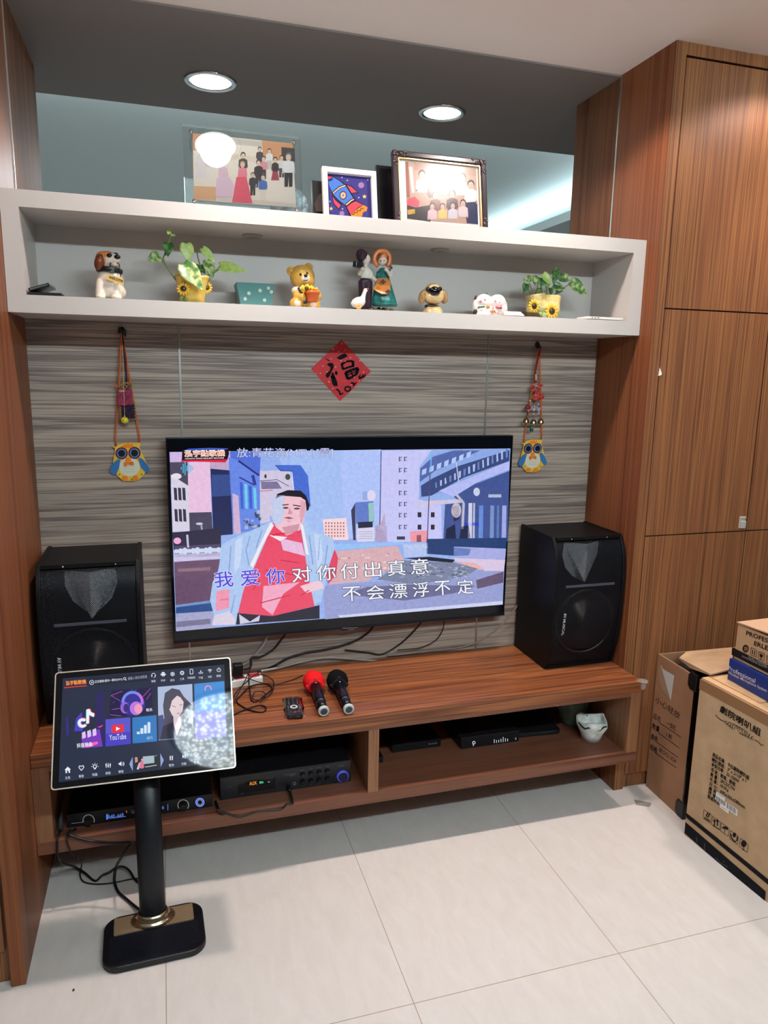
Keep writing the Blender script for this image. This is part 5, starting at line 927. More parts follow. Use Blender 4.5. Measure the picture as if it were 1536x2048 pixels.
f = Fig(400, 460, 0.27344, -0.15); R_ = f.r; b = f.p(1260, 590); t = thing('couple_figurine', 'figurine of a boy and a bonneted girl with a white goose', 'figurine', (b.x, -0.15, SZ))
skin = glaze('skin', (226, 206, 196)); plum = glaze('plum', (62, 40, 54)); teal_g = glaze('teal', (38, 120, 116), var=0.25, vscale=60)
q = MB(); rr = random.Random(4)
for k in range(34): u = 1115+rr.random()*285; q.ball(f.p(u, 578+rr.random()*14, rr.uniform(-.03, .03)), R_(rr.uniform(10, 24), rr.uniform(10, 22), rr.uniform(8, 15)), nu=10, nv=7)
q.ball(f.p(1260, 592), R_(140, 60, 16))
for v_ in q.v: v_.z = max(v_.z, SZ+0.0012)
q.smooth = True; q.build('ground', glaze('rock', (70, 62, 48), var=0.5, vscale=90), t)
q = MB(); q.tube([f.p(1192, 372), f.p(1190, 460), f.p(1198, 575)], [R_(34), R_(30), R_(20)], 12); q.tube([f.p(1228, 372), f.p(1232, 460), f.p(1232, 575)], [R_(32), R_(28), R_(20)], 12); q.ball(f.p(1210, 378), R_(44, 34, 30)); q.build('trousers', plum, t, remesh=0.002)
q = MB(); q.ball(f.p(1214, 320), R_(42, 32, 50)); q.tube([f.p(1186, 290, .004), f.p(1168, 318, .012), f.p(1190, 290, .028)], [R_(18), R_(17), R_(14)], 10); q.tube([f.p(1240, 300), f.p(1256, 345, .006), f.p(1282, 366, .012)], [R_(18), R_(15), R_(12)], 10); q.build('shirt', glaze('ivory', (222, 220, 206)), t, remesh=0.0018)
q = MB(); q.ball(f.p(1208, 214), R_(36, 36, 38)); q.tube([f.p(1210, 240), f.p(1212, 275)], R_(16), 10); q.ball(f.p(1240, 216, .006), R_(8, 8, 8)); q.build('face', skin, t, remesh=0.0016)
for p_ in ((1190, 284, .036), (1288, 368, .014)): MB().ball(f.p(*p_), R_(14, 12, 12)).build('hand', skin, t)
q = MB(); q.ball(f.p(1184, 190), R_(40, 42, 48), rotm(0, -0.35, 0)); q.tube([f.p(1160, 206), f.p(1186, 178, .02), f.p(1222, 172, .012)], R_(10), 8); q.build('cap', plum, t, remesh=0.002)
q = MB(); q.ball(f.p(1214, 207, R_(34)), R_(4, 2, 5), nu=8, nv=6); q.ball(f.p(1230, 205, R_(26)), R_(3, 2, 5), nu=8, nv=6); q.build('eye', black, t)
MB().obox(f.p(1156, 254, .012), R_(30, 22, 18), rotm(0, 0.1, 0.3)).build('basket', glaze('dark', (38, 34, 44)), t, bevel=0.002)
q = MB(); q.smooth = True; c = f.p(1335, 556); q.lathe([(R_(88), 0.0), (R_(84), R_(40)), (R_(66), R_(120)), (R_(46), R_(185)), (R_(34), R_(215)), (0.0, R_(215))], c, n=28, sx=1.0); q.lathe([(R_(90), R_(8)), (R_(92), R_(14)), (R_(88), R_(20))], c, n=28)
for v_ in q.v: a_ = math.atan2(v_.y-c.y, v_.x-c.x); k_ = max(0, 1-(v_.z-c.z)/R_(150)); v_.x += R_(5)*math.sin(9*a_)*k_+R_(24)*k_*0.6; v_.y = c.y+(v_.y-c.y)*0.62+R_(5)*math.cos(8*a_)*k_
q.build('skirt', teal_g, t, smooth=True)
q = MB(); P_ = [f.p(u, v, d) for u, v, d in ((1305, 350, .026), (1368, 350, .026), (1398, 380, .030), (1388, 470, .040), (1330, 470, .044), (1268, 435, .040))]; q.prism(P_, (0, 0.006, 0)); q.build('apron', glaze('apron', (206, 126, 52), var=0.12), t, bevel=0.002)
q = MB(); q.ball(f.p(1340, 322), R_(40, 32, 44)); q.tube([f.p(1308, 310), f.p(1300, 345, .012), f.p(1318, 352, .02)], R_(17), 10); q.tube([f.p(1370, 305, .004), f.p(1398, 300, .010)], R_(22), 10); q.build('bodice', teal_g, t, remesh=0.002)
q = MB(); q.tube([f.p(1396, 306, .012), f.p(1392, 334, .022), f.p(1366, 292, .034)], [R_(15), R_(14), R_(10)], 10); q.ball(f.p(1362, 288, .036), R_(14, 12, 14)); q.build('arm', skin, t, remesh=0.0018)
MB().ball(f.p(1334, 222), R_(36, 34, 38)).build('face', skin, t)
q = MB(); q.ball(f.p(1334, 202, -.006), R_(52, 44, 54)); q.tube([f.p(1334+58*math.sin(a_), 212-62*math.cos(a_), .010) for a_ in [math.radians(x) for x in range(-150, 151, 20)]], R_(15), 8, flat=0.5); q.build('bonnet', glaze('bonnet', (196, 112, 62), var=0.12), t)
q = MB(); q.smooth = True
for k in range(9): a_ = math.radians(-75+k*19); q.ball(f.p(1334+36*math.sin(a_), 212-34*math.cos(a_), R_(20)), R_(11, 9, 10), nu=8, nv=6)
for k in range(5): q.ball(f.p(1372+k*7, 240+k*9, R_(12)), R_(10, 9, 9), nu=8, nv=6)
q.build('hair', glaze('auburn', (122, 58, 30)), t)
q = MB(); q.ball(f.p(1322, 226, R_(33)), R_(4, 2, 5), nu=8, nv=6); q.ball(f.p(1346, 222, R_(33)), R_(4, 2, 5), nu=8, nv=6); q.build('eye', black, t)
q = MB()
for u, v in ((1340, 378), (1376, 452)): 
    for k in range(4): q.ball(f.p(u+12*math.cos(k*1.57), v+10*math.sin(k*1.57), .048), R_(9, 4, 8), nu=8, nv=6)
q.build('apron_flower', plum, t)
q = MB(); q.ball(f.p(1158, 530, .026), R_(52, 34, 36), rotm(0, -0.35, 0)); q.tube([f.p(1185, 515, .028), f.p(1196, 480, .030), f.p(1206, 448, .032)], [R_(24), R_(15), R_(13)], 12); q.ball(f.p(1212, 440, .032), R_(17, 13, 13)); q.tube([f.p(1130, 525, .026), f.p(1104, 540, .026)], R_(22, 6), 10); q.build('goose', glaze('goose', (232, 228, 222)), t, remesh=0.0018)
q = MB(); q.smooth = True; q.tube([f.p(1222, 438, .034), f.p(1232, 424, .036)], R_(8, 2), 8); q.build('goose_beak', glaze('red', (206, 66, 46)), t)
q = MB(); q.smooth = True
for k in range(7): q.ball(f.p(1160+13*math.cos(k), 562+10*math.sin(k), .050), R_(11, 8, 9), nu=8, nv=6)
q.build('blossom', glaze('peach', (226, 176, 104)), t)

f = Fig(800, 460, 0.33203, -0.17); R_ = f.r; b = f.p(200, 500); t = thing('dog_figurine', 'tan nodding dog figurine with a big black nose', 'figurine', (b.x, -0.17, SZ)); tan = glaze('dog_tan', (196, 170, 122), var=0.15, vscale=40)
q = MB(); q.lathe([(0.0, 0.0), (R_(52), 0.0), (R_(48), R_(18)), (R_(26), R_(48)), (0.0, R_(52))], Vector((b.x, -0.165, SZ)), n=24); q.tube([f.p(178, 470, .01), f.p(172, 516, .022)], R_(15), 10); q.tube([f.p(214, 470, .01), f.p(222, 516, .022)], R_(15), 10)
for v_ in q.v: v_.z = max(v_.z, SZ+0.0012)
q.build('body', tan, t, remesh=0.0022)
q = MB(); q.ball(f.p(200, 392), R_(56, 50, 46)); q.ball(f.p(200, 372, .004), R_(44, 44, 40)); q.ball(f.p(206, 408, .016), R_(48, 34, 28)); q.build('head', tan, t, remesh=0.0022)
for u, v, a_ in ((136, 402, 0.25), (262, 402, -0.25)): MB().ball(f.p(u, v, .0), R_(20, 26, 34), rotm(0, a_, 0)).build('ear', glaze('dog_ear', (166, 132, 88), var=0.2, vscale=40), t)
MB().ball(f.p(210, 368, R_(52)), R_(28, 18, 22)).build('nose', black_gloss, t)
for u, v in ((170, 358), (240, 356)): MB().ball(f.p(u, v, R_(40)), R_(12, 10, 12), nu=12, nv=8).build('eye', black_gloss, t)
q = MB(); q.smooth = True; c = f.p(192, 460); q.tube([(c.x+R_(28)*math.cos(k*math.pi/10), -0.168+R_(26)*math.sin(k*math.pi/10), c.z) for k in range(20)], R_(8), 8, closed=True); q.build('collar', glaze('brown_strap', (64, 46, 38)), t)
MB().lathe([(R_(26), 0.0), (R_(26), R_(14)), (R_(18), R_(44)), (0.0, R_(44))], f.p(198, 480, -0.002), n=16).build('neck', tan, t, smooth=True)

b = f.p(540, 500); t = thing('cats_figurine', 'pair of white spotted lucky cats figurine', 'figurine', (b.x, -0.17, SZ)); wc = glaze('cat_white', (232, 222, 220))
q = MB()
for u, v, r1, r2 in ((498, 478, 54, 46), (590, 480, 50, 44)): q.ball(f.p(u, v), R_(r1, 40, r2)); q.ball(f.p(u+(6 if u < 540 else -6), v-44, .004), R_(46, 38, 40))
q.ball(f.p(560, 500, .02), R_(26, 20, 22)); q.ball(f.p(500, 508, .02), R_(40, 30, 18)); q.ball(f.p(628, 460, .004), R_(15, 14, 28)); q.ball(f.p(455, 450, .004), R_(14, 14, 26))
for v_ in q.v: v_.z = max(v_.z, SZ+0.0012)
q.build('body', wc, t, remesh=0.0022)
for u, v in ((460, 412), (518, 398), (562, 408), (614, 424)): MB().lathe([(R_(13), 0.0), (R_(9), R_(12)), (0.0, R_(22))], f.p(u, v+8), (0.15 if u in (518, 614) else -0.15, 0, 1), n=12).build('ear', glaze('cat_brown', (74, 40, 36)), t, smooth=True)
q = MB(); q.smooth = True
for u, v, d, r in ((486, 430, 40, 7), (512, 420, 42, 5), (600, 436, 40, 6), (575, 428, 42, 5), (610, 455, 40, 5), (545, 490, 60, 5), (575, 495, 62, 6), (560, 470, 52, 5), (590, 500, 50, 5)): q.ball(f.p(u, v, R_(d)), R_(r, 4, r), nu=8, nv=6)
q.build('spot', glaze('rose', (206, 130, 130)), t)
q = MB(); q.ball(f.p(453, 495, R_(30)), R_(12, 8, 14), nu=10, nv=8); q.build('tail_spot', black, t)
q = MB(); q.tube([f.p(470, 466, R_(44)), f.p(510, 462, R_(46))], R_(4), 6); q.build('collar', glaze('green_collar', (40, 100, 70)), t)
q = MB(); q.tube([f.p(576, 466, R_(42)), f.p(614, 470, R_(42))], R_(4), 6); q.build('collar', glaze('red_collar', (190, 50, 54)), t)
for u, v in ((530, 464), (562, 488)): MB().ball(f.p(u, v, R_(58)), R_(9, 8, 9), nu=12, nv=8).build('bell', mat('brass', (200, 150, 70), 0.3, 0.9), t)

# small flat things on the shelf
p = Y(92, 590, -0.20); t = thing('flip_phone', 'black phone lying tilted at the shelf left end', 'phone', (p.x, -0.20, SZ))
q = MB(); A = [Y(50, 586, -0.215), Y(112, 572, -0.20)]; q.prism([Vector((0.050, -0.235, SZ)), Vector((0.135, -0.235, SZ)), Vector((0.135, -0.12, SZ)), Vector((0.055, -0.12, SZ))], (0, 0, 0.008)); q.build('base', black, t, bevel=0.002)
q = MB(); q.prism([Vector((0.052, -0.232, SZ+0.0085)), Vector((0.105, -0.232, SZ+0.026)), Vector((0.108, -0.12, SZ+0.026)), Vector((0.055, -0.12, SZ+0.0085))], Vector((-0.003, 0, 0.009))); q.build('lid', black_gloss, t, bevel=0.002)
q = MB(); q.prism([Vector((0.055, -0.2335, SZ+0.0120)), Vector((0.101, -0.2335, SZ+0.0275)), Vector((0.099, -0.2335, SZ+0.0320)), Vector((0.053, -0.2335, SZ+0.0165))], (0, 0.001, 0)); q.build('edge', mat('phone_edge', (120, 122, 126), 0.2, 0.7), t)
t = thing('paper_clip_tray', 'small white and black folded tray on the shelf edge before the sunflower pot', 'tray', (1.60, -0.235, SZ))
pv = lambda u, v, y: Y(800+u*0.33203, 460+v*0.33203, y)
xa, xb, xc = pv(628, 518, -0.25).x, pv(747, 526, -0.25).x, pv(834, 490, -0.215).x
q = MB(); q.prism([Vector((xa, -0.252, SZ)), Vector((xb, -0.252, SZ)), Vector((xb+0.004, -0.215, SZ+0.014)), Vector((xa+0.014, -0.215, SZ+0.014))], (0, 0, 0.002)); q.build('white_leaf', white_plastic, t)
q = MB(); q.prism([Vector((xb+0.0005, -0.252, SZ)), Vector((xc-0.010, -0.252, SZ)), Vector((xc, -0.215, SZ+0.014)), Vector((xb+0.0045, -0.215, SZ+0.014))], (0, 0, 0.002)); q.build('black_leaf', black, t)
t = thing('smartphone', 'white phone lying flat at the shelf right end', 'phone', (1.87, -0.23, SZ))
q = MB(); q.prism(rrect(Vector((1.865, -0.215, SZ)), Vector((1, 0.03, 0)), Vector((-0.03, 1, 0)), 0.075, 0.036, 0.01), (0, 0, 0.008)); q.build('body', white_plastic, t, bevel=0.002)
q = MB(); q.smooth = True
for k in range(3): q.ball((1.81+k*0.012, -0.2538, SZ+0.0045), (0.003, 0.0008, 0.0015), nu=8, nv=6)
q.build('port', black, t)

# plants
def leaf_mat(name, dark, pale, lo, hi):
    m = bpy.data.materials.new(name); m.use_nodes = True; nt = m.node_tree; b = nt.nodes['Principled BSDF']; L = nt.links
    tc = nt.nodes.new('ShaderNodeTexCoord'); n = nt.nodes.new('ShaderNodeTexNoise'); n.inputs['Scale'].default_value = 65; n.inputs['Detail'].default_value = 5; L.new(tc.outputs['Object'], n.inputs['Vector'])
    rp = nt.nodes.new('ShaderNodeValToRGB'); e = rp.color_ramp.elements; e[0].position = lo; e[0].color = C(*dark); e[1].position = hi; e[1].color = C(*pale); L.new(n.outputs['Fac'], rp.inputs[0]); L.new(rp.outputs[0], b.inputs['Base Color']); b.inputs['Roughness'].default_value = 0.35; return m
LD = leaf_mat('pothos_leaf', (42, 92, 44), (130, 170, 84), 0.5, 0.72); LL = leaf_mat('pothos_lime_leaf', (150, 184, 84), (196, 214, 128), 0.35, 0.7); LV = leaf_mat('pothos_variegated_leaf', (70, 122, 58), (196, 206, 140), 0.42, 0.62)
stem_m = mat('pothos_stem', (110, 130, 66), 0.5)
def leaf(parent, base, tip, wd, m, fold=0.25, curl=0.12, side=None, name='leaf'):
    base, tip = Vector(base), Vector(tip); ax = tip-base; l = ax.length; ax.normalize(); vn = Vector((0, -1, 0.25)).normalized()
    sd = (side or ax.cross(vn)).normalized(); nn = sd.cross(ax).normalized(); q = MB(); N = 12; rows = []
    for i in range(N+1):
        s = i/N; w_ = wd*math.sin(math.pi*min(1, (s*0.94+0.06))**0.62)*(1-0.15*s); 
        for j in (-1, -0.5, 0, 0.5, 1):
            back = -0.10*l*abs(j)*max(0, 1-s*4)
            rows.append(base+ax*(s*l+back)+sd*(j*w_)+nn*(abs(j)*fold*w_ - curl*l*s*s))
    fs = []
    for i in range(N):
        for j in range(4): a = i*5+j; fs.append((a, a+1, a+6, a+5))
    q.add(rows, fs, True); return q.build(name, m, parent, subsurf=1, solid=0.0006)
def stem(parent, pts, r=0.0022): q = MB(); q.smooth = True; q.tube(spline(pts, 5), r, 7); return q.build('stem', stem_m, parent)
def sunflower(par, c, r, n=Vector((0, -1, 0))):
    q = MB(); q2 = MB(); q.smooth = q2.smooth = True
    for k in range(12): a_ = k*math.pi/6; d = Vector((math.cos(a_), 0, math.sin(a_))); q.ball(c+d*r*0.68+n*r*0.12, (r*0.34, r*0.12, r*0.18), rotm(0, -a_, 0), nu=8, nv=6)
    q2.ball(c+n*r*0.2, (r*0.42, r*0.2, r*0.42), nu=12, nv=8); d_ = q.build('sunflower', sun, par); q2.build('sunflower_centre', suncen, d_)
sun = glaze('sun_yellow', (222, 178, 52)); suncen = glaze('sun_centre', (58, 40, 26)); yel = glaze('pot_yellow', (206, 176, 84), var=0.08, vscale=30); sun = glaze('sun_yellow', (222, 178, 52)); suncen = glaze('sun_centre', (58, 40, 26))
y = -0.165; f = Fig(0, 430, 0.27344, y); R_ = f.r; t = thing('sunflower_pot', 'yellow square flower pot with sunflower relief and trailing lime pothos', 'potted plant', (0.494, y, SZ))
cx = (f.p(1290, 500).x+f.p(1520, 500).x)/2; zt_ = f.p(1400, 455).z; hw_t, hw_b = R_(122), R_(88)
q = MB(); N = 32; rings = []
for h_, hw in ((0, hw_b), (0.3, hw_b*1.07), (0.65, hw_b*1.2), (0.9, hw_t*0.97), (1.0, hw_t*1.06)):
    ring = []
    for k in range(N):
        a_ = 2*math.pi*k/N; ca, sa = math.cos(a_), math.sin(a_); s_ = (abs(ca)**4+abs(sa)**4)**-0.25; wv = R_(9)*math.cos(4*a_)*max(0, h_-0.5)*2
        ring.append(Vector((cx+hw*s_*ca*0.98, y+hw*0.8*s_*sa, SZ+(zt_-SZ)*h_ - wv)))
    rings.append(ring)
inner = [Vector((cx+(p.x-cx)*0.9, y+(p.y-y)*0.9, p.z)) for p in rings[-1]]; floor_ = [Vector((cx+(p.x-cx)*0.8, y+(p.y-y)*0.8, SZ+(zt_-SZ)*0.8)) for p in rings[2]]
allr = rings+[inner, floor_]; fs = [tuple(range(N))[::-1], tuple((len(allr)-1)*N+k for k in range(N))]
for i in range(len(allr)-1):
    for k in range(N): l = (k+1) % N; fs.append((i*N+k, i*N+l, (i+1)*N+l, (i+1)*N+k))
q.add([p for r in allr for p in r], fs, True).build('pot', yel, t)
yf = y-hw_b*0.92
c = f.p(1338, 550); sunflower(t, Vector((c.x, yf-0.004, c.z)), R_(48)); c = f.p(1524, 535); sunflower(t, Vector((cx+hw_b*1.12, y-0.012, c.z)), R_(44), Vector((0.8, -0.6, 0)))

q = MB(); q.smooth = True; q.ball(f.p(1325, 612, R_(92)), R_(16, 8, 26), rotm(0, 0.4, 0)); q.ball(f.p(1356, 618, R_(92)), R_(14, 8, 22), rotm(0, -0.5, 0)); q.build('leaf_relief', glaze('relief_green', (84, 100, 44)), t)
P = lambda u, v, d=0.0: f.p(u, v, d)
stem(t, [P(1290, 480), P(1255, 435, .006), P(1215, 370, .006), P(1170, 310, .002)]); stem(t, [P(1215, 370, .006), P(1195, 320), P(1205, 285), P(1235, 190), P(1250, 145)]); stem(t, [P(1350, 470, .02), P(1375, 400, .01), P(1380, 345)]); stem(t, [P(1395, 470), P(1370, 420, .03), P(1350, 375, .04)]); stem(t, [P(1440, 470), P(1500, 460), P(1545, 435), P(1600, 400)]); stem(t, [P(1430, 470), P(1462, 420), P(1500, 330)])
leaf(t, P(1165, 300, .002), P(1075, 330, .02), R_(48), LV); leaf(t, P(1238, 140), P(1225, 90), R_(16), LL); leaf(t, P(1245, 145), P(1285, 150, .01), R_(12), LL); leaf(t, P(1232, 205), P(1228, 300, .02), R_(42), LD); leaf(t, P(1250, 240), P(1205, 295, .014), R_(20), LD)
leaf(t, P(1362, 210), P(1378, 350, .01), R_(54), LL, fold=0.1); leaf(t, P(1345, 362, .04), P(1490, 545, .075), R_(74), LV, fold=0.18); leaf(t, P(1430, 370), P(1465, 420, .01), R_(26), LD)
g = Fig(400, 460, 0.27344, y); G = g.p
leaf(t, G(20, 135), G(118, 240, .01), R_(34), LL); leaf(t, G(50, 225), G(102, 360, .02), R_(44), LV); leaf(t, G(0, 265), G(40, 320, .01), R_(30), LD); stem(t, [P(1480, 465), G(40, 350), G(60, 330), G(110, 300), G(150, 268)]); leaf(t, G(148, 262), G(345, 296, .03), R_(46), LL, fold=0.15); stem(t, [P(1470, 465), G(0, 260), G(-20, 170), G(10, 138)])
# teal pot
tl = Fig(400, 460, 0.27344, -0.13); R_ = tl.r; cx = tl.p(401, 480).x; zt_ = tl.p(401, 396).z; t = thing('teal_pot', 'small teal square pot with white flower dots', 'flower pot', (cx, -0.13, SZ))
q = MB(); A = [(cx-R_(98), -0.155), (cx+R_(98), -0.155), (cx+R_(98), -0.155+R_(150)), (cx-R_(98), -0.155+R_(150))]; Bt = [(cx-R_(124), -0.162), (cx+R_(124), -0.162), (cx+R_(124), -0.15+R_(160)), (cx-R_(124), -0.15+R_(160))]
v_ = [(x, yy, SZ) for x, yy in A]+[(x, yy, zt_) for x, yy in Bt]+[(cx+(x-cx)*0.88, -0.09+(yy+0.09)*0.88, zt_) for x, yy in Bt]+[(cx+(x-cx)*0.9, -0.09+(yy+0.09)*0.9, SZ+0.01) for x, yy in A]
fs = [(3, 2, 1, 0), (12, 13, 14, 15)]
for b0_ in (0, 4, 8):
    for k in range(4): l = (k+1) % 4; fs.append((b0_+k, b0_+l, b0_+4+l, b0_+4+k))
q.add(v_, fs, False).build('pot', glaze('teal_pot', (84, 134, 134)), t, bevel=0.003)
for u, v in ((322, 510), (463, 520), (490, 432), (350, 470), (430, 450), (512, 460)):
    q = MB()
    for k in range(5): pp = tl.p(u, v, 0.0); a_ = k*1.2566; zz = pp.z+R_(7)*math.sin(a_); yy = -0.155-0.007*(zz-SZ)/(zt_-SZ)-0.0005; q.ball((pp.x+R_(7)*math.cos(a_), yy, zz), R_(5, 3, 5), nu=8, nv=6)
    q.build('flower_dot', glaze('dot_white', (206, 216, 206)), t)
# right pothos in a two-pocket vase
f = Fig(800, 460, 0.33203, -0.16); R_ = f.r; P = lambda u, v, d=0.0: f.p(u, v, d); b = f.p(855, 520); t = thing('sunflower_pot', 'yellow two pocket vase with sunflowers and dark green pothos', 'potted plant', (b.x, -0.16, SZ))
q = MB(); q.smooth = True
for (ub, ut, vt, rb_, rt_) in ((828, 815, 388, 50, 52), (900, 915, 396, 44, 50)):
    c0 = P(ub, 520); c0.z = SZ+0.005; c1 = P(ut, vt); pts = [c0, c0.lerp(c1, 0.35), c0.lerp(c1, 0.7), c1]; q.tube(pts, R_(rb_, rb_*1.12, rt_*0.92, rt_), 20, cap=True)
q.build('vase', glaze('vase_sand', (198, 180, 120), var=0.22, vscale=30), t, remesh=0.0025)
c = P(806, 458, R_(58)); sunflower(t, c, R_(34)); c = P(912, 490, R_(52)); sunflower(t, c, R_(38));
q = MB(); q.smooth = True; q.ball(P(850, 480, R_(54)), R_(18, 6, 14)); q.ball(P(872, 515, R_(54)), R_(16, 6, 16)); q.ball(P(846, 505, R_(54)), R_(14, 6, 12)); q.build('leaf_relief', glaze('relief_pale', (140, 156, 96)), t)
for a in ([(800, 380), (790, 350), (778, 320)], [(815, 380), (828, 350), (830, 310)], [(835, 385), (850, 340), (858, 300)], [(880, 395), (890, 340), (905, 300)], [(900, 395), (925, 330), (945, 270)], [(930, 392), (960, 370), (1000, 340), (1030, 320)], [(860, 390), (880, 360), (900, 330)], [(795, 385), (780, 370), (762, 345)]): stem(t, [P(u, v, .004*i_) for i_, (u, v) in enumerate(a)], 0.0017)
for b_, tp, wd, m in (((788, 290), (742, 302), 18, LV), ((806, 278), (818, 334), 22, LV), ((758, 325), (748, 384), 20, LD), ((862, 265), (915, 332), 24, LL), ((848, 290), (858, 350), 24, LD), ((940, 250), (925, 320), 26, LD), ((985, 265), (1010, 310), 20, LV), ((960, 265), (968, 310), 22, LD), ((1030, 312), (1140, 398), 36, LV), ((930, 330), (1000, 350), 18, LD), ((925, 345), (985, 362), 14, LV), ((945, 225), (948, 270), 10, LD), ((890, 300), (880, 350), 18, LD), ((970, 300), (1035, 300), 14, LV), ((940, 372), (985, 366), 12, LD), ((840, 350), (852, 396), 14, LD), ((905, 350), (912, 396), 14, LD)): leaf(t, P(*b_, .008), P(*tp, .02), R_(wd), m)
# ================================================================== things hanging on the wall
# red paper with the good-fortune character
cfu = Y(682, 740, -0.0015); t = thing('fortune_paper', 'red diamond paper with a black brushed fortune character', 'wall paper', (cfu.x, -0.001, cfu.z))
pts = [Y(683, 680, -0.001), Y(742, 743, -0.001), Y(680, 802, -0.001), Y(622, 737, -0.001)]
q = MB(); q.prism(pts, (0, -0.0012, 0)); q.build('sheet', mat('red_paper', (200, 34, 44), 0.55, var=0.06, vscale=25), t)
q = Pic((0, -0.0026, 0), (0, -1, 0)); q.view(600, 670, 0.10417); bk = (18, 20, 24)
q.P(bk, (470, 440), (500, 450), (590, 500), (545, 500)); q.P(bk, (515, 570), (545, 540), (610, 532), (648, 565), (645, 630), (600, 710), (570, 790), (530, 830), (490, 790), (495, 750), (575, 680), (585, 620)); q.P(bk, (585, 790), (600, 770), (680, 820), (715, 900), (725, 980), (660, 985), (622, 950)); q.P(bk, (665, 750), (680, 690), (715, 695), (728, 740), (705, 775)); q.P(bk, (600, 720), (640, 720), (690, 840), (610, 820))
q.P(bk, (700, 440), (770, 390), (850, 350), (925, 400), (860, 440), (770, 478)); q.L(bk, 46, (800, 545), (825, 660)); q.L(bk, 42, (800, 560), (900, 505), (1010, 500)); q.L(bk, 54, (1015, 495), (1020, 600)); q.L(bk, 40, (820, 660), (930, 620), (1040, 590))
q.L(bk, 60, (875, 720), (920, 850)); q.L(bk, 62, (870, 730), (1000, 670), (1120, 640)); q.L(bk, 60, (1115, 640), (1090, 740)); q.L(bk, 50, (915, 845), (1020, 800), (1095, 740)); q.L(bk, 30, (980, 700), (1020, 800)); q.L(bk, 24, (900, 775), (1090, 700))
q.L(bk, 34, (695, 1040), (740, 1060), (765, 1110), (775, 1145)); q.L(bk, 26, (770, 1150), (830, 1110)); q.ring(bk, 915, 1035, 54, 34, ky=0.8); q.L(bk, 34, (975, 920), (1035, 925), (1040, 965)); q.L(bk, 24, (1020, 975), (1085, 905)); q.L(bk, 22, (1160, 750), (1130, 845)); q.L(bk, 24, (1115, 800), (1160, 815), (1220, 790)); q.L(bk, 22, (1190, 775), (1275, 765)); q.L(bk, 24, (1140, 845), (1250, 790))
q.up(); gd = (240, 200, 170)
for x, y in ((805, 165), (595, 455), (685, 615), (440, 595), (515, 705), (390, 735), (785, 490), (970, 435), (870, 505), (630, 1025), (1045, 810), (1150, 495), (985, 955), (740, 320), (310, 735), (1140, 885)): q.E(gd, x, y, 11, 9, 8)
q.L(gd, 16, (620, 268), (655, 280)); q.L(gd, 14, (545, 890), (570, 915)); q.L(gd, 8, (858, 275), (870, 300)); q.L(gd, 14, (1215, 720), (1225, 700)); q.build('brushwork', INK, t)

def hook(u, v, label, rag):
    c = Y(u, v, -0.001); t = thing('wall_hook', label, 'hook', c); q = MB(); q.smooth = True
    q.ball((c.x, -0.0035, c.z+0.004), (0.010, 0.003, 0.012)); q.tube([(c.x, -0.004, c.z-0.004), (c.x, -0.016, c.z-0.010), (c.x, -0.024, c.z-0.006), (c.x, -0.025, c.z+0.002)], 0.0025, 8); q.build('hook', black, t)
    if rag:
        q = MB(); q.smooth = True; rr = random.Random(2)
        for k in range(10): q.ball((c.x+rr.uniform(-.009, .010), -0.012+rr.uniform(-.004, .004), c.z+rr.uniform(-.010, .012)), (rr.uniform(.004, .007), .005, rr.uniform(.004, .008)), nu=8, nv=6)
        q.build('dark_bow', mat('dark_net', (44, 42, 48), 0.7), t, remesh=0.0022)
    return c
hk = hook(244, 664, 'black wall hook with a dark bow above the left owl', True); hk2 = hook(1074, 692, 'plain black wall hook above the right owl', False)
# owls
OY = -0.006
def W1(u, v, y=OY): return Y(180+u*0.16598, 640+v*0.16598, y)
ow = thing('owl_pendant', 'yellow felt owl with blue wings hanging on orange cords at the left', 'owl pendant', (W1(475, 1700).x, OY, W1(475, 1700).z), 'owl pendants')
def slab(nm, m, pts, y0, th, par=None, bev=0.0): q = MB(); q.prism([W1(u, v, y0) if False else Vector((W1(u, v).x, y0, W1(u, v).z)) for u, v in pts], (0, -th, 0)); return q.build(nm, m, par or ow, bevel=bev)
def oval(cx, cy, rx, ry, n=28): return [(cx+rx*math.cos(2*math.pi*k/n), cy+ry*math.sin(2*math.pi*k/n)) for k in range(n)]
felt = lambda n_, c: mat('felt_'+n_, c, 0.85, spec=0.1)
slab('body', felt('yellow', (232, 192, 74)), [(262, 1522), (312, 1528), (340, 1498), (430, 1478), (555, 1480), (615, 1476), (598, 1535), (640, 1625), (690, 1740), (680, 1825), (605, 1910), (540, 1938), (400, 1938), (332, 1872), (285, 1805), (278, 1700), (300, 1600), (305, 1550)], OY, 0.004)
slab('crest', felt('orange', (238, 140, 50)), [(360, 1545), (385, 1512), (395, 1520), (420, 1488), (440, 1500), (462, 1474), (482, 1500), (520, 1486), (516, 1515), (548, 1535)], OY-0.0041, 0.0012)
for a in ([(300, 1700), (345, 1672), (366, 1682), (352, 1780), (315, 1858), (268, 1856), (244, 1820), (252, 1770)], [(580, 1668), (612, 1658), (650, 1690), (690, 1740), (716, 1800), (704, 1832), (664, 1826), (612, 1770)]): slab('wing', felt('blue', (62, 120, 178)), a, OY-0.0041, 0.0018)
slab('belly', felt('cream', (222, 220, 198)), oval(476, 1770, 126, 112), OY-0.0041, 0.0012)
for cx_, cy_ in ((382, 1604), (537, 1600)):
    e = slab('eye', felt('maroon', (108, 38, 72)), oval(cx_, cy_, 74, 72), OY-0.0042, 0.0015); slab('iris', felt('sky', (92, 136, 180)), oval(cx_, cy_, 57, 55), OY-0.0058, 0.0012, e); slab('pupil', mat('pupil_black', (10, 12, 18), 0.35), oval(cx_, cy_, 42, 41), OY-0.0071, 0.001, e)
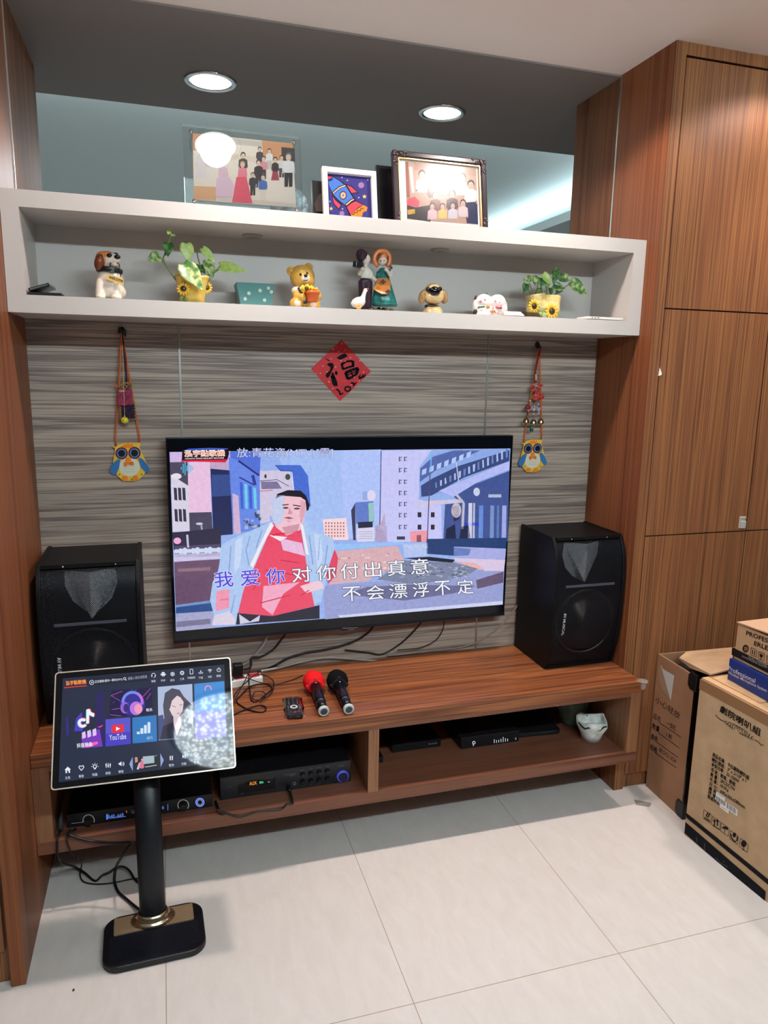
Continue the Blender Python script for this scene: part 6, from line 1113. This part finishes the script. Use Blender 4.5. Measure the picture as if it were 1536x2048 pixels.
slab('beak', felt('orange', (238, 140, 50)), [(440, 1655), (490, 1655), (500, 1690), (465, 1722), (425, 1690)], OY-0.0056, 0.0015)
slab('bow', felt('tangerine', (232, 124, 46)), [(405, 1716), (430, 1706), (465, 1718), (500, 1700), (526, 1706), (530, 1745), (500, 1748), (468, 1732), (430, 1762), (412, 1752)], OY-0.0072, 0.0015)
for x in (420, 542): slab('foot', felt('orange', (238, 140, 50)), [(x-36, 1925), (x-28, 1885), (x, 1872), (x+34, 1880), (x+38, 1920), (x+26, 1934), (x+10, 1922), (x-2, 1934), (x-18, 1924)], OY-0.0041, 0.0015)
q = Pic((0, OY-0.0056, 0), (0, -1, 0)); q.view(180, 640, 0.16598)
for k in range(3): q.L((190, 190, 176), 5, *[(400+i*18, 1765+k*32+(6 if i % 2 else -6)) for i in range(9)])
for x, y in ((355, 1860), (620, 1860), (500, 1925)): q.E((60, 70, 40), x, y, 8)
q.build('stitching', INK, ow)
oc = mat('orange_cord', (214, 108, 42), 0.7)
for (u, v, s_) in ((312, 1500, -1), (600, 1480, 1)):
    q = MB(); q.smooth = True; p = W1(u, v)
    for d in (-.0016, .0016): q.tube([(p.x+d, OY+0.002, p.z-0.006), (p.x+d, OY-0.002, p.z+0.02), (hk.x+0.004*s_+d, -0.018, hk.z-0.03), (hk.x+d*0.5, -0.0235, hk.z-0.0035)], 0.0014, 6)
    q.build('cord', oc, ow)
def dup(root, off, label, group=None):
    r = root.copy(); COL.objects.link(r); r.location = root.location+Vector(off); r['label'] = label
    if group: r['group'] = group
    for ch in list(root.children):
        c = ch.copy(); COL.objects.link(c); c.parent = r; c.matrix_parent_inverse = ch.matrix_parent_inverse.copy()
        for g_ in ch.children: d_ = g_.copy(); COL.objects.link(d_); d_.parent = c; d_.matrix_parent_inverse = g_.matrix_parent_inverse.copy()
    return r
dup(ow, (hk2.x-hk.x, 0, hk2.z-hk.z), 'yellow felt owl with blue wings hanging on orange cords at the right', 'owl pendants')
# charms over the cords, left
def V1(u, v, y): return Y(180+u*0.16598, 640+v*0.16598, y)
pm = mat('plum_brocade', (120, 34, 66), 0.7, var=0.5, vscale=260); gold = mat('gold_bead', (196, 162, 96), 0.3, 0.85)
c = V1(420, 930, -0.032); t = thing('lucky_pouch', 'plum red woven charm pouch hanging above the left owl', 'charm', c)
q = MB(); q.prism([V1(u, v, -0.029) for u, v in ((338, 840), (505, 826), (512, 900), (506, 1022), (420, 1034), (334, 1026), (332, 930))], (0, -0.007, 0)); q.build('pouch', pm, t, bevel=0.002)
q = MB(); q.smooth = True; q.tube([V1(348, 858, -0.038), V1(420, 855, -0.039)], 0.0034, 8); q.build('wooden_toggle', mat('toggle', (206, 160, 120), 0.5), t)
q = MB(); q.smooth = True; q.tube([V1(430, 832, -0.030), V1(428, 500, -0.027), (hk.x, -0.0225, hk.z-0.004)], 0.0016, 6); q.tube([V1(445, 832, -0.030), V1(436, 500, -0.027), (hk.x+0.001, -0.0225, hk.z-0.004)], 0.0018, 6); q.build('cord', mat('plum_cord', (84, 24, 46), 0.7), t)
q = MB(); q.smooth = True; rr = random.Random(8)
for k in range(26): q.ball(V1(370+rr.random()*140, 750+rr.random()*80, -0.033-rr.random()*.004), 0.0026, nu=8, nv=6)
q.build('gold_beads', gold, t)
c = V1(460, 1110, -0.026); t = thing('beaded_charm', 'dark framed charm edged with gold beads below the plum pouch', 'charm', c)
q = MB(); q.prism([V1(u, v, -0.021) for u, v in ((375, 1045), (540, 1010), (545, 1180), (385, 1195))], (0, -0.004, 0)); q.build('plaque', mat('charm_dark', (46, 34, 52), 0.2, var=0.4, vscale=80), t)
q = MB(); q.smooth = True
for a, b_ in (((362, 1040), (372, 1200)), ((372, 1200), (548, 1196)), ((535, 985), (552, 1190)), ((455, 1200), (458, 1260))):
    for k in range(13): s_ = k/12; q.ball(V1(a[0]+(b_[0]-a[0])*s_+(6 if k % 2 else -6), a[1]+(b_[1]-a[1])*s_, -0.0255), 0.0025, nu=8, nv=6)
q.build('gold_beads', gold, t)
q = MB(); q.smooth = True; q.tube([V1(470, 1022, -0.023), V1(440, 800, -0.024), (hk.x+0.002, -0.0215, hk.z-0.003)], 0.0012, 6); q.build('cord', mat('plum_cord', (84, 24, 46), 0.7), t)
c = V1(418, 1208, -0.034); t = thing('bird_charm', 'little round yellow bird charm on a pale cord at the left', 'charm', c)
q = MB(); q.smooth = True; q.ball(c, (0.0116, 0.009, 0.0108)); q.tube([c+Vector((0, 0, .008)), c+Vector((0, 0, .016))], [0.003, 0.001], 8); q.build('body', glaze('chick', (222, 206, 64)), t); q = MB(); q.smooth = True; q.ball(c+Vector((-.004, -.0082, 0)), 0.0016, nu=8, nv=6); q.build('eye', black, t)
q = MB(); q.smooth = True; q.tube([c+Vector((0, 0, .014)), V1(414, 1040, -0.0378), V1(408, 880, -0.0425), V1(400, 500, -0.034), (hk.x-0.001, -0.0265, hk.z-0.003)], 0.0009, 6); q.build('cord', mat('pale_cord', (214, 184, 150), 0.7), t)
c = V1(310, 785, -0.030); t = thing('orange_tassel', 'short orange cord knot sticking out beside the plum pouch', 'tassel', c)
q = MB(); q.smooth = True; q.tube(spline([V1(270, 766, -0.03), V1(300, 772, -0.031), V1(318, 800, -0.032), V1(345, 802, -0.031), V1(352, 780, -0.029), V1(366, 500, -0.024), (hk.x-0.002, -0.0245, hk.z-0.004)], 4), 0.0017, 6); q.ball(V1(318, 795, -0.032), 0.0035); q.build('cord', oc, t)
# charms, right
def V2(u, v, y): return Y(980+u*0.13667, 680+v*0.13667, y)
c = V2(690, 770, -0.03); t = thing('rabbit_wind_chime', 'red rabbit charm with three brass bells above the right owl', 'charm', c)
q = MB(); q.smooth = True
for u, v, a, b_, r_ in ((625, 692, .0085, .0085, 0), (735, 662, .0125, .0055, .3), (692, 830, .0165, .0150, 0), (690, 745, .0105, .0100, 0), (770, 820, .0075, .0100, 0)): q.ball(V2(u, v, -0.030), (a, .004, b_), rotm(0, r_, 0))
q.build('rabbit', mat('red_lacquer', (176, 30, 46), 0.35), t, remesh=0.0016)
q = MB(); q.smooth = True; yq = -0.0345
q.tube([V2(660+44*math.cos(k*.4)*(1-k*.02), 835+40*math.sin(k*.4)*(1-k*.02), yq) for k in range(22)], 0.0011, 6); q.tube([V2(745+40*math.cos(k*.45), 790+44*math.sin(k*.45), yq) for k in range(10)], 0.0011, 6); q.tube([V2(u, v, yq) for u, v in ((580, 690), (600, 655), (650, 640), (668, 700), (630, 740), (590, 725))], 0.0011, 6); q.tube([V2(u, v, yq) for u, v in ((690, 690), (740, 640), (790, 645), (770, 680), (700, 696))], 0.0011, 6); q.tube([V2(u, v, yq) for u, v in ((715, 900), (745, 870), (775, 880), (795, 840))], 0.0011, 6)
q.build('gold_outline', mat('coral_line', (236, 128, 84), 0.4), t)
q = MB(); q.smooth = True; q.tube([V2(672, 625, -0.030), V2(672, 450, -0.032), (hk2.x, -0.0295, hk2.z-0.004)], 0.0022, 6); q.tube([V2(655, 640, -0.029), V2(652, 440, -0.031), (hk2.x, -0.0290, hk2.z-0.005)], 0.0016, 6); q.build('cord', mat('crimson_cord', (128, 26, 40), 0.7), t)
q = MB(); q.smooth = True
for v in (515, 545, 575): q.ball(V2(672, v, -0.033), (.0030, .0030, .0040), nu=10, nv=8)
for u, v in ((585, 890), (645, 965), (712, 940), (558, 1028), (634, 1080), (716, 1075)): q.ball(V2(u, v, -0.031), (.0028, .0028, .0038), nu=10, nv=8)
q.build('pearl_beads', mat('pearl', (226, 206, 190), 0.25), t)
MB().ball(V2(555, 985, -0.031), (.0118, .007, .0092)).build('red_bead', mat('crimson_bead', (130, 24, 52), 0.3), t)
q = MB(); q.smooth = True
for u, v in ((630, 1010), (650, 1005), (640, 1030), (695, 1000), (725, 1010), (712, 1035)): q.ball(V2(u, v, -0.031), .0050, nu=10, nv=8)
q.build('lilac_beads', mat('lilac', (180, 160, 196), 0.3), t)
q = MB(); q.smooth = True
for u, v0, v1 in ((560, 900, 1110), (638, 900, 1120), (718, 920, 1120)): q.tube([V2(u+(12 if u == 560 else 0), v0, -0.030), V2(u-10, v1, -0.031)], 0.0011, 6)
q.build('hanging_string', mat('plum_cord', (84, 24, 46), 0.7), t)
for u, v in ((525, 1155), (632, 1175), (740, 1165)):
    p = V2(u, v+55, -0.036); q = MB(); q.lathe([(0.0125, 0.0), (0.0118, 0.003), (0.0108, 0.010), (0.0082, 0.0155), (0.0033, 0.0185), (0.0, 0.0188)], p, n=24); q.build('bell', mat('old_brass', (150, 146, 108), 0.2, 1.0), t, smooth=True, solid=0.0006)
q = MB(); q.smooth = True; q.lathe([(0.0, 0.0), (0.0070, 0.003), (0.0075, 0.009), (0.0045, 0.018), (0.0033, 0.026), (0.0, 0.0262)], V2(605, 1345, -0.031), n=20); q.build('jade_drop', mat('jade', (20, 92, 76), 0.25), t)
q = MB(); q.smooth = True; q.tube([V2(605, 1230, -0.031), V2(625, 1150, -0.031)], 0.0008, 6); q.build('hanging_string', mat('plum_cord', (84, 24, 46), 0.7), t)

# ================================================================== things on the bench
BZ = 0.4972
def mic(eu, ev, hu, hv, label, hc, nm, hx=0.0):
    E_ = at(eu, ev, 2, BZ+0.0175); H_ = at(hu, hv, 2, BZ+0.0375); ax = (H_-E_); ax.normalize(); t = thing('microphone', label, 'microphone', (E_.x*.5+H_.x*.5, E_.y*.5+H_.y*.5, BZ), 'wireless microphones'); l = (H_-E_).length
    q = MB(); q.lathe([(0.0, 0.012), (0.0150, 0.012), (0.0155, 0.05), (0.0152, 0.0515), (0.0165, 0.053), (0.0185, l-0.02), (0.0, l-0.02)], E_, ax, n=28); q.build('handle', mat('mic_blue_black', (24, 25, 34), 0.25, 0.4), t, smooth=True)
    q = MB(); q.lathe([(0.0159, 0.0505), (0.0164, 0.0512), (0.0164, 0.0525), (0.0159, 0.053)], E_, ax, n=28); q.build('ring', chrome, t)
    q = MB(); q.lathe([(0.0112, 0.0), (0.0155, 0.0), (0.0175, 0.003), (0.0175, 0.010), (0.0155, 0.0125), (0.0112, 0.0125)], E_, ax, n=28); q.build('end_ring', mat('pale_silicone', (186, 194, 198), 0.5), t, smooth=True)
    q = MB(); q.lathe([(0.0, 0.0012), (0.0111, 0.0012), (0.0111, 0.006), (0.0, 0.006)], E_, ax, n=24); q.build('end_cap', mat('end_grey', (62, 66, 72), 0.5), t)
    q = MB(); q.smooth = True; q.lathe([(0.0, l+0.036), (0.016, l+0.033), (0.030, l+0.020), (0.0365, l+0.002), (0.0355, l-0.016), (0.0290, l-0.031), (0.0225, l-0.036), (0.0, l-0.036)], E_, ax, n=36); q.build('windscreen', mat('foam_'+nm, hc, 0.9, spec=0.05, bump=0.25, bscale=700), t, smooth=True)
    q = MB(); e1 = ax.cross(Vector((0, 0, 1))).normalized(); e2 = e1.cross(ax).normalized(); c = E_+ax*(l-0.040); out = []
    for k in range(48): a_ = 2*math.pi*k/48; r_ = 0.0245+0.008*max(0, math.cos(4*a_))**2; r_ = min(r_, 0.019+0.0) if False else r_; out.append(c+e1*r_*math.cos(a_)+e2*r_*math.sin(a_))
    q.prism(out, ax*0.011); q.build('anti_roll_ring', mat('silicone_'+nm, hc, 0.55), t, bevel=0.002)
    q = MB(); q.smooth = True; q.ball(E_+ax*(l-0.045)+e2*0.019, (0.004, 0.005, 0.002), nu=10, nv=6); q.build('switch', chrome, t)
mic(648, 1424, 627, 1362, 'microphone with a bright red foam head lying on the bench', (226, 34, 38), 'red')
mic(698, 1420, 674, 1360, 'microphone with a black foam head lying on the bench', (20, 20, 22), 'black')
a0 = Vector((0.727, -0.412, BZ)); t = thing('remote_control', 'small black remote control in clear wrapper on the bench', 'remote control', (0.756, -0.35, BZ))
e1 = Vector((0.048, -0.006, 0)); e2 = Vector((0.012, 0.125, 0)); A = [a0, a0+e1, a0+e1+e2, a0+e2]
q = MB(); q.prism(A, (0, 0, 0.016)); q.build('body', black, t, bevel=0.003)
q = MB(); q.smooth = True; zt_ = BZ+0.0162; rp = lambda s, r_: a0+e1*s+e2*r_+Vector((0, 0, 0.0163))
for r_ in range(5):
    for s in range(3): q.ball(rp(0.22+0.28*s, 0.92-0.085*r_), (0.0036, 0.0030, 0.0014), nu=10, nv=6)
for s, r_ in ((0.2, 0.30), (0.5, 0.27), (0.8, 0.30), (0.25, 0.2), (0.78, 0.2)): q.ball(rp(s, r_), (0.0036, 0.0028, 0.0014), nu=10, nv=6)
q.build('button', mat('key_grey', (64, 66, 74), 0.5), t)
q = MB(); q.ball(rp(0.52, 0.14), (0.004, 0.0034, 0.0014), nu=12, nv=6); q.build('red_button', mat('key_red', (206, 80, 80), 0.5), t)
q = MB(); q.smooth = True; q.lathe([(0.0065, 0.0), (0.0065, 0.0012), (0.0118, 0.0012), (0.0125, 0.0)], rp(0.5, 0.43), n=28); q.build('ring_key', mat('key_silver', (206, 208, 212), 0.3), t)
q = MB(); rr = random.Random(12); g0 = []; 
for i in range(9):
    for j in range(13):
        s, r_ = -0.16+i*0.165, -0.07+j*0.095; hz = 0.0175+rr.uniform(0, .0022) if 0 <= s <= 1 and 0 <= r_ <= 1 else 0.003+rr.uniform(0, .010); g0.append(a0+e1*s+e2*r_+Vector((rr.uniform(-.001, .001), rr.uniform(-.001, .001), hz)))
q.add(g0, [(i*13+j, (i+1)*13+j, (i+1)*13+j+1, i*13+j+1) for i in range(8) for j in range(12) if i in (0, 1, 6, 7) or j in (0, 1, 10, 11)], True); q.build('clear_wrapper', film, t)
# power strip and adapter
t = thing('power_strip', 'white power strip with red sockets on the bench under the television', 'power strip', (0.60, -0.075, BZ))
p1 = at(524, 1352, 2, BZ+0.02); p0 = p1+Vector((-0.26, -0.03, 0)); ax = (p1-p0).normalized(); sd = Vector((-ax.y, ax.x, 0))
q = MB(); q.prism(rrect(Vector(((p0.x+p1.x)/2, (p0.y+p1.y)/2, BZ+0.0005)), ax, sd, 0.13, 0.023, 0.008), (0, 0, 0.026)); q.build('body', white_plastic, t, bevel=0.003)
q = MB()
for k in range(4): q.prism(rrect(Vector((p1.x, p1.y, BZ+0.0267))-ax*(0.028+k*0.052), ax, sd, 0.017, 0.013, 0.003), (0, 0, 0.002))
q.build('socket', mat('red_socket', (196, 40, 60), 0.4), t)
q = MB(); q.obox(Vector((p1.x, p1.y, BZ+0.0275))-ax*0.113+sd*-0.012, (0.010, 0.005, 0.0016)); q.build('switch', mat('switch_green', (24, 96, 84), 0.4), t)
c = at(474, 1352, 2, BZ+0.028); t = thing('power_adapter', 'black plug adapter standing in the white power strip', 'adapter', (c.x, c.y, BZ+0.0285))
q = MB(); cc = Vector((p1.x, p1.y, BZ+0.031))-ax*0.085; q.obox(cc+Vector((0, 0, 0.024)), (0.017, 0.013, 0.0235), rotm(0, 0.06, 0.1)); q.build('case', black, t, bevel=0.004)
t['category'] = 'adapter'
# cables
def cable(name, label, pts, r, m, n=6): q = MB(); q.smooth = True; q.tube(spline(pts, n), r, 8); o = q.build(name, m); tag(o, label, 'cable'); return o
Wl = lambda u, v, y=-0.008: Y(u, v, y)
Bn = lambda u, v, h=0.003: at(u, v, 2, BZ+h)
bc_ = mat('black_cable', (15, 15, 18), 0.45)
cable('power_cable', 'thick pale cord from the television bottom down to the power strip', [Wl(537, 1262, -0.03), Wl(528, 1288, -0.018), Wl(508, 1312, -0.010), Wl(490, 1328, -0.010), p1-ax*0.16+Vector((0, 0.004, 0.031))], 0.0042, grey_cable)
cable('power_cable', 'thick black cord from the television bottom curling towards the adapter', [Wl(578, 1258, -0.03), Wl(562, 1280, -0.022), Wl(545, 1300, -0.022), Wl(522, 1313, -0.026), Wl(503, 1316, -0.032), Wl(500, 1335, -0.045), p1-ax*0.065+Vector((0, 0.0, 0.034))], 0.0035, bc_)
cable('signal_cable', 'black cable bundle curving along the wall behind the red microphone', [Wl(752, 1245, -0.03), Wl(735, 1266, -0.02), Wl(705, 1284, -0.012), Wl(660, 1297, -0.010), Wl(610, 1306, -0.009), Wl(575, 1317, -0.010), Wl(548, 1332, -0.016), p1-ax*0.012+Vector((0, 0.012, 0.012))], 0.0042, bc_)
cable('signal_cable', 'black cable from the television middle ending at the wall conduit', [Wl(846, 1240, -0.03), Wl(828, 1262, -0.02), Wl(800, 1288, -0.014), Wl(765, 1308, -0.01), Wl(735, 1305, -0.007), Wl(690, 1300, -0.006)], 0.0032, bc_)
cable('signal_cable', 'thin black cable from the television right part to the conduit clip', [Wl(888, 1238, -0.03), Wl(886, 1258, -0.02), Wl(872, 1280, -0.022), Wl(845, 1294, -0.024), Wl(820, 1298, -0.024), Wl(795, 1300, -0.024)], 0.0022, bc_)
cable('wall_conduit', 'pale grey cable sheath lying along the bench back towards the strip', [Wl(762, 1322, -0.018), Wl(730, 1320, -0.02), Wl(660, 1315, -0.02), Wl(610, 1322, -0.02), Wl(560, 1335, -0.024), p1+Vector((-0.0, 0.012, 0.014))], 0.0040, grey_cable)
cable('speaker_cable', 'pale twin cable from the conduit clip to the right loudspeaker', [Wl(775, 1311, -0.012), Wl(800, 1309, -0.012), Wl(860, 1302, -0.012), Wl(910, 1297, -0.010), Wl(950, 1286, -0.010), Wl(985, 1265, -0.010), Wl(1005, 1248, -0.012), Wl(1018, 1232, -0.016), Wl(1034, 1212, -0.022), Vector((1.712, -0.012, 0.70))], 0.0030, mat('pale_twin', (150, 132, 122), 0.4))
q = MB(); c = Wl(768, 1323, -0.018); q.obox(c, (0.016, 0.006, 0.006)); tag(q.build('cable_clip', black, bevel=0.002), 'black clip joining the cables at the wall behind the black microphone', 'clip')
def tangle(label, pts, r): cable('loose_cable', label, [Bn(420+u*0.22135, 1260+v*0.22135, h) for u, v, h in pts], r, bc_)
tangle('black cable loops tangled on the bench beside the kiosk screen', [(200, 770, .003), (330, 715, .003), (440, 680, .003), (505, 700, .003), (480, 740, .003), (380, 730, .003), (290, 690, .003), (240, 640, .003), (300, 570, .003), (350, 520, .003), (430, 490, .003), (520, 490, .003), (560, 530, .003), (520, 570, .003), (430, 640, .003), (380, 640, .0035), (362, 570, .007), (356, 525, .028), (352, 480, .040), (352, 430, .040), (350, 400, .040)], 0.0024)
tangle('thin black cable curling in wide rings near the power strip', [(215, 600, .0085), (255, 540, .012), (330, 470, .034), (420, 400, .036), (520, 420, .020), (575, 470, .010), (560, 560, .009), (490, 620, .009), (400, 630, .009), (385, 600, .0105), (410, 560, .0125), (480, 560, .0125), (500, 600, .0125), (450, 655, .011)], 0.0018)
tangle('thin black wire running from the tangle to the red microphone', [(200, 400, .043), (320, 430, .043), (430, 468, .020), (520, 484, .0135), (600, 488, .006), (700, 465, .003), (790, 432, .003), (838, 410, .003)], 0.0016)
tangle('black wire dropping from the wall cord into the cable tangle', [(376, 262, .075), (380, 310, .062), (350, 380, .050), (320, 450, .049), (262, 560, .018), (215, 660, .010), (190, 720, .0085)], 0.0016)
# amplifier plug lead, receiver plug and floor cables
pj = on(420+715*0.22135, 1480+440*0.22135, Vector((0, -0.372, 0)), Vector((0, -1, 0)))
q = MB(); q.smooth = True; q.tube([(pj.x, -0.3615, pj.z+0.002), (pj.x, -0.386, pj.z-0.001)], 0.0055, 12); tag(q.build('jack_plug', black), 'black jack plug in the front of the amplifier', 'plug')
G_ = lambda u, v, y=-0.447: Y(420+u*0.22135, 1480+v*0.22135, y)
cable('audio_cable', 'black lead from the amplifier front hanging over the bench lip', [Vector((pj.x, -0.387, pj.z-0.001)), Vector((pj.x, -0.420, 0.234)), Vector((pj.x-0.002, -0.447, 0.230)), G_(700, 575, -0.450), G_(650, 620), G_(560, 632), G_(440, 640), G_(350, 670), G_(260, 692), G_(160, 665), G_(60, 630), Vector((0.525, -0.447, 0.230)), Vector((0.512, -0.425, 0.232)), Vector((0.505, -0.37, 0.2285))], 0.0034, bc_)
t = thing('antenna_plug', 'small dark plug standing at the receiver left end', 'plug', (0.058, -0.392, 0.2235))
q = MB(); q.smooth = True; q.tube([(0.058, -0.395, 0.2236), (0.058, -0.393, 0.243), (0.060, -0.386, 0.266), (0.063, -0.380, 0.275)], [0.007, 0.007, 0.0055, 0.003], 12); q.build('body', mat('plug_grey', (58, 60, 66), 0.4), t)
K_ = lambda u, v, y: Y(60+u*0.18229, 1640+v*0.18229, y)
FL = lambda u, v, h=0.004: at(60+u*0.18229, 1640+v*0.18229, 2, h)
cable('floor_cable', 'black cable falling from the bench left end and looping by the pole', [Vector((0.058, -0.40, 0.2275)), K_(302, 200, -0.447), K_(298, 300, -0.45), K_(305, 410, -0.45), K_(360, 480, -0.44), FL(480, 510, .03), FL(600, 580, .012), FL(680, 650, .006), FL(730, 665, .006), FL(790, 610, .010), FL(870, 575, .014), FL(940, 525, .02), FL(1020, 512, .02), FL(1090, 555, .012), FL(1150, 650, .006), FL(1225, 710, .006)], 0.0034, bc_)
cable('floor_cable', 'thin black cable from the receiver dropping in a low loop on the floor', [Vector((0.085, -0.40, 0.2275)), K_(400, 200, -0.447), K_(440, 330, -0.45), K_(480, 395, -0.45), K_(560, 450, -0.45), FL(565, 500, .035), FL(548, 590, .012), FL(580, 670, .005), FL(680, 700, .004), FL(820, 700, .004), FL(960, 680, .004), FL(1110, 648, .004), FL(1225, 638, .004)], 0.0022, bc_)
cable('floor_cable', 'thick black power cable from the bench to the kiosk base', [Vector((0.10, -0.405, 0.2285)), K_(430, 155, -0.45), K_(560, 205, -0.455), K_(720, 238, -0.46), K_(930, 252, -0.48), K_(1090, 245, -0.50), K_(1120, 262, -0.505), K_(1080, 300, -0.50), K_(1010, 400, -0.49), FL(950, 500, .06), FL(928, 600, .03), FL(930, 690, .012), FL(970, 790, .006), FL(1060, 870, .006), FL(1160, 955, .008), FL(1235, 1010, .016)], 0.0042, bc_)
q = MB(); q.smooth = True; q.ball(at(147, 1980, 2, 0.0016), (0.003, 0.0045, 0.0015), nu=8, nv=6); tag(q.build('floor_crumb', mat('crumb', (60, 50, 50), 0.8)), 'tiny dark crumb on the pale floor left of the kiosk base', 'crumb')
c = at(1225, 1612, 2, 0.0); t = None
q = MB(); q.prism([at(u, v, 2, 0.0003) for u, v in ((1268, 1599), (1303, 1606), (1300, 1614), (1272, 1610))], (0, 0, 0.0004)); tag(q.build('tape_scrap', mat('tape_scrap', (170, 165, 155), 0.15, alpha=0.45)), 'scrap of clear tape on the floor by the narrow carton', 'tape')
